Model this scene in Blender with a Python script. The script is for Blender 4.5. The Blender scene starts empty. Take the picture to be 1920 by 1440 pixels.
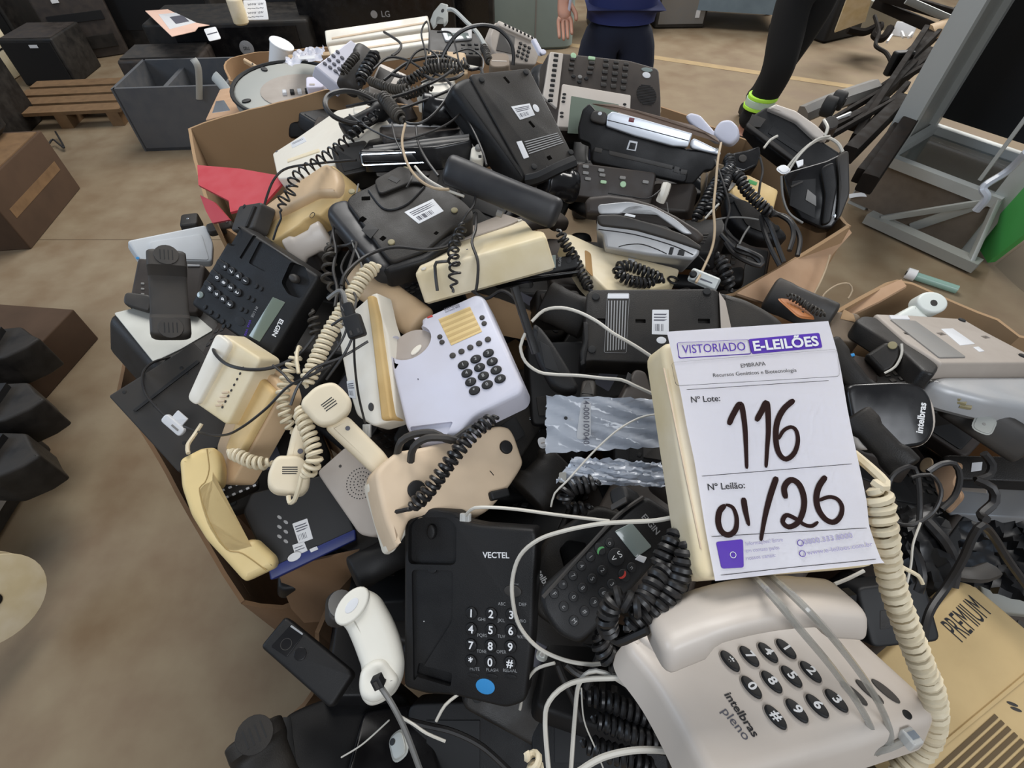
import bpy, bmesh, math, random
from mathutils import Vector, Matrix
random.seed(7)
V = Vector
PI = math.pi

# ---------------------------------------------------------------- camera, sky, lights, exposure
SC = bpy.context.scene
PITCH = math.radians(50.0)
FPX = 960.0
CAM = V((0, 0, 1.6))
cd = bpy.data.cameras.new('camera'); co = bpy.data.objects.new('camera', cd)
SC.collection.objects.link(co); SC.camera = co
cd.sensor_width = 36.0; cd.lens = 36.0 * FPX / 1920.0; cd.clip_start = 0.02; cd.clip_end = 100
co.location = CAM; co.rotation_euler = (PI / 2 - PITCH, 0, 0)
wd = bpy.data.worlds.new('warehouse_daylight'); SC.world = wd; wd.use_nodes = True
bg = wd.node_tree.nodes['Background']
bg.inputs[0].default_value = (0.86, 0.92, 1.0, 1); bg.inputs[1].default_value = 0.27
def area(name, loc, target, sx, sy, power, col):
    l = bpy.data.lights.new(name, 'AREA'); l.shape = 'RECTANGLE'; l.size = sx; l.size_y = sy
    l.energy = power; l.color = col
    o = bpy.data.objects.new(name, l); SC.collection.objects.link(o); o.location = loc
    o.rotation_euler = (V(target) - V(loc)).to_track_quat('-Z', 'Y').to_euler()
area('skylight', (-.6, 4.6, 5.6), (0, 1.6, 0), 3.0, 3.6, 290, (1.0, 0.98, 0.95))
area('open_door', (4.5, 6.5, 3.6), (0, 1.0, 0.6), 3.5, 2.6, 300, (1.0, 0.97, 0.93))
area('rear_fill', (1.0, -2.4, 4.2), (.2, .6, .8), 3.2, 1.6, 110, (0.9, 0.94, 1.0))  # unseen fill light added behind the camera to brighten the notice
area('side_window', (-5.0, 0.2, 3.4), (0, 0.7, 0.9), 2.4, 1.8, 80, (0.62, 0.78, 1.0))
SC.view_settings.view_transform = 'Standard'; SC.view_settings.look = 'None'
SC.view_settings.gamma = 1; SC.view_settings.use_curve_mapping = False
SC.view_settings.exposure = 0.0

# ---------------------------------------------------------------- helpers
RT = V((1, 0, 0)); UP = V((0, math.sin(PITCH), math.cos(PITCH))); FW = V((0, math.cos(PITCH), -math.sin(PITCH)))
def ray(px, py): return RT * ((px - 960) / FPX) + UP * ((720 - py) / FPX) + FW
def at(px, py, d): return CAM + ray(px, py) * d          # a point seen in direction (px,py) at distance d in front
def atz(px, py, z):
    r = ray(px, py); return CAM + r * ((z - CAM.z) / r.z)
def lin(c): return c / 12.92 if c <= 0.04045 else ((c + 0.055) / 1.055) ** 2.4
def rgb(h):
    return tuple(lin(int(h[i:i + 2], 16) / 255) for i in (0, 2, 4)) + (1,)
MATS = {}
def mat(name, col, rough=0.5, metal=0.0, dust=None, damt=0.0, dscale=18, bump=0.0, bscale=200, spec=0.5,
        trans=0.0, alpha=1.0, col2=None, cscale=4, coat=0.0, updust=0.0):
    m = bpy.data.materials.new(name); m.use_nodes = True; MATS[name] = m
    nt = m.node_tree; b = nt.nodes['Principled BSDF']
    b.inputs['Base Color'].default_value = rgb(col); b.inputs['Roughness'].default_value = rough
    b.inputs['Metallic'].default_value = metal; b.inputs['Specular IOR Level'].default_value = spec
    b.inputs['Transmission Weight'].default_value = trans; b.inputs['Alpha'].default_value = alpha
    b.inputs['Coat Weight'].default_value = coat
    tc = nt.nodes.new('ShaderNodeTexCoord')
    def noise(sc, det=5):
        n = nt.nodes.new('ShaderNodeTexNoise'); n.inputs['Scale'].default_value = sc
        n.inputs['Detail'].default_value = det; nt.links.new(tc.outputs['Object'], n.inputs['Vector']); return n
    def ramp(n, a, c):
        r = nt.nodes.new('ShaderNodeMapRange'); r.inputs['From Min'].default_value = a; r.inputs['From Max'].default_value = c
        nt.links.new(n.outputs[0], r.inputs['Value']); return r
    def mix(a, c, fac):
        x = nt.nodes.new('ShaderNodeMix'); x.data_type = 'RGBA'
        nt.links.new(fac, x.inputs[0])
        if isinstance(a, str): x.inputs[6].default_value = rgb(a)
        else: nt.links.new(a, x.inputs[6])
        x.inputs[7].default_value = rgb(c); return x.outputs[2]
    cur = col
    if col2: cur = mix(cur, col2, ramp(noise(cscale), 0.38, 0.62).outputs[0])
    if dust:
        r = ramp(noise(dscale, 8), 0.35, 0.75)
        mu = nt.nodes.new('ShaderNodeMath'); mu.operation = 'MULTIPLY_ADD'
        nt.links.new(r.outputs[0], mu.inputs[0]); mu.inputs[1].default_value = damt; mu.inputs[2].default_value = damt * 0.25
        cur = mix(cur, dust, mu.outputs[0])
        rr = nt.nodes.new('ShaderNodeMapRange'); nt.links.new(r.outputs[0], rr.inputs['Value'])
        rr.inputs['To Min'].default_value = rough; rr.inputs['To Max'].default_value = min(1, rough + 0.25)
        nt.links.new(rr.outputs[0], b.inputs['Roughness'])
    if not isinstance(cur, str): nt.links.new(cur, b.inputs['Base Color'])
    if bump:
        n = noise(bscale, 3); bp = nt.nodes.new('ShaderNodeBump'); bp.inputs['Strength'].default_value = bump
        bp.inputs['Distance'].default_value = 0.001
        nt.links.new(n.outputs[0], bp.inputs['Height']); nt.links.new(bp.outputs[0], b.inputs['Normal'])
    return m

black = mat('black_plastic', '09090b', 0.46, dust='4a433c', damt=0.05, spec=0.4, bump=0.25, bscale=900)
blackd = mat('dusty_black_plastic', '0f0e0e', 0.46, dust='5f5446', damt=0.13, spec=0.4, bump=0.3, bscale=700)
gloss = mat('glossy_black_plastic', '0a0a0d', 0.14, dust='4a4540', damt=0.10)
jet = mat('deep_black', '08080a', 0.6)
dkgrey = mat('dark_grey_plastic', '262524', 0.5, dust='75685a', damt=0.16)
brownk = mat('brown_black_plastic', '241d1a', 0.5, dust='6a5c4d', damt=0.18)
grey = mat('grey_plastic', '7d7c7a', 0.45, dust='8f8475', damt=0.3)
silver = mat('silver_plastic', 'a9abad', 0.32, metal=0.25, dust='97897a', damt=0.2)
chrome = mat('chrome', 'cfd6dd', 0.15, metal=1.0)
cream = mat('cream_plastic', 'e8dbbf', 0.40, dust='a48f6d', damt=0.18, col2='e2d1a8', cscale=9)
yell = mat('yellowed_plastic', 'e0c38c', 0.42, dust='8f744c', damt=0.22, col2='d2b074', cscale=7)
tan = mat('tan_plastic', 'd2b48f', 0.45, dust='8f744c', damt=0.2)
ivory = mat('ivory_plastic', 'e6e0d2', 0.38, dust='a2937c', damt=0.2)
white = mat('white_plastic', 'c9c9d6', 0.35, dust='a59c94', damt=0.18)
warmw = mat('warm_white_plastic', 'cbc2b8', 0.34, dust='94826f', damt=0.3, dscale=9)
taupe = mat('taupe_plastic', 'a89e94', 0.5, dust='85796b', damt=0.25)
beigep = mat('beige_underside_plastic', 'd8c2a6', 0.5, dust='9c8468', damt=0.25)
whitem = mat('plain_white', 'e6e6e6', 0.5)
paper = mat('paper', 'f5f4fb', 0.34, spec=0.5)
bsilver = mat('bright_silver_plastic', 'dfe3ea', 0.22, metal=0.15)
dcard = mat('dark_dirty_cardboard', '4d3826', 0.9, dust='2f2318', damt=0.4, dscale=6)
stick = mat('sticker_paper', 'd5d6d8', 0.4, dust='8e8e90', damt=0.15)
ink = mat('black_ink', '15151a', 0.6)
greyink = mat('grey_ink', '50505a', 0.6)
fadeink = mat('faded_ink', '9a92b8', 0.6)
marker = mat('brown_marker_ink', '230e0a', 0.75, spec=0.2)
purple = mat('purple_print', '52309f', 0.55, spec=0.3)
wprint = mat('white_print', 'dcdcdc', 0.5)
dprint = mat('dim_white_print', '8f8f8f', 0.5)
lcd = mat('lcd_glass', '6b7568', 0.12, coat=0.5)
lcdg = mat('grey_lcd_glass', '7e8884', 0.12, coat=0.5)
greenp = mat('green_print', '4f9a58', 0.5)
gkey = mat('pale_green_key', 'a9c9a2', 0.5)
redp = mat('red_print', 'b3352b', 0.5)
bluep = mat('blue_sticker', '2f84bf', 0.45)
blued = mat('dark_blue_plastic', '1d2a68', 0.45)
cardb = mat('cardboard', 'a1815f', 0.9, dust='7c5c3c', damt=0.3, dscale=6, bump=0.4, bscale=120)
cardi = mat('inner_cardboard', 'a28564', 0.9, dust='84623f', damt=0.25, dscale=5)
cardp = mat('torn_cardboard_edge', 'b59578', 0.95, dust='8b6443', damt=0.3, dscale=20)
redc = mat('red_printed_cardboard', 'b3303a', 0.5, dust='c2797d', damt=0.15, dscale=25)
memo = mat('yellowed_memo_card', 'd9bd83', 0.6)
memol = mat('memo_stripe', 'c3a66f', 0.6)
wcord = mat('white_cord_pvc', 'c9c5bb', 0.4, dust='8d8069', damt=0.25)
gcord = mat('grey_cord_pvc', '6c6b68', 0.45)
kcord = mat('black_cord_pvc', '121214', 0.35, dust='5a524a', damt=0.15)
kcoil = mat('black_coil_pvc', '131417', 0.30, dust='5f5850', damt=0.14)
ccoil = mat('cream_coil_pvc', 'dccfb2', 0.45, dust='94805c', damt=0.25)
dcoil = mat('dusty_black_coil_pvc', '1d1b18', 0.5, dust='6f6455', damt=0.22)
clearc = mat('clear_cord_pvc', '9a9890', 0.12, alpha=0.62, coat=0.6)
clear = mat('clear_bag_plastic', 'bcc2cc', 0.16, alpha=0.72, coat=0.6)
clear2 = mat('crystal_plug', 'c8c8c4', 0.1, alpha=0.6)
trash = mat('black_bag_film', '0b0b0d', 0.38)
metalg = mat('painted_grey_metal', 'a3a6a2', 0.4, metal=0.3, dust='8a8070', damt=0.3, dscale=5)
alu = mat('aluminium', 'b6bab8', 0.42, metal=0.3, dust='8a8478', damt=0.25, dscale=4)
rust = mat('dark_scrap_metal', '14110f', 0.8, dust='40342b', damt=0.18, spec=0.2)
cardd = mat('dirty_cardboard', '74583d', 0.95, dust='4f3c29', damt=0.4, dscale=9, bump=0.4, bscale=120)
caseg = mat('case_grey_steel', '5b5e63', 0.45, metal=0.3, dust='6b655c', damt=0.3)
cabg = mat('grey_green_enamel', '8a9690', 0.5, dust='6f7972', damt=0.3, dscale=3)
crate = mat('blue_grey_metal', '8295a2', 0.45, metal=0.2, dust='59636b', damt=0.35, dscale=7)
greenb = mat('green_board', '4bb058', 0.5)
glassm = mat('dusty_glass', '4a4f4b', 0.15, alpha=0.75, coat=0.5)
wood = mat('pallet_wood', '7d6040', 0.85, dust='4d3a28', damt=0.4)
denim = mat('dark_denim', '141a2c', 0.9, bump=0.4, bscale=500)
shirt = mat('navy_shirt', '232c5e', 0.85)
trous = mat('black_trousers', '0c0c0d', 0.9)
hivis = mat('hi_vis_yellow_tape', 'b6f04a', 0.6)
reflt = mat('reflective_tape', 'b8cdb8', 0.35)
skinm = mat('skin', 'b98770', 0.55)
hairm = mat('dark_hair', '1a1310', 0.7)
bootm = mat('boot_leather', '101010', 0.6)
goldf = mat('yellowed_adhesive_foot', '8a8060', 0.6)
rubber = mat('rubber', '181818', 0.75)
linep = mat('floor_line_paint', 'ab9268', 0.8, dust='8f7d63', damt=0.6, dscale=8)
foam = mat('translucent_tube', '9fc4b8', 0.2, alpha=0.7)

def newmesh(name, bm, m):
    me = bpy.data.meshes.new(name); 
    bmesh.ops.recalc_face_normals(bm, faces=bm.faces[:])
    bm.to_mesh(me); bm.free()
    me.materials.append(m)
    for p in me.polygons: p.use_smooth = True
    try: me.set_sharp_from_angle(angle=math.radians(38))
    except Exception: pass
    return me
def link(name, data, parent=None, loc=None, rot=None):
    o = bpy.data.objects.new(name, data); SC.collection.objects.link(o)
    if parent: o.parent = parent
    if loc is not None: o.location = loc
    if rot is not None: o.rotation_euler = rot
    return o
def tag(o, label, cat, group=None, kind=None):
    if label: o['label'] = label
    if cat: o['category'] = cat
    if group: o['group'] = group
    if kind: o['kind'] = kind
    return o

def catmull(P, step=0.004, closed=False):
    P = [V(p) for p in P]
    if len(P) == 2: P = [P[0], P[0].lerp(P[1], .5), P[1]]
    n = len(P); out = []
    for i in range(n - 1):
        p0 = P[max(i - 1, 0)]; p1 = P[i]; p2 = P[i + 1]; p3 = P[min(i + 2, n - 1)]
        k = max(2, int((p2 - p1).length / step))
        for j in range(k):
            t = j / k
            out.append(0.5 * ((2 * p1) + (p2 - p0) * t + (2 * p0 - 5 * p1 + 4 * p2 - p3) * t * t + (3 * p1 - p0 - 3 * p2 + p3) * t ** 3))
    out.append(P[-1].copy()); return out
def frames(path):
    T = []; n = len(path)
    for i in range(n):
        t = path[min(i + 1, n - 1)] - path[max(i - 1, 0)]
        T.append(t.normalized() if t.length > 1e-9 else V((0, 0, 1)))
    a = T[0].orthogonal().normalized(); N = [a]
    for i in range(1, n):
        a = a - T[i] * a.dot(T[i])
        a = a.normalized() if a.length > 1e-6 else T[i].orthogonal().normalized()
        N.append(a)
    return T, N
def add_tube(bm, path, r, sides=8, caps=True, flat=1.0):
    T, N = frames(path); rings = []
    for i, p in enumerate(path):
        b = T[i].cross(N[i]); rr = r(i / (len(path) - 1)) if callable(r) else r
        rings.append([bm.verts.new(p + N[i] * (math.cos(2 * PI * k / sides) * rr) + b * (math.sin(2 * PI * k / sides) * rr * flat)) for k in range(sides)])
    for a, c in zip(rings, rings[1:]):
        for k in range(sides):
            bm.faces.new((a[k], a[(k + 1) % sides], c[(k + 1) % sides], c[k]))
    if caps: bm.faces.new(rings[0][::-1]); bm.faces.new(rings[-1])
    return bm
def coilpath(path, R, pitch, per=11):
    T, N = frames(path); L = [0]
    for a, b in zip(path, path[1:]): L.append(L[-1] + (b - a).length)
    tot = L[-1]; n = int(tot / pitch * per); out = []; j = 0
    for i in range(n + 1):
        s = tot * i / n
        while j < len(L) - 2 and L[j + 1] < s: j += 1
        f = (s - L[j]) / max(1e-9, L[j + 1] - L[j]); p = path[j].lerp(path[j + 1], f)
        a = N[j].lerp(N[j + 1], f); t = T[j].lerp(T[j + 1], f).normalized(); a = (a - t * a.dot(t)).normalized(); b = t.cross(a)
        e = min(1, s / (pitch * 1.5), (tot - s) / (pitch * 1.5)); ph = 2 * PI * i / per
        out.append(p + (a * math.cos(ph) + b * math.sin(ph)) * R * max(0.15, e))
    return out
def base_of(path): 
    c = sum(path, V()) / len(path); c.z = min(p.z for p in path); return c
def cord(name, label, pts, r, m, cat='cord', group=None, flat=1.0, sides=7):
    path = catmull([at(*p) for p in pts], 0.006); c = base_of(path)
    bm = bmesh.new(); add_tube(bm, [p - c for p in path], r, sides, flat=flat)
    return tag(link(name, newmesh(name, bm, m), None, c), label, cat, group)
def coil(name, label, pts, R, r, m, pitch=None, lead0=None, lead1=None, cat='cord', group=None):
    path = catmull([at(*p) for p in pts], 0.004)
    hp = coilpath(path, R, pitch or r * 2.25)
    if lead0: hp = catmull([at(*p) for p in lead0] + [hp[0]], 0.006)[:-1] + hp
    if lead1: hp = hp + catmull([hp[-1]] + [at(*p) for p in lead1], 0.006)[1:]
    c = base_of(hp); bm = bmesh.new(); add_tube(bm, [p - c for p in hp], r, 6)
    return tag(link(name, newmesh(name, bm, m), None, c), label, cat, group)

def roundpoly(P, r, seg=4):
    P = [V((p[0], p[1])) for p in P]; n = len(P); out = []
    for i in range(n):
        a, b, c = P[i - 1], P[i], P[(i + 1) % n]
        u = a - b; w = c - b; lu, lw = u.length, w.length
        if lu < 1e-6 or lw < 1e-6: continue
        k = min(r, lu * .45, lw * .45); p0 = b + u * (k / lu); p1 = b + w * (k / lw)
        if k < 1e-5: out.append(b); continue
        for j in range(seg + 1):
            t = j / seg; out.append(p0 * (1 - t) ** 2 + b * 2 * t * (1 - t) + p1 * t * t)
    return out
def rrect(w, l, r, seg=4, cx=0, cy=0):
    return roundpoly([(cx - w / 2, cy - l / 2), (cx + w / 2, cy - l / 2), (cx + w / 2, cy + l / 2), (cx - w / 2, cy + l / 2)], r, seg)
def ell(a, b, n=20, cx=0, cy=0, rot=0):
    c, s = math.cos(rot), math.sin(rot)
    return [V((cx + a * math.cos(2 * PI * i / n) * c - b * math.sin(2 * PI * i / n) * s, cy + a * math.cos(2 * PI * i / n) * s + b * math.sin(2 * PI * i / n) * c)) for i in range(n)]
def parea(P): return 0.5 * sum(P[i - 1].x * P[i].y - P[i].x * P[i - 1].y for i in range(len(P)))
def inset(P, d):
    n = len(P); out = []
    for i in range(n):
        a, b, c = P[i - 1], P[i], P[(i + 1) % n]
        e1 = (b - a); e2 = (c - b)
        e1 = e1.normalized() if e1.length > 1e-9 else e2.normalized(); e2 = e2.normalized() if e2.length > 1e-9 else e1
        nn = V((-e1.y, e1.x)) + V((-e2.y, e2.x))
        if nn.length < 1e-6: nn = V((-e1.y, e1.x))
        nn.normalize(); k = d / max(0.5, nn.dot(V((-e1.y, e1.x)))); out.append(b + nn * k)
    return out
def add_slab(bm, P, z0, z1, bev=0.0, grow=0.0, top=None):
    """prism of outline P between z0 and z1, upper and lower edges rounded by bev, lower outline larger by grow; top(x,y) adds height"""
    P = [V((p[0], p[1])) for p in P]
    if parea(P) < 0: P = P[::-1]
    bev = min(bev, (z1 - z0) * .45)
    if bev > 0: prof = [(z0, bev * .7 - grow), (z0 + bev * .7, -grow), (z1 - bev, 0), (z1 - bev * .4, bev * .2), (z1 - bev * .1, bev * .55), (z1, bev)]
    else: prof = [(z0, -grow), (z1, 0)]
    rings = []
    for k, (z, ins) in enumerate(prof):
        Q = inset(P, ins) if ins else P
        rings.append([bm.verts.new((q.x, q.y, z + (top(q.x, q.y) if top and z > z0 + (z1 - z0) * .4 else 0))) for q in Q])
    n = len(P)
    for a, c in zip(rings, rings[1:]):
        for k in range(n): bm.faces.new((a[k], a[(k + 1) % n], c[(k + 1) % n], c[k]))
    f = [bm.faces.new(rings[0][::-1]), bm.faces.new(rings[-1])]
    if n > 4: bmesh.ops.triangulate(bm, faces=f)
    return bm
def bmslab(*a, **k): bm = bmesh.new(); return add_slab(bm, *a, **k)
def add_box(bm, c, s, R=None):
    vs = []
    for z in (-1, 1):
        for x, y in ((-1, -1), (1, -1), (1, 1), (-1, 1)):
            p = V((x * s[0] / 2, y * s[1] / 2, z * s[2] / 2))
            if R: p = R @ p
            vs.append(bm.verts.new(p + V(c)))
    for f in ((3, 2, 1, 0), (4, 5, 6, 7), (0, 1, 5, 4), (1, 2, 6, 5), (2, 3, 7, 6), (3, 0, 4, 7)): bm.faces.new([vs[i] for i in f])
    return bm

_txt = {}
def textmesh(s, m, bold=0.0, ext=0.0002, font_shear=0):
    key = (s, m.name, bold, ext, font_shear)
    if key in _txt: return _txt[key]
    c = bpy.data.curves.new('lettering', 'FONT'); c.body = s; c.align_x = 'CENTER'; c.align_y = 'CENTER'; c.size = 1.0
    c.offset = bold; c.extrude = 0; c.shear = font_shear; c.resolution_u = 3
    o = bpy.data.objects.new('lettering', c); SC.collection.objects.link(o)
    bpy.context.view_layer.update()
    me = bpy.data.meshes.new_from_object(o.evaluated_get(bpy.context.evaluated_depsgraph_get()))
    bpy.data.objects.remove(o); me.materials.clear(); me.materials.append(m); me.name = 'lettering'
    xs = [v.co.x for v in me.vertices]; ys = [v.co.y for v in me.vertices]
    me['w'] = (max(xs) - min(xs)) if xs else 1; _txt[key] = me
    return me

def boolcut(o, cb):
    """cut the closed shapes in bmesh cb out of mesh object o (real recess, evaluated once)"""
    me = bpy.data.meshes.new('cutter'); bmesh.ops.recalc_face_normals(cb, faces=cb.faces[:]); cb.to_mesh(me); cb.free()
    c = bpy.data.objects.new('cutter', me); SC.collection.objects.link(c); c.matrix_world = Matrix()
    t = bpy.data.objects.new('tmp', o.data); SC.collection.objects.link(t)
    md = t.modifiers.new('b', 'BOOLEAN'); md.operation = 'DIFFERENCE'; md.object = c; md.solver = 'EXACT'; md.use_self = True
    bpy.context.view_layer.update()
    nm = bpy.data.meshes.new_from_object(t.evaluated_get(bpy.context.evaluated_depsgraph_get()))
    if len(nm.polygons) <= 5 or len(nm.polygons) == len(o.data.polygons): print('CUTFAIL', o.name, o.parent.get('label') if o.parent else '', len(nm.polygons), len(o.data.polygons))
    if len(nm.polygons) > 5:
        nm.name = o.data.name; mm = o.data.materials[0]; nm.materials.clear(); nm.materials.append(mm)
        for p in nm.polygons: p.use_smooth = True; p.material_index = 0
        nm.set_sharp_from_angle(angle=math.radians(35)); o.data = nm
    bpy.data.objects.remove(t); bpy.data.objects.remove(c)

class Face:
    """a rectangle standing somewhere in the room: quad = its corners BL,BR,TR,TL as seen, d = distance, h = thickness of the thing below it"""
    def __init__(s, quad, d=None, w=None, n0=None, lam=0.12, h=0.04):
        R = [ray(*p) for p in quad]; c = sum(R, V()) / 4
        cu = c.normalized()
        n0 = (V(n0) if n0 is not None else (-cu * .55 + V((0, 0, 1)) * .45)).normalized()
        t1 = n0.orthogonal().normalized(); t2 = n0.cross(t1)
        def pts(n): k = n.dot(c); return [r * (k / n.dot(r)) for r in R]
        def cost(a, b):
            n = (n0 + t1 * a + t2 * b).normalized()
            if n.dot(cu) > -0.12: return 1e3
            for r in R:
                if n.dot(r) > -0.03: return 1e3
            A, B, C, D = pts(n); e = [B - A, C - B, D - C, A - D]; L = [x.length for x in e]; q = 0
            for i in range(4): q += (e[i].dot(e[i - 1]) / (L[i] * L[i - 1])) ** 2
            q += ((L[0] - L[2]) / (L[0] + L[2])) ** 2 * 2 + ((L[1] - L[3]) / (L[1] + L[3])) ** 2 * 2
            return q + lam * (a * a + b * b)
        a = b = 0.0; st = 0.3; best = cost(a, b)
        while st > 0.004:
            imp = False
            for da, db in ((st, 0), (-st, 0), (0, st), (0, -st)):
                q = cost(a + da, b + db)
                if q < best: best = q; a += da; b += db; imp = True; break
            if not imp: st *= .5
        n = (n0 + t1 * a + t2 * b).normalized(); A, B, C, D = pts(n)
        sc = d if d else w / (((B - A).length + (C - D).length) / 2)
        A, B, C, D = [p * sc for p in (A, B, C, D)]
        x = ((B - A).normalized() + (C - D).normalized()); y = ((D - A).normalized() + (C - B).normalized())
        x.normalize(); y.normalize(); m = (x + y).normalized(); k = (x - y); k = (k - m * k.dot(m)).normalized()
        s.x = (m + k).normalized(); s.y = (m - k).normalized(); s.n = s.x.cross(s.y)
        s.o = CAM + (A + B + C + D) / 4; s.W = ((B - A).length + (C - D).length) / 2; s.L = ((D - A).length + (C - B).length) / 2
        s.h = h; s.M = Matrix.Translation(s.o - s.n * h) @ Matrix((s.x, s.y, s.n)).transposed().to_4x4(); s.t = None
    def loc(s, px, py, z=0.0):
        r = ray(px, py); o = s.o + s.n * z; k = (o - CAM).dot(s.n) / r.dot(s.n); p = CAM + r * k - o
        return V((p.dot(s.x), p.dot(s.y)))
    def depth(s, px, py, z=0.0):
        r = ray(px, py); o = s.o + s.n * z; return (o - CAM).dot(s.n) / r.dot(s.n)
    def thing(s, name, label, cat, group=None):
        e = bpy.data.objects.new(name, None); SC.collection.objects.link(e); e.empty_display_size = .05
        e.matrix_world = s.M; s.t = e; return tag(e, label, cat, group) and s
    def put(s, name, bm, m, parent=None):                      # bm in face coordinates, z=0 the face
        for v in bm.verts: v.co.z += s.h
        return link(name, newmesh(name, bm, m), parent or s.t)
    def P(s, pts, z=0.0): return [s.loc(p[0], p[1], z) for p in pts]
    def slab(s, name, m, pts=None, z0=None, z1=0.0, bev=0.004, r=0.01, grow=0.0, top=None, parent=None, seg=4):
        P = s.P(pts) if pts else [V((-s.W / 2, -s.L / 2)), V((s.W / 2, -s.L / 2)), V((s.W / 2, s.L / 2)), V((-s.W / 2, s.L / 2))]
        return s.put(name, bmslab(roundpoly(P, r, seg), -s.h if z0 is None else z0, z1, bev, grow, top), m, parent)
    def plate(s, name, m, pts, z=0.0, t=0.0006, r=0.001, parent=None):
        return s.put(name, bmslab(roundpoly(s.P(pts, z), r, 3), z - 0.0004, z + t, min(t * .4, .0004)), m, parent)
    def disc(s, name, m, px, py, ra, rb=None, z=0.0, t=0.002, rot=0, bev=None, parent=None, n=20):
        c = s.loc(px, py, z); return s.put(name, bmslab(ell(ra, rb or ra, n, c.x, c.y, rot), z - 0.0006, z + t, t * .4 if bev is None else bev), m, parent)
    def text(s, txt, m, p0, p1, z=0.0005, bold=0.0, hs=None, parent=None, name='lettering', off=None):
        """lettering centred between p0 and p1 (its left and right ends as seen)"""
        a, b = s.loc(p0[0], p0[1], z), s.loc(p1[0], p1[1], z); me = textmesh(txt, m, bold); w = (b - a).length; k = w / me['w']
        ang = math.atan2(b.y - a.y, b.x - a.x); c = (a + b) / 2
        o = link(name, me, parent or s.t, (c.x, c.y, z + s.h), (0, 0, ang)); hk = k if hs is None else hs
        if parent is not None: o.location = (c.x - off[0], c.y - off[1], 0) if off else o.location
        o.scale = (k, hk, 1); return o
    def keys(s, c00, c10, c01, nx, ny, m, rx, ry, t=0.003, glyphs=None, gm=None, gs=0.5, square=False, z=0.0, rot=0, c11=None, name='key', grot=0, tilt=0):
        """grid of keys; c00 first key of first row, c10 last key of first row, c01 first key of last row (as seen)"""
        A, B, C = s.loc(*c00), s.loc(*c10), s.loc(*c01); D = s.loc(*c11) if c11 else B + C - A
        P = rrect(2 * rx, 2 * ry, min(rx, ry) * .5, 3) if square else ell(rx, ry, 18)
        me = newmesh(name, bmslab(P, -0.001, t, t * .45), m); res = []
        for j in range(ny):
            for i in range(nx):
                u = i / max(1, nx - 1); v = j / max(1, ny - 1)
                p = A.lerp(B, u).lerp(C.lerp(D, u), v)
                o = link(name, me, s.t, (p.x, p.y, z + s.h), (0, 0, rot)); res.append(o)
                if glyphs:
                    g = glyphs[j * nx + i]
                    if g and g != ' ':
                        gm_ = textmesh(g, gm or wprint, 0.02); q = link('printed_digit', gm_, o, (0, 0, t + 0.0002), (0, 0, grot)); q.scale = (gs, gs, 1)
        return res
    def cut(s, body, shapes):
        """shapes: list of (outline in face coords, depth[, floor level]) recessed into body"""
        for P, dep in shapes: boolcut(body, add_slab(bmesh.new(), P, s.h - dep, s.h + 0.03, 0))
    def feet(s, pts, r=0.006, m=None, t=0.0025):
        for p in pts: s.disc('rubber_foot', m or rubber, p[0], p[1], r, t=t)
    def sticker(s, pts, m=None, bars=6, lines=3, name='sticker'):
        """paper label; pts BL,BR,TR,TL; ink bars of a barcode and text lines on it"""
        o = s.plate(name, m or stick, pts, t=0.0005); A, B, C, D = s.P(pts)
        def q(u, v): return A.lerp(B, u).lerp(D.lerp(C, u), v)
        bm = bmesh.new(); n = 0
        for i in range(bars):
            u = .12 + .6 * i / max(1, bars); w = random.choice((.015, .03, .045)); P = [q(u, .14), q(u + w, .14), q(u + w, .42), q(u, .42)]; add_slab(bm, P, .0004, .0007); n += 1
        for i in range(lines):
            v = .55 + .35 * i / max(1, lines); P = [q(.1, v), q(random.uniform(.6, .92), v), q(.9, v + .05), q(.1, v + .05)]; add_slab(bm, P, .0004, .0007); n += 1
        if n: s.put('printed_lines', bm, greyink, o)
        else: bm.free()
        return o

def keyhole(F, px, py, r=0.004, ang=0.0, l=0.012):
    c = F.loc(px, py); u = V((math.cos(ang), math.sin(ang))); P = []
    for i in range(14):
        a = ang + PI / 2 + PI * i / 13; P.append(c + V((math.cos(a), math.sin(a))) * r)
    v = V((-u.y, u.x)); P += [c + u * l - v * r * .45, c + u * l + v * r * .45]
    return P
def rct(F, px, py, w, l, rot=0, r=0.001):
    c = F.loc(px, py); P = rrect(w, l, r, 2); cs, sn = math.cos(rot), math.sin(rot)
    return [V((c.x + p.x * cs - p.y * sn, c.y + p.x * sn + p.y * cs)) for p in P]

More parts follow.
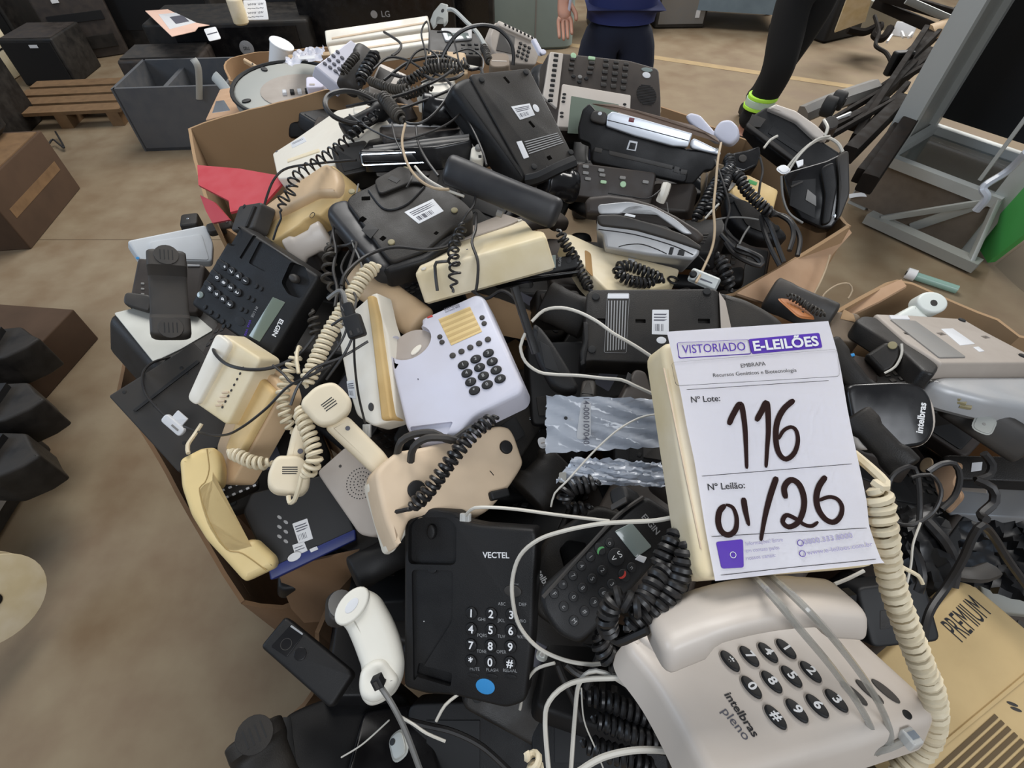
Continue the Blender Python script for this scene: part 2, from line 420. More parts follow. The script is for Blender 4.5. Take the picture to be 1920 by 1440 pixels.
def loft(bm, xs, top, bot, hw, n=18, ex=3.0, yc=None):
    rings = []
    for x in xs:
        zt, zb, w = top(x), bot(x), hw(x); zc, hz = (zt + zb) / 2, (zt - zb) / 2; y0 = yc(x) if yc else 0; R = []
        for k in range(n):
            a = 2 * PI * k / n; ca, sa = math.cos(a), math.sin(a)
            R.append(bm.verts.new((x, y0 + w * math.copysign(abs(ca) ** (2 / ex), ca), zc + hz * math.copysign(abs(sa) ** (2 / ex), sa))))
        rings.append(R)
    for a, c in zip(rings, rings[1:]):
        for k in range(n): bm.faces.new((a[k], a[(k + 1) % n], c[(k + 1) % n], c[k]))
    bm.faces.new(rings[0][::-1]); bm.faces.new(rings[-1]); return bm
def sm(a, b, x): t = max(0, min(1, (x - a) / (b - a))); return t * t * (3 - 2 * t)
def handset_bm(L, hw=.024, bow=.012, th=.018, cup=.016, ex=3.2, waist=.8, cl=.26):
    """telephone handset: x along its length, back towards +z, ear and mouth cups towards -z"""
    bm = bmesh.new(); N = 34; xs = []
    for i in range(N + 1):
        u = i / N; xs.append(-L / 2 + L * (0.5 - 0.5 * math.cos(PI * u)) if (i < 3 or i > N - 3) else -L / 2 + L * (0.5 - 0.5 * math.cos(PI * u)))
    def u(x): return abs(x) / (L / 2)
    def endf(x): e = 1 - u(x); return math.sqrt(max(0.0, min(1, e / .10) * (2 - min(1, e / .10)))) if e < .10 else 1.0
    top = lambda x: bow * (1 - u(x) ** 2) - (1 - endf(x)) * th * .45
    k = 1 - 2 * cl
    bot = lambda x: bow * (1 - u(x) ** 2) - th - cup * sm(k, k + .14, u(x)) + (1 - endf(x)) * (th * .35 + cup * .3)
    w = lambda x: hw * (waist + (1 - waist) * sm(k - .15, k + .1, u(x))) * (0.55 + .45 * endf(x))
    return loft(bm, xs, top, bot, w, 20, ex)
def basis(x, zhint):
    x = x.normalized(); z = (zhint - x * zhint.dot(x)).normalized(); y = z.cross(x); return Matrix((x, y, z)).transposed().to_4x4()
def handset(label, p0, p1, m, back=1.0, hint=None, holes=True, cuts=None, group=None, name='telephone_handset', holem=None, roll=0, plug=None, **kw):
    """handset between two points; back=1: its back faces the viewer, -1: its cups do; hint overrides the direction of its back"""
    a, b = at(*p0), at(*p1); c = (a + b) / 2; L = (b - a).length
    z = V(hint) if hint is not None else (CAM - c).normalized() * back
    M = basis(b - a, z); M = M @ Matrix.Rotation(roll, 4, 'X')
    e = bpy.data.objects.new(name, None); SC.collection.objects.link(e); e.matrix_world = Matrix.Translation(c) @ M; tag(e, label, 'handset', group)
    link('body', newmesh('body', handset_bm(L, **kw), m), e)
    hw = kw.get('hw', .024); th = kw.get('th', .018); cup = kw.get('cup', .016); bow = kw.get('bow', .012); cl = kw.get('cl', .26)
    if holes:
        for sx in (-1, 1):
            xx = sx * L / 2 * (1 - cl * .62); zz = bow * (1 - (1 - cl * .62) ** 2) - th - cup - .0003
            ring = link('ear_cap' if sx < 0 else 'mouth_cap', newmesh('cap', bmslab(ell(hw * .62, hw * .62, 20), -0.0012, .0008, .0005), m), e, (xx, 0, zz))
            bm = bmesh.new()
            for i in range(4): add_box(bm, (0, (i - 1.5) * hw * .2, -.0013), (hw * .6, hw * .05, .0006))
            link('sound_slots', newmesh('sound_slots', bm, holem or jet), ring)
    if plug: link('cord_socket', newmesh('cord_socket', add_box(bmesh.new(), (L / 2 - .001, 0, -.004), (.006, .010, .009)), jet), e)
    return e

def panel3(name, pts, thick, m, label=None, cat=None, kind=None, parent=None, n=None, group=None, bev=0):
    """a flat board through world points, given thickness away from its visible side"""
    P = [V(p) for p in pts]; c = sum(P, V()) / len(P)
    nn = V()
    for i in range(len(P)): nn += (P[i] - c).cross(P[(i + 1) % len(P)] - c)
    nn.normalize()
    if n is not None:
        if nn.dot(V(n)) < 0: nn = -nn
    elif nn.dot(CAM - c) < 0: nn = -nn
    x = (P[1] - P[0]); x = (x - nn * x.dot(nn)).normalized(); y = nn.cross(x)
    Q = [V(((p - c).dot(x), (p - c).dot(y))) for p in P]
    bm = bmslab(Q, -thick, 0, bev)
    o = bpy.data.objects.new(name, newmesh(name, bm, m)); SC.collection.objects.link(o)
    W = Matrix.Translation(c) @ Matrix((x, y, nn)).transposed().to_4x4()
    if parent: o.parent = parent; o.matrix_local = parent.matrix_world.inverted() @ W
    else: o.matrix_world = W
    return tag(o, label, cat, group, kind)
def empty(name, loc, label=None, cat=None, group=None, R=None):
    e = bpy.data.objects.new(name, None); SC.collection.objects.link(e); e.matrix_world = Matrix.Translation(V(loc)) @ (R or Matrix())
    return tag(e, label, cat, group)
def bar3(name, a, b, w, t, m, parent=None, up=(0, 0, 1), bev=0.002, label=None, cat=None):
    a, b = V(a), V(b); M = basis(b - a, V(up)); L = (b - a).length
    bm = bmslab(rrect(w, t, min(w, t) * .15, 2), 0, L, 0)      # profile in xy, length in z
    o = bpy.data.objects.new(name, None or newmesh(name, bm, m)); SC.collection.objects.link(o)
    R = Matrix.Translation(a) @ M @ Matrix.Rotation(PI / 2, 4, 'Y')
    if parent: o.parent = parent; o.matrix_local = parent.matrix_world.inverted() @ R
    else: o.matrix_world = R
    return tag(o, label, cat)
# ---------------------------------------------------------------- setting
floorm = mat('concrete_floor', '745f46', 0.66, dust='93876f', damt=0.5, dscale=5.5, col2='6a543b', cscale=.7, bump=0.35, bscale=60)
bm = bmesh.new(); add_box(bm, (0, 4, -0.05), (16, 16, 0.1))
tag(link('floor', newmesh('floor', bm, floorm)), None, None, kind='structure')
bm = bmesh.new()
jm = mat('floor_joint', '5f4f3b', 0.9)
A, B = atz(1195, 103, 0), atz(1660, 172, 0); dv = (B - A).normalized(); A = A - dv * .8; B = B + dv * 2.0; nv = V((-dv.y, dv.x, 0)) * .045
bm = bmesh.new(); vs = [bm.verts.new(p + V((0, 0, .0015))) for p in (A - nv, B - nv, B + nv, A + nv)]; bm.faces.new(vs)
o = link('trim_1', newmesh('trim_1', bm, linep)); tag(o, None, None, kind='structure')
bm = bmesh.new()
for yy in (2.35, 3.9, 6.6): add_box(bm, (-3.2, yy, .0003), (5.6, .005, .001))
add_box(bm, (-.4, 7.4, .0003), (.005, 3, .001))
tag(link('trim_2', newmesh('trim_2', bm, jm)), None, None, kind='structure')

def wbox(name, label, cat, c, s, m, rot=0.0, tilt=(0, 0), bev=0.012, group=None, details=()):
    """boxy equipment standing with its base centre at c; details: (part name, face, u, v, w, h, depth, material)"""
    R = Matrix.Rotation(rot, 4, 'Z') @ Matrix.Rotation(tilt[0], 4, 'X') @ Matrix.Rotation(tilt[1], 4, 'Y')
    e = empty(name, c, label, cat, group, R)
    link('body', newmesh('body', bmslab(rrect(s[0], s[1], bev * 1.4, 3), 0, s[2], bev), m), e)
    for nm, f, u, v, w, h, dp, mm in details:
        bm = bmesh.new()
        if f == 'top': add_box(bm, (u, v, s[2] + dp / 2 - .0008), (w, h, dp))
        elif f == 'front': add_box(bm, (u, -s[1] / 2 - dp / 2 + .0008, v), (w, dp, h))
        elif f == 'back': add_box(bm, (u, s[1] / 2 + dp / 2 - .0008, v), (w, dp, h))
        elif f == 'right': add_box(bm, (s[0] / 2 + dp / 2 - .0008, u, v), (dp, w, h))
        else: add_box(bm, (-s[0] / 2 - dp / 2 + .0008, u, v), (dp, w, h))
        link(nm, newmesh(nm, bm, mm), e)
    return e
# left stacks along the aisle
wbox('desktop_computer', 'black desktop computer case with white oval badge, standing past the pallet at the far left', 'computer', (-3.68, 4.66, 0), (.40, .42, .32), blackd, .06,
     details=[('front_panel', 'front', 0, .16, .36, .28, .012, jet), ('badge', 'front', .05, .275, .06, .02, .015, whitem), ('top_plate', 'top', 0, 0, .37, .38, .004, brownk)])
wbox('printer', 'grey-brown printer tilted on the far left stack behind the black desktop case', 'printer', (-3.75, 5.3, .0), (.5, .55, .52), brownk, .5,
     details=[('paper_tray', 'front', 0, .12, .4, .09, .02, blackd), ('badge', 'front', -.08, .42, .05, .02, .012, whitem), ('lid', 'top', 0, 0, .46, .5, .03, dkgrey), ('output_slot', 'front', 0, .3, .4, .06, .012, jet)])
wbox('desktop_computer', 'black desktop computer lying in the far left corner beside a beige case', 'computer', (-4.45, 5.3, 0), (.42, .45, .45), blackd, .1,
     details=[('front_panel', 'front', 0, .2, .36, .36, .012, jet), ('badge', 'front', .1, .36, .06, .025, .014, whitem)])
wbox('computer_case', 'beige computer case at the left edge of the picture', 'computer', (-4.35, 4.55, 0), (.62, .4, .36), cream, .05,
     details=[('drive_bay', 'front', -.05, .25, .2, .05, .01, beigep), ('power_button', 'front', .15, .12, .03, .03, .012, grey), ('vent_slot', 'right', 0, .2, .2, .01, .004, jet)])
wbox('printer', 'dark printer with sloping front between the black case and the cardboard box', 'printer', (-3.62, 3.42, 0.0), (.62, .72, .42), blackd, .16,
     details=[('lid', 'top', 0, .05, .55, .5, .03, brownk), ('output_tray', 'front', 0, .16, .42, .08, .04, jet), ('control_panel', 'top', .12, -.28, .2, .07, .02, dkgrey)])
wbox('cardboard_box', 'brown cardboard box under the black machine at the left edge', 'box', (-2.98, 2.52, 0), (.86, .62, .34), dcard, .12, bev=.006,
     details=[('tape_strip', 'right', 0, .17, .5, .05, .002, wood), ('flap', 'top', .3, 0, .24, .56, .006, wood)])
wbox('photocopier', 'bulky black machine with rounded lid on the cardboard box at the left', 'copier', (-3.05, 2.56, .35), (.72, .56, .2), blackd, .12, bev=.05,
     details=[('lid', 'top', 0, .02, .6, .44, .035, dkgrey), ('paper_slot', 'right', 0, .08, .4, .04, .01, jet), ('button_strip', 'front', .1, .15, .3, .03, .01, brownk)])
# pallet
e = empty('wooden_pallet', (-3.15, 3.98, 0), 'small wooden pallet corner with cables on it beside the left aisle', 'pallet', R=Matrix.Rotation(.12, 4, 'Z'))
for i in range(4): link('plank', newmesh('plank', add_box(bmesh.new(), (0, -.24 + i * .16, .1), (.8, .12, .022)), wood), e)
for i in range(3): link('bearer', newmesh('bearer', add_box(bmesh.new(), (-.34 + i * .34, 0, .045), (.08, .6, .09)), wood), e)
cord('power_cable', 'dark cable looped over the pallet edge', [(70, 175, 3.8), (100, 172, 3.8), (125, 180, 3.75), (108, 200, 3.7), (85, 195, 3.7), (105, 206, 3.62), (150, 203, 3.6)], .007, rust)
cord('power_cable', 'thin dark cable with small plug lying on the left aisle floor', [(62, 262, 3.42), (85, 275, 3.35), (98, 262, 3.40), (108, 268, 3.38), (120, 276, 3.36), (104, 247, 3.47)], .006, kcord)
# bottom left
for k, (px, py, lab) in enumerate([(12, 650, 'upper black toothed machine part at the left edge'), (18, 760, 'middle black toothed machine part at the left edge, on the brown box'), (8, 860, 'lowest black toothed machine part at the left edge')]):
    p = atz(px, py, .30); e = empty('machine_part', p, lab, 'machinery', 'black machine parts at the left edge', Matrix.Rotation(.2 - .1 * k, 4, 'Z'))
    bm = bmslab(roundpoly([(-.3, -.07), (.03, -.08), (.09, -.04), (.12, .0), (.08, .03), (.03, .08), (-.3, .09)], .01), -.12, .02, .01)
    link('housing', newmesh('housing', bm, blackd), e)
    for j in range(4): link('fin', newmesh('fin', add_box(bmesh.new(), (-.2 + j * .06, 0, .03), (.02, .12, .025)), jet), e)
wbox('cardboard_box', 'flattened brown cardboard box under the black machine parts at the left edge', 'box', (-2.18, 1.33, 0), (.66, .62, .17), dcard, -.1, bev=.005, details=[('tape_strip', 'top', 0, 0, .6, .05, .002, wood)])
wbox('equipment_case', 'black equipment case under the white cable reel at the left edge', 'case', (-1.92, .76, 0), (.52, .52, .14), blackd, .05, bev=.03, details=[('lid', 'top', 0, 0, .44, .44, .015, jet), ('latch', 'right', 0, .09, .06, .03, .012, grey)])
p = at(-14, 1126, 1.34); e = empty('cable_reel', p, 'white flanged cable reel at the bottom left edge of the picture', 'reel', R=basis(UP, -ray(18, 1126).normalized() * .62 + RT * .75))
for z in (0, -.06): link('flange', newmesh('flange', bmslab(ell(.118, .118, 36), z - .004, z + .004, .0015), cream), e)
link('drum', newmesh('drum', bmslab(ell(.045, .045, 24), -.06, 0, 0), rubber), e)
link('hub', newmesh('hub', bmslab(ell(.018, .018, 20), .003, .008, .002), jet), e)

# top left: towers, monitors, grey case
e = wbox('computer_case', 'black computer case with round silver badge and pink card on top, upper left', 'computer', (-2.08, 4.58, 0), (1.16, .5, .46), blackd, .10, bev=.02,
     details=[('front_panel', 'front', .06, .27, .86, .32, .02, gloss), ('side_panel', 'left', 0, .2, .4, .3, .012, brownk)])
bm = bmslab(ell(.05, .05, 24), 0, .004, .001); add_slab(bm, ell(.012, .03, 12, rot=.6), .004, .006)
o = link('round_badge', newmesh('round_badge', bm, silver), e, (.1, -.272, .3), (PI / 2, 0, 0))
o = link('lettering', textmesh('DELL', jet, .01), e, (.1, -.279, .3), (PI / 2, 0, 0)); o.scale = (.02, .03, 1)
wbox('flat_monitor', 'large black flat monitor with maker lettering and red standby light, upper left', 'monitor', (-1.0, 4.62, .02), (1.15, .10, .62), gloss, .03, (.12, 0), bev=.015,
     details=[('bezel', 'front', 0, .04, 1.12, .06, .006, jet), ('standby_light', 'front', -.30, .24, .025, .02, .012, redp)])
e = bpy.data.objects['flat_monitor']
o = link('round_logo', newmesh('round_logo', bmslab(ell(.025, .025, 20), 0, .002, 0), silver), e, (-.02, -.052, .45), (PI / 2, 0, 0))
o = link('lettering', textmesh('LG', dprint, .02), e, (.065, -.054, .45), (PI / 2, 0, 0)); o.scale = (.055, .055, 1)
wbox('flat_monitor', 'second black flat monitor behind, with a small white card on its corner', 'monitor', (-.45, 5.0, .02), (.62, .12, .66), blackd, -.05, (.1, 0), bev=.015, details=[('screen', 'front', 0, .36, .54, .5, .004, gloss), ('card', 'front', -.1, .3, .07, .09, .01, whitem)])
wbox('computer_case', 'black computer case with grey top at the top left, behind the pink card', 'computer', (-3.1, 5.6, 0), (1.0, .6, .5), blackd, .05, bev=.02, details=[('top_plate', 'top', 0, 0, .9, .5, .02, dkgrey), ('badge', 'front', .3, .12, .04, .05, .015, whitem), ('front_panel', 'front', 0, .3, .9, .3, .01, jet)])
wbox('printer', 'grey flat printer on the black case at the top left', 'printer', (-2.75, 5.6, .52), (.7, .5, .14), grey, .1, bev=.02, details=[('paper_slot', 'front', 0, .07, .5, .03, .01, jet), ('lid', 'top', 0, .03, .6, .4, .02, dkgrey)])
F = Face([(322, 66), (366, 60), (440, 40), (272, 20)], d=3.55, n0=(0, -.2, 1), h=.004); F.thing('card_sheet', 'pink cardboard sheet with printed papers on the black computer case', 'card')
F.slab('sheet', mat('pink_card', 'd9b6a4', .8), [(322, 68), (366, 58), (372, 50), (440, 40), (350, 15), (272, 20)], z0=-.004, bev=.001, r=.004)
F.plate('printed_paper', stick, [(318, 55), (368, 42), (355, 22), (297, 27)], t=.001); F.plate('printed_picture', greyink, [(330, 45), (355, 40), (342, 28), (318, 32)], z=.001, t=.0006)
F = Face([(393, 78), (414, 72), (405, 50), (381, 54)], d=3.42, h=.004); F.thing('paper_tag', 'white folded paper tag stuck on the black computer case left of the round badge', 'tag')
F.slab('paper', whitem, bev=.0005); F.plate('printed_line', greyink, [(389, 66), (408, 61), (407, 59), (388, 64)])
c = at(446, 22, 3.45); e = empty('bottle', c + V((0, 0, -.07)), 'cream plastic bottle standing among the papers at the top left', 'bottle')
link('bottle_body', newmesh('bottle_body', bmslab(ell(.05, .05, 20), 0, .15, .015), cream), e); link('cap', newmesh('cap', bmslab(ell(.02, .02, 16), .148, .18, .003), whitem), e)
F = Face([(462, 38), (503, 36), (498, 0), (455, 0)], d=3.5, h=.01); F.thing('paper_sheet', 'white handwritten paper sheet leaning beside the cream bottle', 'paper'); F.slab('sheet', stick, bev=.001)
for k in range(4): F.text(random.choice(('~~~~', 'wvw uw')), greyink, (464, 8 + k * 8), (494, 6 + k * 8))
wbox('desktop_computer', 'small black computer standing between the papers and the big monitor', 'computer', (-1.78, 4.95, .3), (.3, .2, .32), jet, .0, bev=.01, details=[('drive_bay', 'front', 0, .22, .24, .04, .01, dkgrey), ('vent', 'front', 0, .1, .2, .08, .01, grey)])
# open grey case
e = empty('open_metal_case', (-2.1, 3.62, 0), 'open grey metal computer case behind the red and brown carton', 'computer', R=Matrix.Rotation(.08, 4, 'Z'))
for nm, c, s in (('side_wall', (-.33, 0, .19), (.02, .5, .38)), ('side_wall', (.33, 0, .19), (.02, .5, .38)), ('rear_wall', (0, .24, .19), (.66, .02, .38)), ('front_wall', (0, -.24, .19), (.66, .02, .38)), ('bottom', (0, 0, .01), (.66, .5, .02)), ('divider', (-.1, 0, .18), (.03, .46, .3))):
    link(nm, newmesh(nm, add_box(bmesh.new(), c, s), caseg), e)
wbox('computer_case', 'dark computer case below the round badge, at the left end of the row', 'computer', (-2.45, 4.12, 0), (.55, .32, .34), brownk, .1, bev=.02, details=[('panel', 'top', 0, 0, .5, .28, .01, dkgrey), ('panel_line', 'front', 0, .18, .45, .02, .006, jet)])
def strip(label, pts, m, r, name='metal_strip', cat='strip', flat=.35): return cord(name, label, pts, r, m, cat=cat, flat=flat)
strip('bright metal strip standing upright in the open grey case', [(362, 110, 2.98), (372, 130, 3.02), (374, 186, 3.15)], alu, .02)
strip('shiny crumpled foil strip leaning above the carton rim', [(402, 142, 2.5), (418, 160, 2.48), (445, 198, 2.45)], alu, .025)
F = Face([(385, 228), (470, 205), (425, 160), (410, 165)], d=2.3, h=.01); F.thing('tan_board', 'tan triangular board with foil behind the brown carton rim', 'board'); F.slab('board', cardp, [(385, 225), (470, 205), (432, 162), (412, 168)], bev=.002)
F.plate('foil', chrome, [(398, 212), (432, 207), (420, 188), (405, 190)])

# far right things
e = empty('metal_drum', (.05, 5.6, 0), 'large grey-green enamelled tank standing left of the person in navy', 'tank', R=Matrix.Rotation(.1, 4, 'Z'))
link('body', newmesh('body', bmslab(rrect(.95, .7, .12, 6), 0, .95, .03), cabg), e); link('seam', newmesh('seam', add_box(bmesh.new(), (.12, -.352, .47), (.012, .006, .85)), grey), e)
e = empty('grey_box', (-.55, 5.9, 0), 'pale grey box left of the grey-green tank', 'box'); link('body', newmesh('body', bmslab(rrect(.5, .5, .03, 3), 0, .95, .02), metalg), e)
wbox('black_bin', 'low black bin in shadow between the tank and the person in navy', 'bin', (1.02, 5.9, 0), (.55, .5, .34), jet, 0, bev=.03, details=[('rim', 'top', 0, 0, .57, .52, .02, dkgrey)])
wbox('equipment_cabinet', 'grey equipment cabinet behind the person in navy, with a white tag', 'cabinet', (1.62, 6.1, 0), (.5, .45, .5), dkgrey, .05, bev=.02, details=[('door', 'front', 0, .25, .44, .42, .01, grey), ('tag', 'front', .15, .12, .04, .06, .014, whitem)])
e = empty('trolley_crate', (2.22, 6.12, 0), 'blue-grey metal crate trolley on castors behind the two people', 'trolley', R=Matrix.Rotation(-.22, 4, 'Z'))
for nm, c, s, m_ in (('front_wall', (0, -.33, .36), (.86, .02, .42), crate), ('rear_wall', (0, .33, .36), (.86, .02, .42), crate), ('side_wall', (-.42, 0, .36), (.02, .66, .42), crate), ('side_wall', (.42, 0, .36), (.02, .66, .42), crate), ('bottom', (0, 0, .16), (.86, .66, .02), crate), ('contents', (0, 0, .42), (.8, .6, .2), rubber)):
    link(nm, newmesh(nm, add_box(bmesh.new(), c, s), m_), e)
for x in (-.36, .36):
    for y in (-.28, .28):
        link('castor', newmesh('castor', bmslab(ell(.05, .05, 14), -.015, .015, .004), rubber), e, (x, y, .05), (PI / 2, 0, .4)); 
        link('castor_fork', newmesh('castor_fork', add_box(bmesh.new(), (x, y, .12), (.05, .03, .08)), grey), e)
bar3('push_bar', (2.62, 5.8, .1), (2.98, 5.86, .12), .03, .03, alu, label='short aluminium bar on the floor at the trolley corner', cat='bar')
# white panels and scrap at upper right
def board(label, pts, m, d=None, t=.02, name='panel_board', cat='board'):
    return panel3(name, [at(*p) for p in pts], t, m, label, cat)
board('cream board standing on edge behind the right-hand person', [(1565, 62, 4.3), (1622, 40, 4.2), (1640, -20, 3.9), (1595, -20, 3.9)], cream)
board('pale metal sheet behind the cream board', [(1615, 48, 4.5), (1690, 65, 4.4), (1700, 20, 4.2), (1630, 5, 4.2)], alu)
F = Face([(1668, 72), (1712, 66), (1720, 48), (1685, 35)], d=4.2, h=.02); F.thing('desk_fan_base', 'white plastic tray with feet on the floor by the scrap metal', 'tray'); F.slab('tray', whitem, bev=.006)
for a, b in (((1672, 66), (1663, 79)), ((1710, 62), (1703, 70)), ((1690, 60), (1694, 70))): bar3('foot', at(*a, 4.18), at(*b, 4.15), .02, .015, whitem).name = 'tray_foot'
for o in list(SC.collection.objects):
    if o.name.startswith('tray_foot'): o.parent = F.t; o.matrix_local = F.M.inverted() @ o.matrix_world
wbox('black_scrap_machine', 'black machine casing with shiny bits behind the right-hand person', 'machinery', atz(1540, 60, 0), (.55, .5, .5), jet, .5, bev=.03, details=[('panel', 'front', 0, .3, .4, .2, .01, blackd), ('bright_clip', 'front', .05, .2, .05, .03, .014, chrome), ('shelf', 'top', 0, 0, .5, .45, .02, rust)])
scrap = [((1640, 5, 3.7), (1800, 75, 3.4), .06, 'black steel beam slanting at the top right'), ((1655, -10, 3.6), (1790, 30, 3.4), .07, 'upper black steel beam at the top right corner'),
         ((1590, 205, 2.9), (1765, 85, 3.2), .03, 'thin dark steel bar leaning above the right heap'), ((1560, 225, 2.75), (1740, 120, 3.1), .035, 'dark steel angle bar beside the aluminium frame'),
         ((1600, 260, 2.6), (1735, 55, 3.2), .05, 'thick dark steel bar leaning by the aluminium frame'), ((1570, 300, 2.5), (1700, 160, 2.9), .045, 'dark steel bar lowest in the scrap bundle'),
         ((1545, 262, 2.45), (1690, 180, 2.8), .03, 'dark flat bar crossing the scrap bundle'), ((1680, 140, 3.0), (1760, 60, 3.3), .04, 'short dark strut at the top of the scrap bundle'), ((1610, 330, 2.4), (1720, 190, 2.8), .07, 'wide black beam behind the aluminium frame')]
for a, b, w, lab in scrap: bar3('steel_bar', at(*a), at(*b), w, w * .6, rust, label=lab, cat='bar').__setitem__('group', 'scrap steel bars')
for k, (a, b, w) in enumerate([((1600, 235, 2.75), (1710, 120, 3.1), .06), ((1590, 290, 2.5), (1690, 190, 2.8), .08), ((1625, 345, 2.35), (1700, 235, 2.6), .09), ((1560, 240, 2.7), (1660, 190, 2.9), .05), ((1640, 190, 2.95), (1745, 100, 3.2), .07), ((1700, 110, 3.2), (1800, 20, 3.5), .08)]):
    bar3('steel_bar', at(*a), at(*b), w, w * .8, rust, label=('dark bar filling the scrap bundle, ' + ('under the thin leaning bar', 'beside the wide black beam', 'lowest, against the cabinet foot', 'outermost, next to the black rollers', 'behind the small black box', 'topmost, by the tan plank end')[k]), cat='bar').__setitem__('group', 'scrap steel bars')
bar3('sheet_offcut', at(1560, 235, 2.72), at(1590, 222, 2.75), .07, .01, whitem, label='white sheet offcut showing through the scrap bundle', cat='sheet')
for a, b, w, lab in [((1660, 300, 2.45), (1745, 150, 2.85), .02, 'pale thin bar in the scrap bundle'), ((1700, 0, 3.3), (1780, 35, 3.3), .04, 'blue-grey bright bar at the top right')]:
    bar3('metal_bar', at(*a), at(*b), w, .02, alu, label=lab, cat='bar')
p = at(1685, 120, 3.1); wbox('black_box', 'small black box hanging on the scrap bundle', 'box', p - V((0, 0, .06)), (.13, .05, .13), jet, .2, details=[('plate', 'front', 0, .065, .1, .1, .004, rust)])
cord('cable', 'twisted dark cable hanging down to the small black box', [(1640, 30, 3.5), (1648, 60, 3.4), (1642, 85, 3.3), (1662, 100, 3.2), (1672, 118, 3.1)], .012, rust)
cord('cable', 'tangle of dark cable on the floor under the cream board', [(1590, 55, 4.3), (1620, 60, 4.3), (1650, 48, 4.25), (1640, 66, 4.25), (1655, 72, 4.2), (1670, 52, 4.2)], .03, rust)
strip('tan plank end in the scrap at the top right', [(1748, 60, 3.3), (1800, 42, 3.3)], tan, .05, 'wood_plank', 'plank')
for k, (x, y, r, lab) in enumerate([(1555, 200, .05, 'black round roller lying left of the scrap bundle'), (1572, 188, .045, 'second black roller against the first')]):
    p = at(x, y, 2.6); e = empty('roller', p, lab, 'roller', 'black rollers', Matrix.Rotation(.9, 4, 'Z') @ Matrix.Rotation(PI / 2, 4, 'X')); link('tyre', newmesh('tyre', bmslab(ell(r, r, 20), -.03, .03, .01), rubber), e); link('hub', newmesh('hub', bmslab(ell(r * .4, r * .4, 12), -.034, .034, .003), blackd), e)
strip('grey tube lying behind the black rollers', [(1505, 215, 2.9), (1560, 192, 2.9), (1640, 165, 2.95)], grey, .05, 'metal_tube', 'tube', .9)
# aluminium showcase frame
def vpt(px, py, y):           # point on the vertical plane at distance y
    r = ray(px, py); return CAM + r * (y / r.y)
fl = atz(1590, 380, 0); fr = atz(1840, 492, 0); x = (fr - fl).normalized(); bk = V((-x.y, x.x, 0))
e = empty('display_cabinet', fl, 'tall aluminium-framed display cabinet on splayed feet at the right edge', 'cabinet', R=Matrix((x, bk, V((0, 0, 1)))).transposed().to_4x4())
Lw = (fr - fl).length; H = 2.0; D = .55
def cp(nm, c, s, m_): link(nm, newmesh(nm, add_box(bmesh.new(), c, s), m_), e)
cp('post', (.05, .02, H / 2), (.10, .05, H), alu); cp('post', (.035, D, H / 2), (.05, .05, H), alu); cp('post', (Lw * .86, .02, H / 2), (.09, .05, H), alu); cp('post', (Lw * .86, D, H / 2), (.05, .05, H), alu)
cp('side_panel', (.022, D / 2, H / 2 + .1), (.012, D - .05, H - .25), metalg)
cp('kick_panel', (Lw * .43, .0, .15), (Lw * .84, .02, .26), mat('dirty_kick_panel', '73675a', .6, dust='4f4436', damt=.3)); cp('bottom_rail', (Lw * .43, -.01, .29), (Lw * .86, .05, .05), alu); cp('bottom_rail', (Lw * .43, D, .29), (Lw * .86, .05, .05), alu)
cp('shelf_glass', (Lw * .43, D / 2, .27), (Lw * .8, D - .06, .012), glassm); cp('rear_panel', (Lw * .45, D + .03, 1.2), (Lw * .9, .02, 1.7), jet); cp('side_rail', (.06, D / 2, .29), (.04, D, .05), alu); cp('side_rail', (Lw * .86, D / 2, .29), (.04, D, .05), alu)
cp('top_panel', (Lw * .43, D / 2, H), (Lw * .9, D + .05, .05), alu); cp('slim_post', (Lw * .68, -.01, 1.2), (.015, .02, 1.7), alu)
cp('floor_bar', (Lw * .62, -.13, .04), (Lw * .78, .07, .05), metalg)
def cbar(nm, a, b, w): 
    o = bar3(nm, V(a), V(b), w, w * .6, metalg); o.parent = e; o.matrix_local = o.matrix_world.copy()
for a, b, w in (((Lw * .32, -.13, .06), (Lw * .80, -.02, .28), .03), ((Lw * .82, -.02, .3), (Lw * .5, -.02, .03), .045), ((Lw * .84, -.02, .3), (Lw * .96, -.14, .05), .035)): cbar('brace', a, b, w)
p = atz(1600, 372, .01); cord('torn_plastic', 'torn white plastic scrap by the cabinet foot', [(1592, 368, 2.9), (1615, 365, 2.88), (1640, 367, 2.86)], .012, whitem, cat='scrap', flat=.3)
# green board
panel3('green_board', [atz(1822, 455, .02), atz(1858, 492, .02), atz(1990, 380, .5), atz(1950, 325, .5)], .03, greenb, 'bright green board leaning beside the aluminium cabinet', 'board')
panel3('plank', [atz(1862, 500, .0), atz(1935, 560, .0), atz(2000, 520, .02), atz(1930, 450, .02)], .02, mat('dirty_plank', '6e604c', .8), 'dirty grey plank on the floor below the green board', 'plank', n=(0, 0, 1))
cord('crumpled_wrap', 'crumpled grey plastic wrap between cabinet and green board', [(1830, 395, 2.3), (1850, 370, 2.25), (1845, 350, 2.25), (1890, 320, 2.2), (1925, 285, 2.1)], .016, clear, cat='wrap')
# tube on floor
c = atz(1712, 516, .02); e = empty('plastic_tube', c, 'pale green transparent tube with white cap lying on the floor at the right', 'tube', R=basis(atz(1785, 540, .02) - c, V((0, 0, 1))))
link('tube', newmesh('tube', add_tube(bmesh.new(), catmull([(0, 0, 0), (.19, 0, 0)], .02), .02, 14), foam), e); link('cap', newmesh('cap', add_tube(bmesh.new(), catmull([(-.03, 0, 0), (.01, 0, 0)], .02), .028, 16), whitem), e); link('opening', newmesh('opening', add_tube(bmesh.new(), [V((-.032, 0, 0)), V((-.029, 0, 0))], .012, 12), jet), e)

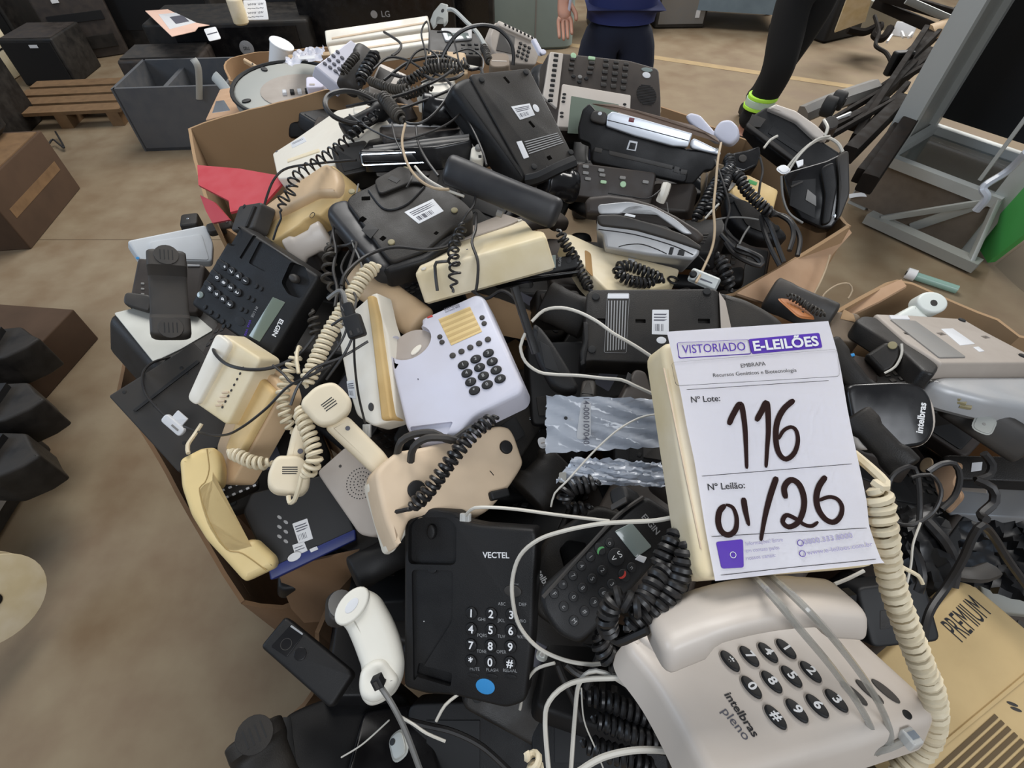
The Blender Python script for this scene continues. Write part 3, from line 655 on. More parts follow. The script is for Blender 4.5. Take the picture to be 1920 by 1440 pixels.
# ---------------------------------------------------------------- people
def skinned(name, nodes, edges, m, parent, sub=2):
    me = bpy.data.meshes.new(name); me.from_pydata([n[:3] for n in nodes], edges, []); o = bpy.data.objects.new(name, me); SC.collection.objects.link(o)
    s = o.modifiers.new('s', 'SKIN'); s.use_smooth_shade = True; o.modifiers.new('u', 'SUBSURF').levels = sub
    for i, n in enumerate(nodes): me.skin_vertices[0].data[i].radius = (n[3], n[4] if len(n) > 4 else n[3])
    me.skin_vertices[0].data[0].use_root = True
    bpy.context.view_layer.update(); nm = bpy.data.meshes.new_from_object(o.evaluated_get(bpy.context.evaluated_depsgraph_get())); bpy.data.objects.remove(o)
    nm.materials.clear(); nm.materials.append(m); nm.name = name
    for p in nm.polygons: p.use_smooth = True; p.material_index = 0
    return link(name, nm, parent)
def person(label, o, rot, rf, lf, rk, lk, rh, lh, rel, lel, tm, sm_, hold=None):
    """standing figure; o on the floor below the hips; rf/lf feet, rk/lk knees, rel/lel elbows, rh/lh hands, all relative to o"""
    e = empty('person', o, label, 'person', R=Matrix.Rotation(rot, 4, 'Z'))
    hip, ws, ch, nk, hd = (0, 0, .93), (0, 0, 1.08), (0, -.01, 1.3), (0, 0, 1.47), (0, -.02, 1.6)
    N = [hip + (.10, .085), ws + (.105, .085), ch + (.15, .105), nk + (.055, .055), (0, -.015, 1.56, .065, .07), (0, -.02, 1.64, .078, .095), (0, -.01, 1.71, .06, .075)]
    E = [(0, 1), (1, 2), (2, 3), (3, 4), (4, 5), (5, 6)]
    for s, k, f in ((-1, rk, rf), (1, lk, lf)):
        i = len(N); N += [(s * .08, 0, .86, .055), tuple(k) + (.05,), tuple(V(k) * .4 + V(f) * .6 + V((0, .01, 0))) + (.048,), (f[0], f[1], f[2] + .08, .036), (f[0], f[1] - .13, f[2] + .03, .035, .03)]; E += [(0, i), (i, i + 1), (i + 1, i + 2), (i + 2, i + 3), (i + 3, i + 4)]
    for s, el, h in ((-1, rel, rh), (1, lel, lh)):
        i = len(N); hv = (V(h) - V(el)).normalized()
        N += [(s * .19, 0, 1.41, .052), tuple(el) + (.04,), tuple(h) + (.026, .022), tuple(V(h) + hv * .06) + (.036, .016)]; E += [(2, i), (i, i + 1), (i + 1, i + 2), (i + 2, i + 3)]
        px = hv.cross(V((0, 1, 0))).normalized()
        for q, (off, ln) in enumerate(((-.027, .062), (-.009, .072), (.009, .068), (.027, .052))):
            j = len(N); b = V(h) + hv * .085 + px * off; N += [tuple(b) + (.0095,), tuple(b + hv * ln * .55 + V((0, -.008, 0))) + (.0085,), tuple(b + hv * ln + V((0, -.022, 0))) + (.007,)]; E += [(i + 3, j), (j, j + 1), (j + 1, j + 2)]
        j = len(N); b = V(h) + hv * .03 - px * .03 * s; N += [tuple(b) + (.011,), tuple(b + hv * .03 - px * .018 * s + V((0, -.015, 0))) + (.0095,), tuple(b + hv * .055 - px * .018 * s + V((0, -.025, 0))) + (.008,)]; E += [(i + 2, j), (j, j + 1), (j + 1, j + 2)]
    skinned('body', N, E, skinm, e, 1)
    for x in (-.032, .032): link('eye', newmesh('eye', bmslab(ell(.013, .008, 12), 0, .004, .002), whitem), e, (x, -.103, 1.635), (PI / 2, 0, 0)); link('ear', newmesh('ear', bmslab(ell(.016, .03, 12), 0, .012, .005), skinm), e, (x * 2.4, -.01, 1.62), (0, PI / 2 * (1 if x > 0 else -1), 0))
    link('mouth', newmesh('mouth', bmslab(ell(.024, .006, 12), 0, .003, .001), redp), e, (0, -.098, 1.565), (PI / 2, 0, 0))
    skinned('nose', [(0, -.1, 1.64, .008), (0, -.115, 1.605, .013)], [(0, 1)], skinm, e, 1)
    skinned('hair', [(0, .02, 1.66, .085, .09), (0, -.01, 1.73, .07, .085), (0, .05, 1.58, .05)], [(0, 1), (0, 2)], hairm, e, 1)
    T = [(0, 0, .93, .155, .125), (0, 0, 1.0, .15, .115)]; TE = [(0, 1)]
    for s, k, f in ((-1, rk, rf), (1, lk, lf)):
        i = len(T); T += [(s * .09, 0, .86, .11, .11), tuple(V((s * .09, 0, .86)) * .5 + V(k) * .5) + (.107,), tuple(k) + (.096,), tuple(V(k) * .45 + V(f) * .55) + (.075,), (f[0], f[1], f[2] + .12, .066)]; TE += [(0, i), (i, i + 1), (i + 1, i + 2), (i + 2, i + 3), (i + 3, i + 4)]
    skinned('trousers', T, TE, tm, e)
    S = [(0, 0, 1.05, .165, .135), (0, 0, .96, .165, .135), (0, -.01, 1.28, .17, .12), (0, 0, 1.42, .11, .085)]; SE = [(0, 1), (0, 2), (2, 3)]
    for s, el in ((-1, rel), (1, lel)):
        i = len(S); S += [(s * .19, 0, 1.4, .07), tuple(V((s * .19, 0, 1.4)) * .3 + V(el) * .7) + (.062,)]; SE += [(2, i), (i, i + 1)]
    skinned('shirt', S, SE, sm_, e)
    for f in (rf, lf):
        bm = bmslab(roundpoly([(-.05, -.2), (.05, -.2), (.048, .08), (-.048, .08)], .04, 5), 0, .09, .03); link('boot', newmesh('boot', bm, bootm), e, (f[0], f[1], f[2] - .0))
    return e
e = person('person in navy shirt and dark jeans standing behind the heap, holding a pen', (.485, 2.72, 0), 0, (-.1, 0, 0), (.1, .02, 0), (-.095, -.03, .48), (.095, -.02, .48), (-.265, -.06, .985), (.24, -.2, 1.2), (-.28, .08, 1.15), (.28, .02, 1.12), denim, shirt)
link('held_pen', newmesh('held_pen', add_tube(bmesh.new(), [V((-.25, -.1, .87)), V((-.235, -.1, 1.03))], .006, 8), white), e)
ft = V((1.50, 3.42, 0)); f2 = atz(1398, 222, 0)
def walk():
    o = V((1.66, 3.5, 0)); a = ft - o; b = f2 - o
    e = person('person in black trousers with a reflective ankle band, standing behind the right of the heap', o, 0, (a.x, a.y, 0), (b.x, b.y, 0), (a.x * .55, a.y - .06, .47), (b.x * .3 + .03, b.y * .6 - .1, .48), (-.22, -.28, 1.15), (.24, -.26, 1.15), (-.28, .02, 1.1), (.29, .02, 1.1), trous, trous)
    for nm, z0, z1, mm in (('hi_vis_band', .255, .275, hivis), ('reflective_band', .275, .315, reflt), ('hi_vis_band', .315, .335, hivis)):
        k = (z0 + z1) / 2 / .47; bm = bmslab(ell(.088, .088, 24), z0, z1, .003); link(nm, newmesh(nm, bm, mm), e, (a.x + (a.x * .55 - a.x) * k * .9, a.y - .06 * k, 0))
walk()
# ---------------------------------------------------------------- cartons
def carton_wall(name, rim, parent, bot=.02, m=cardb, th=.007):
    P = catmull([p if isinstance(p, Vector) else atz(*p) for p in rim], .03); bm = bmesh.new(); n = len(P); R = []
    for i, p in enumerate(P):
        t = P[min(i + 1, n - 1)] - P[max(i - 1, 0)]; q = V((-t.y, t.x, 0)).normalized() * th / 2; j_ = random.uniform(-.0015, .0015)
        R.append([bm.verts.new((p.x + s_ * q.x, p.y + s_ * q.y, z)) for s_, z in ((1, p.z + j_), (1, bot), (-1, bot), (-1, p.z + j_))])
    for a, b in zip(R, R[1:]):
        for k in range(4): bm.faces.new((a[k], a[(k + 1) % 4], b[(k + 1) % 4], b[k]))
    bm.faces.new(R[0]); bm.faces.new(R[-1][::-1])
    o = link(name, newmesh(name, bm, m), parent); o.matrix_local = parent.matrix_world.inverted(); return o
def carton(label, c, walls, flaps=()):
    e = empty('cardboard_carton', c, label, 'box')
    for rim, mm in walls: carton_wall('carton_wall', rim, e, m=mm)
    for pts, mm, th in flaps: panel3('flap', [at(*p) for p in pts], th, mm, parent=e)
    return e
cA = carton('large brown carton with a red printed flap, holding the rear heap of telephones', (0, 1.1, 0),
  [([(355, 240, 1.02), (420, 218, 1.03), (520, 192, 1.04), (625, 166, 1.05), (668, 172, 1.045), (700, 190, 1.03), (800, 200, 1.02)], cardi), ([(355, 240, 1.02), (366, 300, 1.0), (398, 410, .99)], cardi),
   ([(1590, 424, 1.04), (1480, 492, 1.0), (1375, 552, .97)], cardi), ([(1240, 208, 1.03), (1330, 235, 1.02), (1400, 262, 1.0)], cardi), ([(1592, 424, 1.04), (1500, 330, 1.0), (1400, 262, 1.0)], cardi), ([(1375, 552, .97), (1000, 592, .93), (868, 545, .93), (600, 520, .93), (398, 410, .95)], cardi)],
  [([(366, 304, 1.10), (450, 318, 1.08), (540, 333, 1.04), (495, 380, 1.0), (432, 398, 1.0), (428, 375, 1.02), (400, 360, 1.04), (376, 352, 1.07)], redc, .005), ([(376, 366, 1.075), (400, 378, 1.04), (430, 412, 1.0), (398, 418, 1.03), (385, 395, 1.05)], redc, .005),
   ([(1374, 556, .93), (1440, 515, .95), (1500, 480, .98), (1592, 420, 1.03), (1598, 436, 1.03), (1560, 478, 1.0), (1522, 562, .95), (1490, 574, .93), (1440, 566, .92)], cardp, .006), ([(868, 545, .87), (935, 560, .86), (1003, 590, .84), (1000, 640, .87), (900, 620, .9)], cardi, .005),
   ([(1240, 200, 1.28), (1300, 222, 1.25), (1300, 240, 1.27), (1240, 235, 1.3)], cardb, .006)])
cB = carton('dusty brown carton with a torn front corner, at the lower left of the heap', (-.4, .5, 0),
  [([(222, 730, .80), (262, 800, .78), (300, 862, .765), (345, 945, .75), (380, 1005, .74), (420, 1075, .725), (455, 1128, .71)], cardd), ([(455, 1128, .71), (530, 1138, .68), (600, 1105, .67)], cardd), ([(222, 730, .80), (250, 600, .80)], cardd)],
  [([(505, 1090, .80), (600, 1048, .80), (682, 1014, .80), (664, 1070, .82), (622, 1125, .83), (594, 1187, .85), (572, 1165, .88), (556, 1124, .88), (530, 1108, .84)], cardd, .005), ([(296, 858, 1.05), (330, 915, 1.02), (392, 1022, .97), (452, 1132, .92), (470, 1118, .93), (405, 1010, .98), (340, 900, 1.03)], cardd, .004)])
cC = carton('brown carton in the bottom middle holding the black keypad telephone', (-.1, .3, 0), [([(594, 1187, .72), (622, 1122, .74), (656, 1066, .76)], cardd), ([(594, 1187, .72), (585, 1300, .62), (470, 1440, .5), V((-.36, -.13, .5))], cardd), ([V((-.36, -.13, .5)), V((.4, -.14, .55)), V((1.02, -.08, .6))], cardd)])
cD = carton('brown carton at the right edge with a bowed rear wall', (.9, .75, 0),
  [([(1500, 640, .93), (1560, 590, .95), (1640, 545, .96), (1684, 526, .965), (1740, 545, .96), (1800, 570, .95), (1870, 600, .945), (1960, 640, .94), V((1.28, .9, .9))], cardi), ([V((1.28, .9, .9)), V((1.2, .45, .75)), V((1.02, -.08, .6))], cardb)],
  [([(1560, 585, .99), (1620, 553, .99), (1690, 524, .985), (1700, 535, .97), (1650, 565, .97), (1600, 588, .97)], cardp, .005)])
# third carton behind
cE = carton('brown carton hidden behind the rear heap, under the grey telephones', (-.3, 1.9, 0), [([(430, 150, .85), (520, 175, .85)], cardb), ([(430, 150, .85), (470, 100, .85), (900, 75, .85)], cardb), ([(900, 75, .85), (1020, 120, .85)], cardb)])

# ---------------------------------------------------------------- paper notice on the cream telephone, and the grey telephone under it
F = Face([(1322, 1089), (1650, 1061), (1552, 640), (1240, 650)], d=.452, h=.045)
F.thing('desk_telephone', 'cream desk telephone lying face down under the auction notice', 'telephone')
F.slab('body', cream, [(1310, 1090), (1655, 1062), (1550, 625), (1238, 640)], bev=.007, r=.012, grow=.004)
F.slab('lower_shell', beigep, [(1320, 1075), (1640, 1050), (1545, 650), (1245, 660)], z0=-.047, z1=-.03, bev=.003)
F.plate('thumb_strip', beigep, [(1243, 690), (1246, 690), (1316, 1030), (1313, 1030)], t=.0008)
PF = Face([(1340, 1088), (1650, 1058), (1553, 602), (1250, 622)], d=.443, h=.002)
PF.thing('auction_notice', 'white paper auction notice with handwritten lot 116 taped on the cream telephone', 'notice')
def edge(pts): return pts
bm = bmesh.new(); O = PF.P([(1340, 1088), (1656, 1055), (1553, 602), (1250, 622)]); NX, NY = 24, 34; G = []
Rr = PF.P([(1252, 622), (1340, 1088), (1300, 860)]); 
edgeR = [(1656, 1055), (1650, 1048), (1640, 1020), (1629, 985), (1625, 940), (1606, 850), (1590, 770), (1578, 700), (1570, 660), (1553, 602)]
edgeL = [(1340, 1089), (1331, 1040), (1322, 990), (1314, 940), (1301, 860), (1288, 800), (1277, 740), (1268, 700), (1259, 660), (1250, 622)]
def samp(E, v): k = v * (len(E) - 1); i = min(int(k), len(E) - 2); f = k - i; return (E[i][0] * (1 - f) + E[i + 1][0] * f, E[i][1] * (1 - f) + E[i + 1][1] * f)
def wave(x, y):
    u = x / PF.W; v = y / PF.L
    return (.0009 * math.sin(7 * u + 3 * v) + .0004 * math.sin(15 * v - 6 * u)) * max(0, min(1, .42 - v)) + .004 * max(0, -v - .38) * 8 * max(0, u + .1) * abs(math.sin(6 * u + .4))
for j in range(NY + 1):
    row = []
    for i in range(NX + 1):
        a, b = samp(edgeL, j / NY), samp(edgeR, j / NY); t = i / NX; p = PF.loc(a[0] * (1 - t) + b[0] * t, a[1] * (1 - t) + b[1] * t); row.append(bm.verts.new((p.x, p.y, 0)))
    G.append(row)
for j in range(NY):
    for i in range(NX): bm.faces.new((G[j][i], G[j][i + 1], G[j + 1][i + 1], G[j + 1][i]))
bmesh.ops.solidify(bm, geom=bm.faces[:], thickness=.0003)
PF.put('sheet', bm, paper)
def stroke(name, pts, r, m, parent=None, flat=.25, z=.0008, closed=False):
    P = [PF.loc(*p) for p in pts]; path = catmull([V((p.x, p.y, z)) for p in P], .0015); 
    bm = bmesh.new(); n = len(path)
    T = [(path[min(i + 1, n - 1)] - path[max(i - 1, 0)]).normalized() for i in range(n)]; rs = []
    for i, p in enumerate(path):
        s = V((-T[i].y, T[i].x, 0)); u = i / (n - 1); rr = (r(u) if callable(r) else r); rr *= math.sqrt(max(.15, min(1, min(u, 1 - u) * n / 3 + .25)))
        rs.append([bm.verts.new(p - s * rr), bm.verts.new(p + V((0, 0, .00015))), bm.verts.new(p + s * rr)])
    for a, b in zip(rs, rs[1:]):
        for k in (0, 1): bm.faces.new((a[k], a[k + 1], b[k + 1], b[k]))
    return PF.put(name, bm, m, parent)
hw_ = lambda u: .0019 + .0006 * math.sin(3 * u + 1)
stroke('handwritten_digit', [(1366, 797), (1374, 778), (1388, 758), (1395, 790), (1398, 830), (1400, 879)], hw_, marker)
stroke('handwritten_digit', [(1417, 790), (1427, 772), (1437, 756), (1440, 800), (1438, 840), (1436, 877)], hw_, marker)
stroke('handwritten_digit', [(1488, 750), (1468, 768), (1456, 793), (1454, 825), (1460, 850), (1473, 861), (1488, 850), (1495, 828), (1492, 808), (1482, 801), (1468, 808), (1459, 824)], hw_, marker)
stroke('handwritten_digit', [(1360, 947), (1349, 958), (1346, 978), (1352, 996), (1365, 1003), (1378, 994), (1381, 972), (1374, 952), (1360, 946)], hw_, marker)
stroke('handwritten_digit', [(1394, 933), (1397, 955), (1404, 986)], hw_, marker)
stroke('handwritten_slash', [(1456, 894), (1444, 930), (1434, 970), (1426, 1014)], hw_, marker)
stroke('handwritten_digit', [(1473, 935), (1470, 914), (1482, 900), (1497, 908), (1506, 932), (1505, 957), (1495, 980), (1478, 988), (1467, 978), (1474, 966), (1490, 972), (1508, 984), (1522, 986), (1533, 978)], hw_, marker)
stroke('handwritten_digit', [(1547, 893), (1534, 912), (1529, 935), (1534, 957), (1547, 974), (1562, 979), (1574, 968), (1577, 950), (1568, 936), (1552, 932), (1533, 939)], hw_, marker)
for a in ([(1287, 731), (1553, 714)], [(1315, 893), (1596, 870)], [(1333, 1006), (1624, 990)], [(1350, 1078), (1640, 1048)]): stroke('printed_rule', a, .00025, ink)
def frame(pts, r, m, rad=.002):
    P = roundpoly(PF.P(pts), rad, 4); P.append(P[0]); bm = bmesh.new(); add_tube(bm, [V((p.x, p.y, .0008)) for p in P], r, 4, flat=.3); PF.put('printed_frame', bm, m)
frame([(1267, 724), (1575, 706), (1569, 655), (1258, 680)], .00022, ink, .004)
frame([(1273, 672), (1408, 664), (1403, 637), (1269, 643)], .0006, purple)
PF.plate('purple_panel', purple, [(1410, 664), (1542, 652), (1536, 624), (1403, 636)], z=.0004, t=.0003, r=.0018)
PF.text('VISTORIADO', purple, (1280, 656), (1398, 650), z=.0009, hs=.0115)
PF.text('E-LEILÕES', wprint, (1412, 650), (1534, 640), z=.0014, bold=.03, hs=.0128)
PF.text('EMBRAPA', ink, (1389, 686), (1435, 682), z=.0009)
PF.text('Recursos Genéticos e Biotecnologia', ink, (1337, 704), (1493, 694), z=.0009, hs=.0048)
PF.text('Nº Lote:', ink, (1296, 750), (1350, 747), z=.0009, bold=.01, hs=.0078)
PF.text('Nº Leilão:', ink, (1327, 914), (1397, 910), z=.0009, bold=.01, hs=.0078)
PF.plate('purple_panel', purple, [(1352, 1066), (1394, 1064), (1393, 1011), (1342, 1016)], z=.0006, t=.0003, r=.002)
PF.text('Informações? Entre', fadeink, (1398, 1020), (1468, 1012), z=.0012, hs=.0042); PF.text('em contato pelos', fadeink, (1398, 1033), (1462, 1027), z=.0012, hs=.0042); PF.text('nossos canais:', fadeink, (1399, 1047), (1455, 1041), z=.0012, hs=.0042)
PF.text('0800.333.8000', fadeink, (1508, 1017), (1598, 1004), z=.0012, hs=.006); PF.text('www.e-leiloes.com.br', fadeink, (1514, 1037), (1635, 1020), z=.0014, hs=.005)
for c in ((1500, 1018), (1504, 1038), (1373, 1040)):
    q = PF.loc(*c); P = ell(.0024, .0024, 14, q.x, q.y); P.append(P[0]); bm = bmesh.new(); add_tube(bm, [V((p.x, p.y, .0012)) for p in P], .0003, 4); PF.put('round_icon', bm, wprint if c[0] == 1373 else purple)
for o in [PF.t.children] if False else [[c for c in SC.collection.objects if c.parent == PF.t]]:
    for c in o:
        if c.data.users > 1: c.data = c.data.copy()
        Mb = c.matrix_basis.copy(); Mi = Mb.inverted()
        for v in c.data.vertices:
            p = Mb @ v.co; p.z += wave(p.x, p.y); v.co = Mi @ p
cord('sticky_tape', 'crinkled clear tape along the lower edge of the notice', [(1345, 1076, .436), (1400, 1070, .436), (1470, 1064, .435), (1560, 1055, .432), (1640, 1046, .43)], .004, clearc, cat='tape', flat=.08)

# grey "pleno" telephone
F = Face([(1172, 1192), (1335, 1475), (1764, 1332), (1566, 1108)], d=.475, h=.05, n0=None)
PL = F; F.thing('desk_telephone', 'warm white desk telephone with large oval black keys, bottom right, handset in place', 'telephone')
body = F.slab('body', warmw, [(1172, 1190), (1178, 1215), (1228, 1275), (1272, 1350), (1335, 1475), (1600, 1400), (1757, 1350), (1766, 1326), (1680, 1248), (1598, 1175), (1560, 1105), (1350, 1130)], bev=.012, r=.016, grow=.006, seg=5)
F.slab('lower_shell', taupe, [(1185, 1190), (1340, 1465), (1755, 1330), (1600, 1160), (1400, 1120)], z0=-.055, z1=-.04, bev=.003, grow=.002)
KP = {'1': (1473, 1218), '4': (1439, 1225), '7': (1404, 1232), '*': (1368, 1241), '2': (1519, 1261), '5': (1483, 1270), '8': (1446, 1280), '0': (1408, 1290), '3': (1567, 1315), '6': (1531, 1325), '9': (1493, 1334), '#': (1453, 1346)}
a, b = F.loc(1473, 1218), F.loc(1567, 1315); kang = math.atan2(b.y - a.y, b.x - a.x)
km = newmesh('key', bmslab(ell(.0108, .0058, 24), -.002, .0032, .0016), jet); rm = newmesh('key_ring', bmslab(ell(.0122, .0071, 24), -.002, .0008, .0006), taupe)
for g, p in KP.items():
    q = F.loc(*p); o = link('key', km, F.t, (q.x, q.y, F.h), (0, 0, kang)); link('key_ring', rm, F.t, (q.x, q.y, F.h), (0, 0, kang))
    t = link('printed_digit', textmesh(g, wprint, .03), o, (0, 0 if g != '*' else -.002, .0035)); s = .0125; t.scale = (s, s, 1)
F.text('intelbras', ink, (1363, 1300), (1418, 1380), bold=.02); F.text('pleno', greyink, (1358, 1330), (1402, 1385), z=.0004)
for p in ((1600, 1300), (1630, 1297), (1660, 1296)):
    q = F.loc(*p); F.put('side_button', bmslab(ell(.0125, .0045, 20, q.x, q.y, kang + .12), -.001, .0012, .0006), dkgrey)
for p, w in (((1683, 1389), .007),): F.disc('line_socket', jet, 1700, 1340, .004, z=-.001, t=.0012)
handset('warm white handset resting in its cradle on the oval-key telephone, under the notice', (1222, 1172, .425), (1594, 1110, .436), warmw, hint=F.n + F.x * -.35, hw=.0265, bow=.015, th=.022, cup=.012, waist=1.0, holes=False, ex=3.6, plug=True)
F.slab('cradle_rim', warmw, [(1190, 1195), (1240, 1232), (1268, 1222), (1222, 1180)], z0=-.004, z1=.006, bev=.003)
q = [(1222, 1185), (1240, 1200), (1258, 1222)]
for pts, lab in (([(1410, 1078, .45), (1450, 1120, .388), (1500, 1180, .392), (1560, 1252, .415), (1612, 1325, .44), (1638, 1380, .45), (1628, 1405, .455), (1590, 1412, .47)], 'clear flat cord wrapped over the oval-key telephone, left strand'), ([(1440, 1075, .45), (1500, 1130, .388), (1560, 1195, .398), (1625, 1280, .428), (1662, 1350, .447), (1668, 1390, .45), (1640, 1412, .455)], 'clear flat cord wrapped over the oval-key telephone, right strand'),
                 ([(1600, 1412, .47), (1650, 1408, .45), (1690, 1392, .45), (1702, 1380, .45)], 'clear cord end running into the crystal plug')): cord('line_cable', lab, pts, .0030, clearc, flat=1.0)
p = at(1706, 1385, .447); e = empty('cord_plug', p, 'clear crystal telephone plug at the corner of the oval-key telephone', 'plug', R=basis(F.x, F.n)); link('plug_body', newmesh('plug_body', bmslab(rrect(.014, .012, .002), -.006, .006, .002), clear2), e); link('contacts', newmesh('contacts', add_box(bmesh.new(), (.0, 0, .0065), (.006, .008, .001)), chrome), e)

# cream coil on the right
coil('coiled_cord', 'thick cream coiled cord running down the right side of the notice', [(1643, 905, .43), (1652, 950, .43), (1658, 1000, .43), (1665, 1060, .44), (1680, 1120, .445), (1702, 1180, .45), (1725, 1240, .455), (1745, 1290, .46), (1752, 1340, .47), (1742, 1385, .48), (1715, 1420, .49), (1670, 1445, .5)], .0076, .0040, ccoil, pitch=.0084, lead0=[(1600, 850, .47), (1635, 880, .44), (1660, 905, .428), (1655, 915, .425)])

# beige PREMIUM box
F = Face([(1800, 1580), (2060, 1280), (1802, 1085), (1590, 1300)], d=.66, h=.09)
F.thing('router_box', 'beige plastic equipment box with hand-lettered word PREMIUM, bottom right corner', 'box')
bb = F.slab('body', mat('beige_box_plastic', 'c2a878', .55, dust='8d734b', damt=.25), bev=.006, r=.01)
F.text('PREMIUM', ink, (1786, 1188), (1840, 1135), z=.0006, hs=.044)
bm = bmesh.new(); A = F.loc(1850, 1345); U = F.loc(1815, 1395) - A; W_ = F.loc(1905, 1395) - A
for i in range(7):
    s = F.loc(1868, 1342) + (F.loc(1930, 1400) - F.loc(1868, 1342)) * (i / 5); u = (F.loc(1760, 1440) - F.loc(1868, 1342)).normalized(); P = [s, s + u * .11]; n_ = V((-u.y, u.x)) * .0022; add_slab(bm, [P[0] - n_, P[1] - n_, P[1] + n_, P[0] + n_], -.001, .001)
F.put('vent_slots', bm, mat('vent_shadow', '5d4c33', .8))
P = [(1690, 1455), (1930, 1255)]; F.plate('ridge', MATS['beige_box_plastic'], [(1690, 1455), (1696, 1460), (1936, 1262), (1930, 1256)], t=.002)
for p in ((1898, 1320), (1905, 1330)): F.disc('scuff_mark', dkgrey, p[0], p[1], .002, .006, t=.0006, rot=.6)
cord('power_cable', 'black round cable rising and bending over the beige PREMIUM box', [(1728, 1215, .53), (1742, 1150, .54), (1775, 1100, .55), (1805, 1050, .54), (1825, 1005, .53), (1842, 985, .53), (1862, 1005, .54), (1890, 1050, .55), (1930, 1105, .56)], .0042, kcord)

# ---------------------------------------------------------------- black VECTEL telephone
F = Face([(755, 1288), (990, 1340), (1008, 990), (752, 968)], d=.60, h=.034)
F.thing('desk_telephone', 'black keypad telephone lettered VECTEL with a blue oval sticker, handset missing', 'telephone')
body = F.slab('body', black, [(756, 1290), (800, 1303), (850, 1306), (950, 1330), (985, 1318), (998, 1200), (1007, 1010), (1002, 992), (900, 985), (868, 978), (856, 962), (810, 953), (772, 962), (757, 985)], bev=.005, r=.008, grow=-.001)
def px_round(F, pts, r): return roundpoly(F.P(pts), r, 5)
F.cut(body, [(px_round(F, [(765, 1058), (855, 1060), (856, 985), (838, 970), (782, 970), (766, 985)], .008), .009), (px_round(F, [(772, 1068), (850, 1070), (848, 1165), (775, 1280)], .006), .004), (px_round(F, [(778, 1268), (845, 1288), (848, 1262), (782, 1245)], .003), .009)])
F.disc('hook_switch', black, 812, 996, .006, .009, z=-.009, t=.008); F.disc('hook_tab', jet, 811, 1068, .006, .004, z=-.004, t=.003)
F.keys((885, 1149), (960, 1152), (884, 1239), 3, 4, black, .0072, .0072, t=.003, glyphs='123456789*0#', gs=.0125, c11=(957, 1242))
F.text('VECTEL', wprint, (905, 1041), (955, 1042), bold=.02)
for k, (t, x, y) in enumerate((('ABC', 941, 1132), ('DEF', 980, 1133), ('GHI', 903, 1161), ('JKL', 940, 1163), ('MNO', 979, 1164), ('PQRS', 904, 1191), ('TUV', 940, 1193), ('WXYZ', 979, 1194), ('TONE', 903, 1221), ('OPER', 940, 1222), ('MUTE', 890, 1254), ('FLASH', 923, 1256), ('REDIAL', 956, 1257))): F.text(t, dprint, (x - 2 * len(t) - 1, y), (x + 2 * len(t) + 1, y + 1), hs=.0052)
F.disc('blue_sticker', bluep, 910, 1287, .0115, .0085, t=.0006); F.keys((888, 1266), (958, 1268), (888, 1266), 3, 1, black, .007, .0025, t=.001)
F.disc('message_lamp', dkgrey, 962, 1108, .0105, .0065, t=.002); F.text('IN USE', dprint, (962, 1094), (972, 1096))
F.disc('dust_fleck', whitem, 795, 1165, .0006, t=.0004, z=-.004)
cord('line_cable', 'white line cord plugged in the top of the black VECTEL telephone', [(872, 968, .585), (884, 955, .57), (902, 951, .565), (960, 954, .56), (1050, 966, .555), (1143, 977, .55)], .0019, wcord)
p = at(873, 970, .586); e = empty('cord_plug', p, 'clear plug in the top edge of the black VECTEL telephone', 'plug', R=basis(F.x, F.n)); link('plug_body', newmesh('plug_body', bmslab(rrect(.012, .009, .001), -.003, .004, .001), clear2), e); link('latch', newmesh('latch', add_box(bmesh.new(), (0, 0, .005), (.004, .007, .0015)), clear2), e)

# ---------------------------------------------------------------- cordless handset on its base
F = Face([(1005, 1150), (1110, 1230), (1245, 1050), (1120, 950)], d=.60, h=.05); 
F.thing('charging_dock', 'dusty black cordless base lettered intelbras beside the ELGIN handset', 'telephone base')
b_ = F.slab('body', blackd, [(998, 1150), (1090, 1215), (1200, 1060), (1180, 965), (1120, 945), (1020, 1010), (1000, 1060)], bev=.007, r=.012)
F.cut(b_, [(px_round(F, [(1058, 1068), (1095, 1045), (1100, 1018), (1065, 1012), (1048, 1030)], .004), .02)])
F.text('intelbras', wprint, (1005, 1060), (1032, 1112), bold=.02)
F = Face([(1012, 1132), (1082, 1205), (1272, 1008), (1205, 930)], d=.535, h=.03)
F.thing('cordless_handset', 'black cordless handset with screen and green and red keys, lettered ELGIN', 'handset')
F.slab('body', black, [(1012, 1105), (1016, 1145), (1045, 1190), (1085, 1208), (1110, 1190), (1272, 1010), (1270, 965), (1212, 928), (1190, 945)], bev=.006, r=.011, grow=-.003, top=None)
F.put('side_trim', (lambda bm: add_tube(bm, catmull([V((*F.loc(*p), .0002)) for p in ((1018, 1120), (1050, 1085), (1110, 1018), (1160, 965), (1206, 932))], .006), .0022, 6))(bmesh.new()), dkgrey)
F.plate('screen', lcdg, [(1192, 1046), (1222, 1025), (1184, 980), (1152, 996)], t=.0008, r=.002); F.plate('screen_bar', stick, [(1190, 1049), (1207, 1056), (1213, 1045), (1198, 1040)], t=.001)
F.text('ELGIN', dprint, (1206, 967), (1234, 1000), bold=.02)
KK = [('1', 1107, 1044), ('4', 1090, 1061), ('7', 1074, 1079), ('*', 1055, 1096), ('F', 1039, 1113), ('2', 1129, 1069), ('5', 1110, 1085), ('8', 1092, 1102), ('0', 1075, 1119), ('c', 1057, 1137), ('3', 1147, 1095), ('6', 1131, 1111), ('9', 1114, 1129), ('#', 1096, 1146), ('M', 1076, 1164), ('o', 1143, 1018), ('n', 1184, 1064)]
ck = newmesh('key', bmslab(ell(.0052, .0052, 16), -.001, .0016, .0009), jet); a, b = F.loc(1107, 1044), F.loc(1147, 1095); ka = math.atan2(b.y - a.y, b.x - a.x)
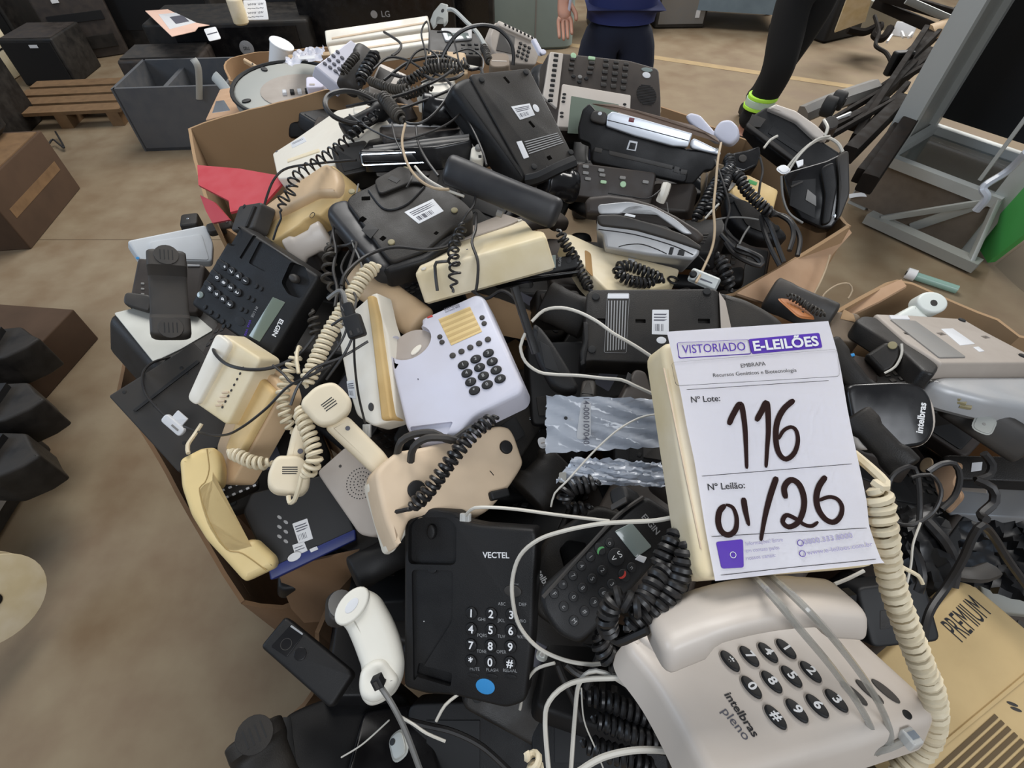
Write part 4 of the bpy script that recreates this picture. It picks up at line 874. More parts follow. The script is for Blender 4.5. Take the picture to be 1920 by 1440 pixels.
for g, x, y in KK: q = F.loc(x, y); o = link('key', ck, F.t, (q.x, q.y, F.h), (0, 0, ka)); t = link('printed_digit', textmesh(g, dprint), o, (0, 0, .0018)); t.scale = (.0062, .0062, 1)
F.disc('navigation_key', jet, 1155, 1044, .0092, t=.002); F.text('< S', wprint, (1148, 1050), (1165, 1038), z=.0022)
for (x, y, g, mm) in ((1125, 1029, '(', greenp), (1170, 1079, ')', redp)): o = F.disc('call_key', jet, x, y, .007, .0055, t=.0018, rot=ka); F.text(g, mm, (x - 3, y - 3), (x + 3, y + 3), z=.0022, bold=.06, hs=.009)
# thick black coils
coil('coiled_cord', 'thick black coiled cord looping beside the notice, over the cordless handset', [(1285, 985, .47), (1262, 1015, .465), (1240, 1052, .462), (1226, 1075, .462)], .0068, .0035, kcoil, pitch=.0073)
coil('coiled_cord', 'thick black coiled cord in a long loop against the corner of the cream telephone', [(1290, 1010, .45), (1284, 1050, .447), (1272, 1088, .445), (1250, 1120, .442), (1225, 1145, .44), (1195, 1160, .442), (1172, 1178, .445)], .0068, .0035, kcoil, pitch=.0073)
coil('coiled_cord', 'thick black coiled cord with its end curled by the warm white handset', [(1262, 1062, .455), (1232, 1085, .448), (1212, 1118, .442), (1190, 1140, .435), (1165, 1118, .44), (1146, 1135, .445), (1138, 1165, .45), (1145, 1195, .46)], .0068, .0035, kcoil, pitch=.0073, lead1=[(1160, 1205, .45), (1185, 1195, .44), (1214, 1182, .43)])
# ---------------------------------------------------------------- middle of the heap
F = Face([(765, 822), (982, 730), (897, 550), (722, 630)], d=.70, h=.045)
F.thing('desk_telephone', 'white desk telephone with yellowed memo card and dark round keys, centre of the heap', 'telephone')
body = F.slab('body', white, [(789, 597), (893, 550), (908, 556), (981, 722), (976, 738), (905, 772), (885, 785), (862, 815), (775, 824), (760, 800), (736, 700), (721, 630), (737, 628), (791, 610)], bev=.006, r=.007, grow=.002)
c = F.loc(768, 642); F.cut(body, [(ell(.033, .028, 26, c.x, c.y), .011), (px_round(F, [(768, 800), (850, 790), (838, 815), (775, 822)], .004), .005)])
F.put('cradle_dish', bmslab(ell(.0318, .0268, 26, c.x, c.y), -.0118, -.0100, .0004), mat('dusty_shaded_dish', 'aaa098', .5, dust='8f8376', damt=.3))  # disc coloured darker for dirt and for the shade inside the dish
q = F.loc(776, 650); F.put('hook_slot', bmslab(ell(.010, .0045, 18, q.x, q.y, .45), -.0105, -.008, .0005), ivory)
F.keys((869, 685), (916, 663), (890, 733), 3, 4, jet, .0078, .0062, t=.0028, glyphs='123456789*0#', gs=.007, gm=dprint, c11=(938, 711))
F.keys((849, 667), (915, 637), (849, 667), 5, 1, dkgrey, .0044, .0044, t=.002); F.keys((825, 632), (829, 642), (825, 632), 2, 1, dkgrey, .0038, .0038, t=.002); F.keys((904, 596), (908, 607), (904, 596), 2, 1, dkgrey, .0038, .0038, t=.002)
mc = F.plate('memo_card', memo, [(846, 648), (904, 622), (881, 575), (822, 599)], t=.0008)
for i in range(5):
    t = i / 5 + .06; F.plate('memo_stripe', memol, [(846 - 24 * t, 646 - 47 * t), (902 - 22 * t, 621 - 46 * t), (901 - 22 * t, 616 - 46 * t), (844 - 24 * t, 641 - 47 * t)], z=.0008, t=.0002, r=0, parent=mc)
F.plate('red_mark', redp, [(802, 597), (812, 594), (810, 590), (800, 595)], t=.0006); F.text('SIEMENS', greyink, (833, 581), (861, 570)); F.text('euroset 805', greyink, (835, 585), (862, 574)); F.disc('scratch', greyink, 784, 711, .0008, .0014, t=.0005)

# beige telephone underside with black coil
F = Face([(748, 1010), (984, 872), (945, 797), (706, 880)], d=.655, h=.05)
F.thing('desk_telephone', 'beige desk telephone lying on its face with round black rubber feet, centre front', 'telephone')
body = F.slab('body', beigep, [(704, 885), (718, 868), (745, 845), (790, 838), (850, 824), (935, 796), (956, 800), (966, 815), (984, 868), (975, 885), (955, 915), (925, 950), (905, 965), (850, 962), (770, 968), (752, 1020), (744, 1028), (722, 975), (708, 915)], bev=.007, r=.010, grow=.002)
F.slab('upper_shell', ivory, [(700, 893), (718, 872), (935, 800), (966, 812), (988, 870), (950, 925), (790, 975), (752, 1030), (740, 1028)], z0=-.06, z1=-.03, bev=.006, grow=.001)
F.disc('rubber_foot', jet, 948, 839, .0095, t=.004); F.disc('rubber_foot', jet, 781, 919, .0118, t=.004); F.put('foot_bracket', bmslab(rct(F, 934, 928, .028, .012, -.2, .003), -.002, .008, .003), jet)
F.put('slot', bmslab(rct(F, 922, 887, .001, .008, .3, 0), -.001, .0005, 0), jet)
cord('power_cable', 'black looped cable ends entering the top of the beige face-down telephone, front one', [(770, 865, .63), (775, 840, .62), (800, 822, .615), (840, 822, .62), (862, 830, .63)], .0048, dkgrey)
cord('power_cable', 'black looped cable ends entering the top of the beige face-down telephone, rear one', [(745, 850, .64), (752, 828, .63), (775, 815, .63), (812, 812, .63), (845, 826, .635), (875, 808, .64), (900, 795, .65)], .0048, dkgrey)
coil('coiled_cord', 'black coiled cord draped diagonally over the beige face-down telephone', [(932, 782, .63), (905, 798, .618), (872, 830, .607), (842, 868, .60), (815, 905, .598), (790, 935, .60), (765, 955, .605)], .0072, .0029, kcoil, pitch=.0086, lead1=[(735, 960, .61), (728, 945, .612), (735, 975, .612), (755, 985, .615)])
# black base under siemens
F = Face([(930, 880), (1020, 800), (975, 740), (880, 800)], d=.76, h=.05); F.thing('desk_telephone', 'black telephone base wedged under the lower right of the white telephone', 'telephone')
F.slab('body', blackd, [(900, 860), (960, 890), (1018, 800), (1012, 780), (975, 735), (900, 790)], bev=.005, r=.01); F.plate('panel', jet, [(935, 850), (985, 815), (965, 780), (915, 815)], t=.002, r=.004); F.disc('screw', chrome, 995, 785, .0025, t=.001)
# grey perforated speaker phone
F = Face([(690, 1008), (745, 940), (655, 832), (592, 885)], d=.74, h=.03); F.thing('speaker_unit', 'grey beige speaker box with a pattern of small holes, left of the beige telephone', 'speaker')
F.slab('body', taupe, [(592, 885), (650, 834), (722, 870), (748, 945), (735, 985), (700, 1008), (672, 1002), (605, 905)], bev=.005, r=.008)
hp = newmesh('speaker_hole', bmslab(ell(.0009, .0009, 8), -.001, .0003, 0), jet); c = F.loc(677, 906); k = 0
for rr in range(5):
    for i in range(max(1, rr * 8)):
        a = 2 * PI * i / max(1, rr * 8) + rr * .3; link('speaker_hole', hp, F.t, (c.x + rr * .0055 * math.cos(a), c.y + rr * .0055 * math.sin(a), F.h))
F.disc('screw_recess', dkgrey, 638, 874, .0022, t=.0005)
# blue edged device
F = Face([(510, 1085), (670, 1010), (625, 880), (455, 955)], d=.80, h=.03); F.thing('network_box', 'black flat box with a blue rim and barcode sticker in the torn carton', 'network device')
F.slab('body', jet, [(508, 1075), (668, 1000), (625, 885), (470, 925), (455, 960)], bev=.003, r=.006); F.slab('blue_rim', blued, [(508, 1088), (668, 1012), (666, 992), (504, 1066)], z0=-.028, z1=.004, bev=.002, r=.003)
F.sticker([(560, 1020), (587, 1010), (576, 972), (548, 982)]); F.sticker([(556, 1050), (580, 1040), (570, 1015), (548, 1022)], bars=0, lines=2); F.disc('oval_label', stick, 552, 1044, .010, .006, z=.004, t=.001); F.plate('white_tag', stick, [(583, 1036), (597, 1030), (594, 1024), (580, 1030)], z=.004)
for k in range(6): F.disc('printed_symbol', dprint, 524 + (k % 2) * 12, 970 + k * 9, .0022, .004, t=.0004, rot=.5)
# black device with dip switches on left of it
F = Face([(405, 945), (490, 905), (470, 870), (385, 905)], d=.82, h=.03); F.thing('keypad_unit', 'dark keypad unit with small white keys beside the cream handset, in the torn carton', 'telephone')
F.slab('body', blackd, bev=.003); F.keys((405, 925), (470, 898), (412, 938), 6, 2, stick, .0025, .0018, t=.0015, square=True)
# left cream handset
F = Face([(334, 1091), (517, 1091), (517, 836), (334, 836)], d=.745, h=.05, n0=-ray(420, 960).normalized() + V((-.15, 0, .25)), lam=3); F.thing('telephone_handset', 'cream telephone handset with angular cups hanging over the torn carton edge', 'handset')
butter = mat('butter_plastic', 'e0c88f', .4, dust='a58a58', damt=.18)
HP = [(334, 860), (377, 838), (402, 837), (410, 852), (414, 875), (412, 905), (402, 914), (388, 920), (392, 942), (404, 978), (425, 1012), (440, 1020), (470, 1011), (480, 1012), (516, 1045), (518, 1064), (461, 1091), (452, 1086), (420, 1050), (385, 1012), (356, 965), (338, 912)]
F.slab('body', butter, HP, bev=.010, r=.007, seg=4)
F.put('moulding_seam', (lambda bm: add_tube(bm, catmull([V((*F.loc(*p), .0002)) for p in ((388, 842), (392, 880), (384, 905), (374, 915), (380, 945), (398, 990), (425, 1030), (455, 1038), (500, 1070))], .005), .0009, 5))(bmesh.new()), MATS['beige_seam'] if 'beige_seam' in MATS else mat('beige_seam', 'a98f5c', .6))
cord('line_cable', 'short cream cord from the hanging cream handset', [(353, 850, .75), (352, 835, .76), (365, 815, .78), (378, 795, .79)], .003, ccoil)
# square-cup handsets
MATS['ivory_warm'] = mat('ivory_warm', 'e0d3b8', .42, dust='a08b66', damt=.15)
def cuphandset(label, q, cup, arm, slots, d, tilt):
    F = Face(q, d=d, h=.03, n0=-ray(*q[0]).normalized() + V(tilt), lam=3); F.thing('telephone_handset', label, 'handset'); m = MATS['ivory_warm']
    F.slab('body', m, arm, z0=-.045, z1=-.014, bev=.008, r=.008); F.slab('mouth_cup', m, cup, z0=-.030, z1=0, bev=.006, r=.013, grow=.001, seg=6)
    for a, b in slots: A, B = F.loc(*a), F.loc(*b); n_ = (B - A).normalized(); n_ = V((-n_.y, n_.x)) * .0006; F.put('sound_slot', bmslab([A - n_, B - n_, B + n_, A + n_], -.001, .0004), jet)
    return F
F = cuphandset('ivory handset with square cup and slotted mouthpiece towards the viewer, upper one', [(565, 802), (660, 802), (660, 716), (565, 716)], [(563, 762), (566, 748), (592, 722), (625, 714), (645, 730), (660, 750), (656, 772), (628, 795), (605, 799), (590, 792)], [(606, 800), (650, 775), (725, 850), (742, 880), (712, 898), (690, 880)], [((602, 760), (622, 745)), ((605, 763), (626, 748)), ((608, 767), (630, 751)), ((611, 771), (632, 756))], .63, (-.05, 0, .1))
F.disc('screw_recess', greyink, 652, 803, .003, z=-.014, t=.0006)
cuphandset('ivory handset with square slotted cup towards the viewer, lower one', [(500, 930), (582, 930), (582, 852), (500, 852)], [(502, 912), (501, 890), (512, 862), (522, 853), (560, 853), (575, 865), (582, 890), (578, 915), (566, 928), (515, 924)], [(532, 870), (566, 870), (582, 800), (600, 755), (585, 745), (548, 800)], [((529, 876), (558, 876)), ((529, 880), (558, 880)), ((529, 884), (558, 884)), ((529, 888), (556, 888))], .655, (0, 0, .2)).disc('screw_recess', greyink, 563, 846, .0035, z=-.014, t=.0006)
# cream left phones
def backphone(label, quad, d, m, h=.04, outline=None, name='desk_telephone', cat='telephone', holes=(), feet=(), fm=None, grow=.002, r=.008, bev=.004, group=None, **kw):
    F = Face(quad, d=d, h=h, **kw); F.thing(name, label, cat, group); b = F.slab('body', m, outline, bev=bev, r=r, grow=grow); F.body = b
    if holes: F.cut(b, [(rct(F, x, y, w_, l_, a_), dp) for x, y, w_, l_, a_, dp in holes])
    for p in feet: F.disc('rubber_foot', fm or rubber, p[0], p[1], .0055, t=.0025)
    return F
F = backphone('cream telephone on its side with a row of small key marks, below the ELGIN telephone', [(357, 748), (425, 800), (490, 672), (413, 624)], .78, cream, h=.045)
for i in range(8): F.disc('key_mark', dkgrey, 456 - i * 5.5, 690 + i * 10.5, .0016, .0022, t=.0012)
F.slab('raised_edge', ivory, [(357, 748), (377, 762), (440, 645), (413, 624)], z0=-.002, z1=.008, bev=.003)
for i in range(4): F.put('claw', bmslab(rct(F, 412 + i * 4, 760 - i * 8, .012, .003, .6), -.001, .003, .001), beigep)
F = backphone('yellowed telephone base shell lying diagonally below the ELGIN telephone', [(408, 900), (455, 905), (532, 735), (475, 672)], .80, tan, h=.04, outline=[(405, 838), (415, 910), (436, 905), (527, 742), (520, 715), (478, 675), (455, 700)])
F.slab('side_ridge', yell, [(432, 845), (462, 855), (527, 738), (490, 700)], z0=-.002, z1=.012, bev=.006)
coil('coiled_cord', 'cream coiled cord lying across the lower end of the yellowed base shell', [(428, 846, .745), (455, 858, .735), (480, 868, .73), (512, 868, .73)], .0075, .003, ccoil, pitch=.0085)
F = backphone('yellowed ivory telephone back standing upright with barcode sticker, beside the white telephone', [(698, 803), (742, 788), (707, 548), (650, 580)], .735, ivory, h=.035, outline=[(700, 800), (742, 787), (738, 720), (727, 625), (718, 600), (707, 548), (698, 550), (650, 592), (635, 640), (650, 720), (668, 780)])
F.slab('side_ridge', yell, [(722, 790), (742, 787), (716, 600), (706, 556), (694, 560), (705, 640)], z0=-.03, z1=.010, bev=.004, r=.004); F.disc('keyhole', dkgrey, 696, 763, .0045, .0062, t=.001); F.sticker([(655, 745), (668, 748), (664, 712), (650, 715)]); F.text('IN USE', greyink, (632, 640), (636, 655))
handset('tan rounded telephone handset lying behind the yellowed ivory telephone back', (655, 505, .84), (785, 605, .80), tan, hw=.030, bow=.006, th=.035, cup=.006, ex=2.3, waist=.95, holes=False)
F = backphone('small cream plate with clip marks behind the tangle of black cords', [(640, 640), (680, 620), (660, 570), (630, 590)], .82, ivory, h=.02, name='phone_cover', cat='cover'); F.disc('screw_boss', beigep, 650, 605, .005, t=.003)
coil('coiled_cord', 'tight cream coiled cord rising diagonally through the left of the heap', [(572, 725, .67), (592, 680, .68), (612, 635, .69), (640, 588, .70), (665, 545, .71), (690, 510, .72), (712, 500, .73)], .0085, .0031, ccoil, pitch=.0072)
coil('coiled_cord', 'stretched cream coiled cord hanging left of the tight cream one', [(565, 655, .74), (545, 690, .735), (530, 735, .73), (535, 780, .73), (548, 812, .735)], .0075, .0025, ccoil, pitch=.010, lead0=[(560, 700, .70), (556, 670, .71), (560, 650, .73)])
coil('coiled_cord', 'ivory coiled cord curving down to the lower square-cup handset', [(560, 762, .65), (570, 790, .64), (583, 825, .635), (590, 860, .63), (578, 885, .63), (565, 892, .632)], .0078, .003, ccoil, pitch=.0078, lead1=[(560, 915, .63), (552, 938, .635), (543, 942, .64), (541, 930, .645)])
coil('coiled_cord', 'cream coiled cord poking out behind the black Intelbras underside', [(722, 525, .84), (745, 512, .83), (768, 506, .82)], .009, .003, ccoil, pitch=.011)
cord('sync_plug_cord', 'thin black cord ending in a tee knot among the cream coils', [(640, 575, .68), (652, 600, .67), (640, 640, .67), (600, 690, .67), (555, 720, .67), (530, 700, .68), (512, 685, .69)], .0017, kcord)
p = at(665, 612, .66); e = empty('power_plug', p, 'small black power plug lying on the yellowed ivory telephone back', 'plug', R=basis(RT * .3 + UP * -.9, FW * -1)); link('plug_body', newmesh('plug_body', bmslab(rrect(.03, .022, .004), -.008, .008, .003), jet), e); link('strain_relief', newmesh('strain_relief', bmslab(rrect(.02, .012, .003, 3, -.022, 0), -.005, .005, .002), jet), e)
link('pin_holes', newmesh('pin_holes', add_box(add_box(bmesh.new(), (.008, .005, .0083), (.006, .003, .001)), (.008, -.005, .0083), (.006, .003, .001)), dkgrey), e)
cord('line_cable', 'straight thin black cord down the yellowed ivory telephone back, ending in a clear plug', [(664, 625, .66), (665, 680, .665), (672, 740, .68), (685, 795, .69)], .0016, kcord)
p = at(688, 808, .69); e = empty('cord_plug', p, 'clear telephone plug hanging at the end of the straight black cord', 'plug', R=basis(UP, FW * -1)); link('plug_body', newmesh('plug_body', bmslab(rrect(.018, .010, .001), -.004, .004, .001), clear2), e); link('latch', newmesh('latch', add_box(bmesh.new(), (0, 0, .005), (.012, .003, .001)), clear2), e)

# ELGIN face-up telephone on the left
F = Face([(442, 420), (360, 567), (502, 677), (602, 515)], d=.83, h=.045)
F.thing('desk_telephone', 'black desk telephone with green screen lettered ELGIN, left of the heap, handset missing', 'telephone')
body = F.slab('body', black, bev=.006, r=.009, grow=.003)
def pr(pts, r=.003): return px_round(F, pts, r)
c = F.loc(439, 443); F.cut(body, [(ell(.017, .014, 20, c.x, c.y), .012), (pr([(475, 440), (449, 483), (453, 486), (480, 443)], .001), .004), (pr([(487, 452), (466, 493), (497, 510), (519, 470)]), .003), (pr([(545, 490), (527, 530), (540, 552), (563, 560), (582, 530), (572, 500)], .006), .011)])
F.disc('hook_switch', dkgrey, 556, 524, .007, .009, z=-.011, t=.012)
F.keys((461, 527), (432, 571), (422, 500), 3, 4, jet, .0066, .0078, t=.003, glyphs='123456789*0#', gs=.009, gm=wprint, c11=(396, 542))
F.keys((414, 493), (390, 533), (414, 493), 3, 1, jet, .0045, .007, t=.002, square=True)
for x, y in ((481, 537), (490, 542), (466, 558), (475, 563), (453, 580), (462, 584), (385, 576), (396, 586), (408, 593), (418, 603), (429, 611), (420, 612)): F.disc('function_key', jet, x, y, .004, .003, t=.0018)
F.disc('redial_key', lcdg, 376, 553, .0055, t=.0018); F.plate('screen', lcd, [(512, 557), (467, 630), (487, 641), (535, 567)], t=.0008, r=.001)
F.text('ELGIN', wprint, (528, 599), (513, 630), bold=.03); F.text('viva voz', purple, (470, 600), (460, 630)); F.text('IN USE', dprint, (482, 575), (472, 595))
F.disc('printed_arc', jet, 450, 602, .007, .010, t=.0006)
F = backphone('black plastic wall bracket standing behind the ELGIN telephone', [(430, 440), (475, 420), (488, 385), (450, 378)], .93, dkgrey, h=.03, name='wall_bracket', cat='bracket'); F.disc('screw', jet, 458, 387, .004, t=.001); F.plate('rib', blackd, [(462, 428), (466, 426), (482, 388), (478, 388)], t=.004)
# left edge stuff
F = backphone('flat white modem casing sticking out at the left of the heap', [(262, 487), (400, 492), (386, 420), (237, 450)], 1.10, mat('modem_white', 'c3c8cc', .4, dust='9a948a', damt=.2), h=.03, outline=[(262, 488), (398, 490), (400, 455), (386, 421), (237, 451)], name='modem', cat='modem')
F.plate('raised_panel', MATS['modem_white'], [(285, 485), (392, 488), (378, 440), (280, 455)], t=.003, r=.006); F.disc('led', bluep, 258, 484, .003, t=.001)
F = backphone('grey metal strip behind the white modem casing', [(388, 436), (435, 425), (430, 408), (384, 420)], 1.14, dkgrey, h=.02, name='metal_strip', cat='strip'); F.disc('screw', chrome, 425, 415, .003, t=.001)
F = backphone('dusty black square scrap above the white modem casing', [(330, 425), (375, 415), (365, 400), (345, 400)], 1.18, blackd, h=.03, name='plastic_scrap', cat='scrap'); F.disc('screw', chrome, 352, 410, .003, t=.001)
F = backphone('dusty dark telephone base under the dark grey upright handset', [(240, 575), (370, 590), (385, 495), (258, 485)], 1.02, brownk, h=.05)
F.keys((268, 532), (268, 552), (284, 534), 3, 2, grey, .003, .002, t=.002, square=True); F.slab('ledge', dkgrey, [(236, 575), (286, 590), (290, 558), (240, 552)], z0=0, z1=.015, bev=.004); F.plate('bright_slot', silver, [(352, 500), (375, 500), (375, 497), (352, 496)], t=.002)
handset('dusty dark grey handset lying upright with its round earpiece up, left of the ELGIN telephone', (312, 480, .93), (322, 640, .90), dkgrey, back=-1, hw=.030, bow=.0, th=.014, cup=.018, ex=6, waist=.96, cl=.27)
F = Face([(335, 660), (430, 600), (330, 530), (212, 590)], d=1.02, h=.10); F.thing('equipment_box', 'grey topped black equipment box under the dark grey handset, left edge of heap', 'box')
F.slab('body', blackd, [(285, 690), (335, 705), (450, 640), (370, 520), (195, 590)], bev=.02, r=.02, grow=.01); F.plate('top_panel', metalg, [(288, 680), (340, 655), (400, 620), (330, 560), (214, 588)], t=.002, r=.004)
F = Face([(335, 885), (490, 770), (370, 640), (203, 742)], d=.90, h=.035); F.thing('flat_box', 'large flat dusty black equipment lid at the left edge of the heap', 'lid')
b = F.slab('body', mat('flat_black', '1b1a19', .6, dust='4c443b', damt=.3), [(335, 886), (470, 800), (480, 760), (360, 640), (335, 660), (203, 742)], bev=.003, r=.004)
for x, y in ((233, 735), (340, 690), (290, 760), (350, 700), (345, 830)): F.disc('screw_hole', jet, x, y, .003, t=.0006)
F.plate('ridge', jet, [(250, 770), (256, 772), (375, 680), (370, 676)], t=.003)
cord('line_cable', 'thin black cord along the flat black lid to the white connector', [(330, 668, .98), (290, 678, .93), (268, 700, .89), (272, 735, .865), (290, 760, .86), (312, 782, .85)], .0022, kcord)
cord('line_cable', 'thin black cord from the white connector across the cream telephones', [(345, 800, .83), (380, 812, .77), (420, 816, .72), (455, 800, .69), (500, 765, .67), (540, 725, .66), (580, 705, .66), (620, 685, .66)], .0018, kcord)
p = at(326, 797, .85); e = empty('line_connector', p, 'white line connector tag lying on the flat black lid', 'connector', R=basis(RT * .75 + UP * -.65, FW * -1)); link('shell', newmesh('shell', bmslab(rrect(.042, .016, .006), -.004, .004, .002), stick), e); link('flag', newmesh('flag', bmslab(rrect(.022, .022, .001, 2, .0, .012), -.002, .001, .0005), stick), e); link('latch', newmesh('latch', add_box(bmesh.new(), (.006, 0, .0045), (.014, .003, .001)), grey), e)
cord('line_cable', 'thin black cord looping under the ELGIN telephone', [(398, 645, .80), (405, 665, .76), (428, 684, .74), (470, 693, .73), (515, 688, .73), (560, 665, .735), (590, 630, .74)], .0026, kcord)
coil('coiled_cord', 'small dark coiled cord right of the ELGIN telephone', [(585, 580, .82), (590, 610, .82), (592, 640, .82)], .008, .0028, dcoil, pitch=.010)
coil('coiled_cord', 'dusty stretched coiled cord hanging over the tan handset', [(615, 455, .80), (618, 490, .79), (615, 520, .785), (622, 548, .78)], .009, .0028, dcoil, pitch=.016)

# bottom left
F = Face([(487, 1212), (618, 1325), (660, 1262), (535, 1157)], d=.68, h=.03); F.thing('cordless_handset', 'black rectangular handset with square camera-like window, lying at the lower left', 'handset')
F.slab('body', black, [(487, 1212), (616, 1326), (625, 1322), (662, 1265), (658, 1255), (540, 1158), (532, 1157)], bev=.005, r=.006); F.plate('window', gloss, [(508, 1212), (538, 1232), (568, 1192), (545, 1172)], t=.001, r=.002)
F.disc('round_button', gloss, 563, 1226, .008, t=.0012); F.put('ring', (lambda bm: add_tube(bm, [V((*(F.loc(537, 1208) + V((math.cos(a), math.sin(a))) * .007), .0012)) for a in [i * PI / 10 for i in range(21)]], .0005, 5))(bmesh.new()), dkgrey); F.plate('glint_strip', silver, [(544, 1175), (567, 1191), (569, 1188), (547, 1172)], t=.0014)
F = Face([(560, 1490), (790, 1440), (745, 1265), (545, 1335)], d=.74, h=.06); F.thing('desk_telephone', 'large glossy black telephone at the bottom left, under the white handset', 'telephone')
F.slab('body', black, [(520, 1500), (830, 1500), (770, 1300), (700, 1275), (575, 1318), (530, 1340)], bev=.01, r=.02); F.plate('groove', jet, [(535, 1460), (560, 1470), (545, 1345), (530, 1345)], t=.001)
F.slab('glossy_lid', gloss, [(640, 1480), (830, 1470), (790, 1320), (680, 1340)], z0=0, z1=.012, bev=.005)
handset('black handset with round earpiece resting on the glossy black telephone, bottom left', (475, 1372, .655), (530, 1520, .62), blackd, hw=.034, bow=.010, th=.03, cup=.012, ex=2.4, waist=.9, back=-1)
F = Face([(629, 1328), (757, 1328), (757, 1100), (629, 1100)], d=.60, h=.05, n0=-ray(700, 1210).normalized() + V((-.1, 0, .2)), lam=3); F.thing('telephone_handset', 'white telephone handset hanging with a square socket in its end, lower left', 'handset')
sw = mat('soft_white', 'dedbd0', .4, dust='a89c86', damt=.12)
F.slab('body', sw, [(636, 1150), (648, 1122), (668, 1102), (690, 1104), (708, 1114), (734, 1160), (749, 1201), (757, 1242), (752, 1272), (737, 1303), (714, 1320), (690, 1327), (674, 1312), (671, 1282), (676, 1255), (660, 1210), (646, 1178), (632, 1165)], bev=.014, r=.010, seg=5)
A = F.loc(661, 1136); a_ = F.loc(683, 1106) - F.loc(634, 1166); an = math.atan2(a_.y, a_.x); F.put('ear_cup', bmslab(ell(.0245, .0150, 26, A.x, A.y, an), -.01, .006, .003), sw); F.put('ear_dish', bmslab(ell(.010, .0055, 18, A.x, A.y, an), .005, .0066, .0006), stick)
F.slab('mouth_cup', sw, [(676, 1255), (700, 1236), (722, 1234), (742, 1262), (748, 1275), (735, 1302), (700, 1320), (676, 1308), (672, 1285)], z0=-.04, z1=.006, bev=.008, r=.008); F.plate('cord_socket', jet, [(702, 1290), (716, 1288), (725, 1274), (712, 1268), (703, 1272)], z=.006, t=.001)
p = at(709, 1278, .565); e = empty('cord_plug', p, 'black plug in the end of the white hanging handset', 'plug', R=basis(UP * -1 + RT * .5, FW * -1)); link('plug_body', newmesh('plug_body', bmslab(rrect(.012, .011, .001), -.006, .006, .001), jet), e); link('latch', newmesh('latch', add_box(bmesh.new(), (0, 0, .007), (.008, .004, .001)), dkgrey), e)
cord('line_cable', 'grey cord hanging from the plug of the white handset', [(710, 1282, .565), (735, 1320, .56), (760, 1370, .56), (790, 1450, .56)], .0032, gcord)
cord('line_cable', 'short curved white wire by the foot of the VECTEL telephone', [(862, 1300, .6), (835, 1322, .59), (818, 1352, .59)], .0018, wcord)
cord('line_cable', 'thin white wire with metal clip under the grey cord', [(748, 1342, .6), (775, 1358, .59), (800, 1375, .585), (835, 1390, .585)], .0018, wcord)
cord('line_cable', 'thin grey wire crossing the glossy black lid at the bottom', [(640, 1420, .64), (680, 1395, .63), (730, 1350, .62)], .001, wcord)
handset('rounded black handset end poking out above the white hanging handset', (662, 1078, .70), (770, 1020, .74), black, hw=.026, bow=.006, th=.04, cup=.004, ex=2.3, waist=.95, holes=False)
F = backphone('round dark speaker mesh behind the white hanging handset', [(618, 1165), (660, 1165), (660, 1105), (618, 1105)], .72, dkgrey, h=.02, r=.02, name='speaker_mesh', cat='speaker'); F.disc('mesh', grey, 640, 1132, .018, .02, t=.001)
F = backphone('grey metal mounting plate with one hole, at the bottom edge', [(735, 1430), (765, 1410), (750, 1365), (730, 1385)], .58, metalg, h=.004, name='metal_plate', cat='plate'); F.disc('hole', jet, 736, 1391, .0035, t=.001)
toc = lambda px, py, a=1.0, b=(0, 0, 0): (-ray(px, py).normalized() * a + V(b))
# ---------------------------------------------------------------- upper heap
F = backphone('black telephone lying on its face with white sticker and text block, near the top', [(988, 335), (1078, 300), (990, 125), (882, 137)], .93, blackd, h=.05, r=.006, bev=.003,
              outline=[(988, 335), (1030, 322), (1078, 298), (1072, 285), (992, 127), (885, 138), (880, 142)],
              holes=[(950, 150, .006, .014, .3, .006), (997, 233, .006, .014, .3, .006), (1030, 296, .010, .008, .1, .010)], feet=[(903, 150), (986, 136), (1001, 313), (1070, 286)], grow=0)
F.slab('side_shell', black, [(983, 335), (992, 332), (886, 138), (868, 142), (850, 152), (848, 165), (960, 310)], z0=-.055, z1=-.002, bev=.012, r=.010, grow=.004)
F.sticker([(975, 225), (1003, 216), (993, 194), (958, 200)], bars=8); F.disc('round_sticker', stick, 1005, 203, .006, .008, t=.0005)
F.plate('text_label', stick, [(982, 298), (992, 295), (978, 264), (968, 266)], t=.0005); A, B, C, D = F.P([(993, 292), (1058, 270), (1044, 247), (982, 263)]); bm = bmesh.new()
for i in range(6): add_slab(bm, [A.lerp(D, .1 + i * .15), B.lerp(C, .1 + i * .15), B.lerp(C, .16 + i * .15), A.lerp(D, .16 + i * .15)], .0002, .0006)
F.put('printed_lines', bm, dprint)
strip('bent black plastic bar at the lower end of the stickered black telephone', [(988, 338, .9), (1010, 333, .89), (1045, 316, .88), (1078, 302, .88)], black, .011, 'plastic_bar', 'bar', .8)
handset('glossy black handset end below the stickered black telephone', (1030, 345, .92), (1090, 352, .96), gloss, hw=.03, bow=.006, th=.04, cup=.004, ex=2.2, holes=False)
handset('big smooth black telephone handset lying back up in the middle of the heap', (828, 312, .78), (1044, 402, .76), mat('satin_black', '1f2024', .36, dust='5c564e', damt=.12), hw=.0235, bow=.004, th=.036, cup=.003, ex=2.5, waist=.97, holes=False)
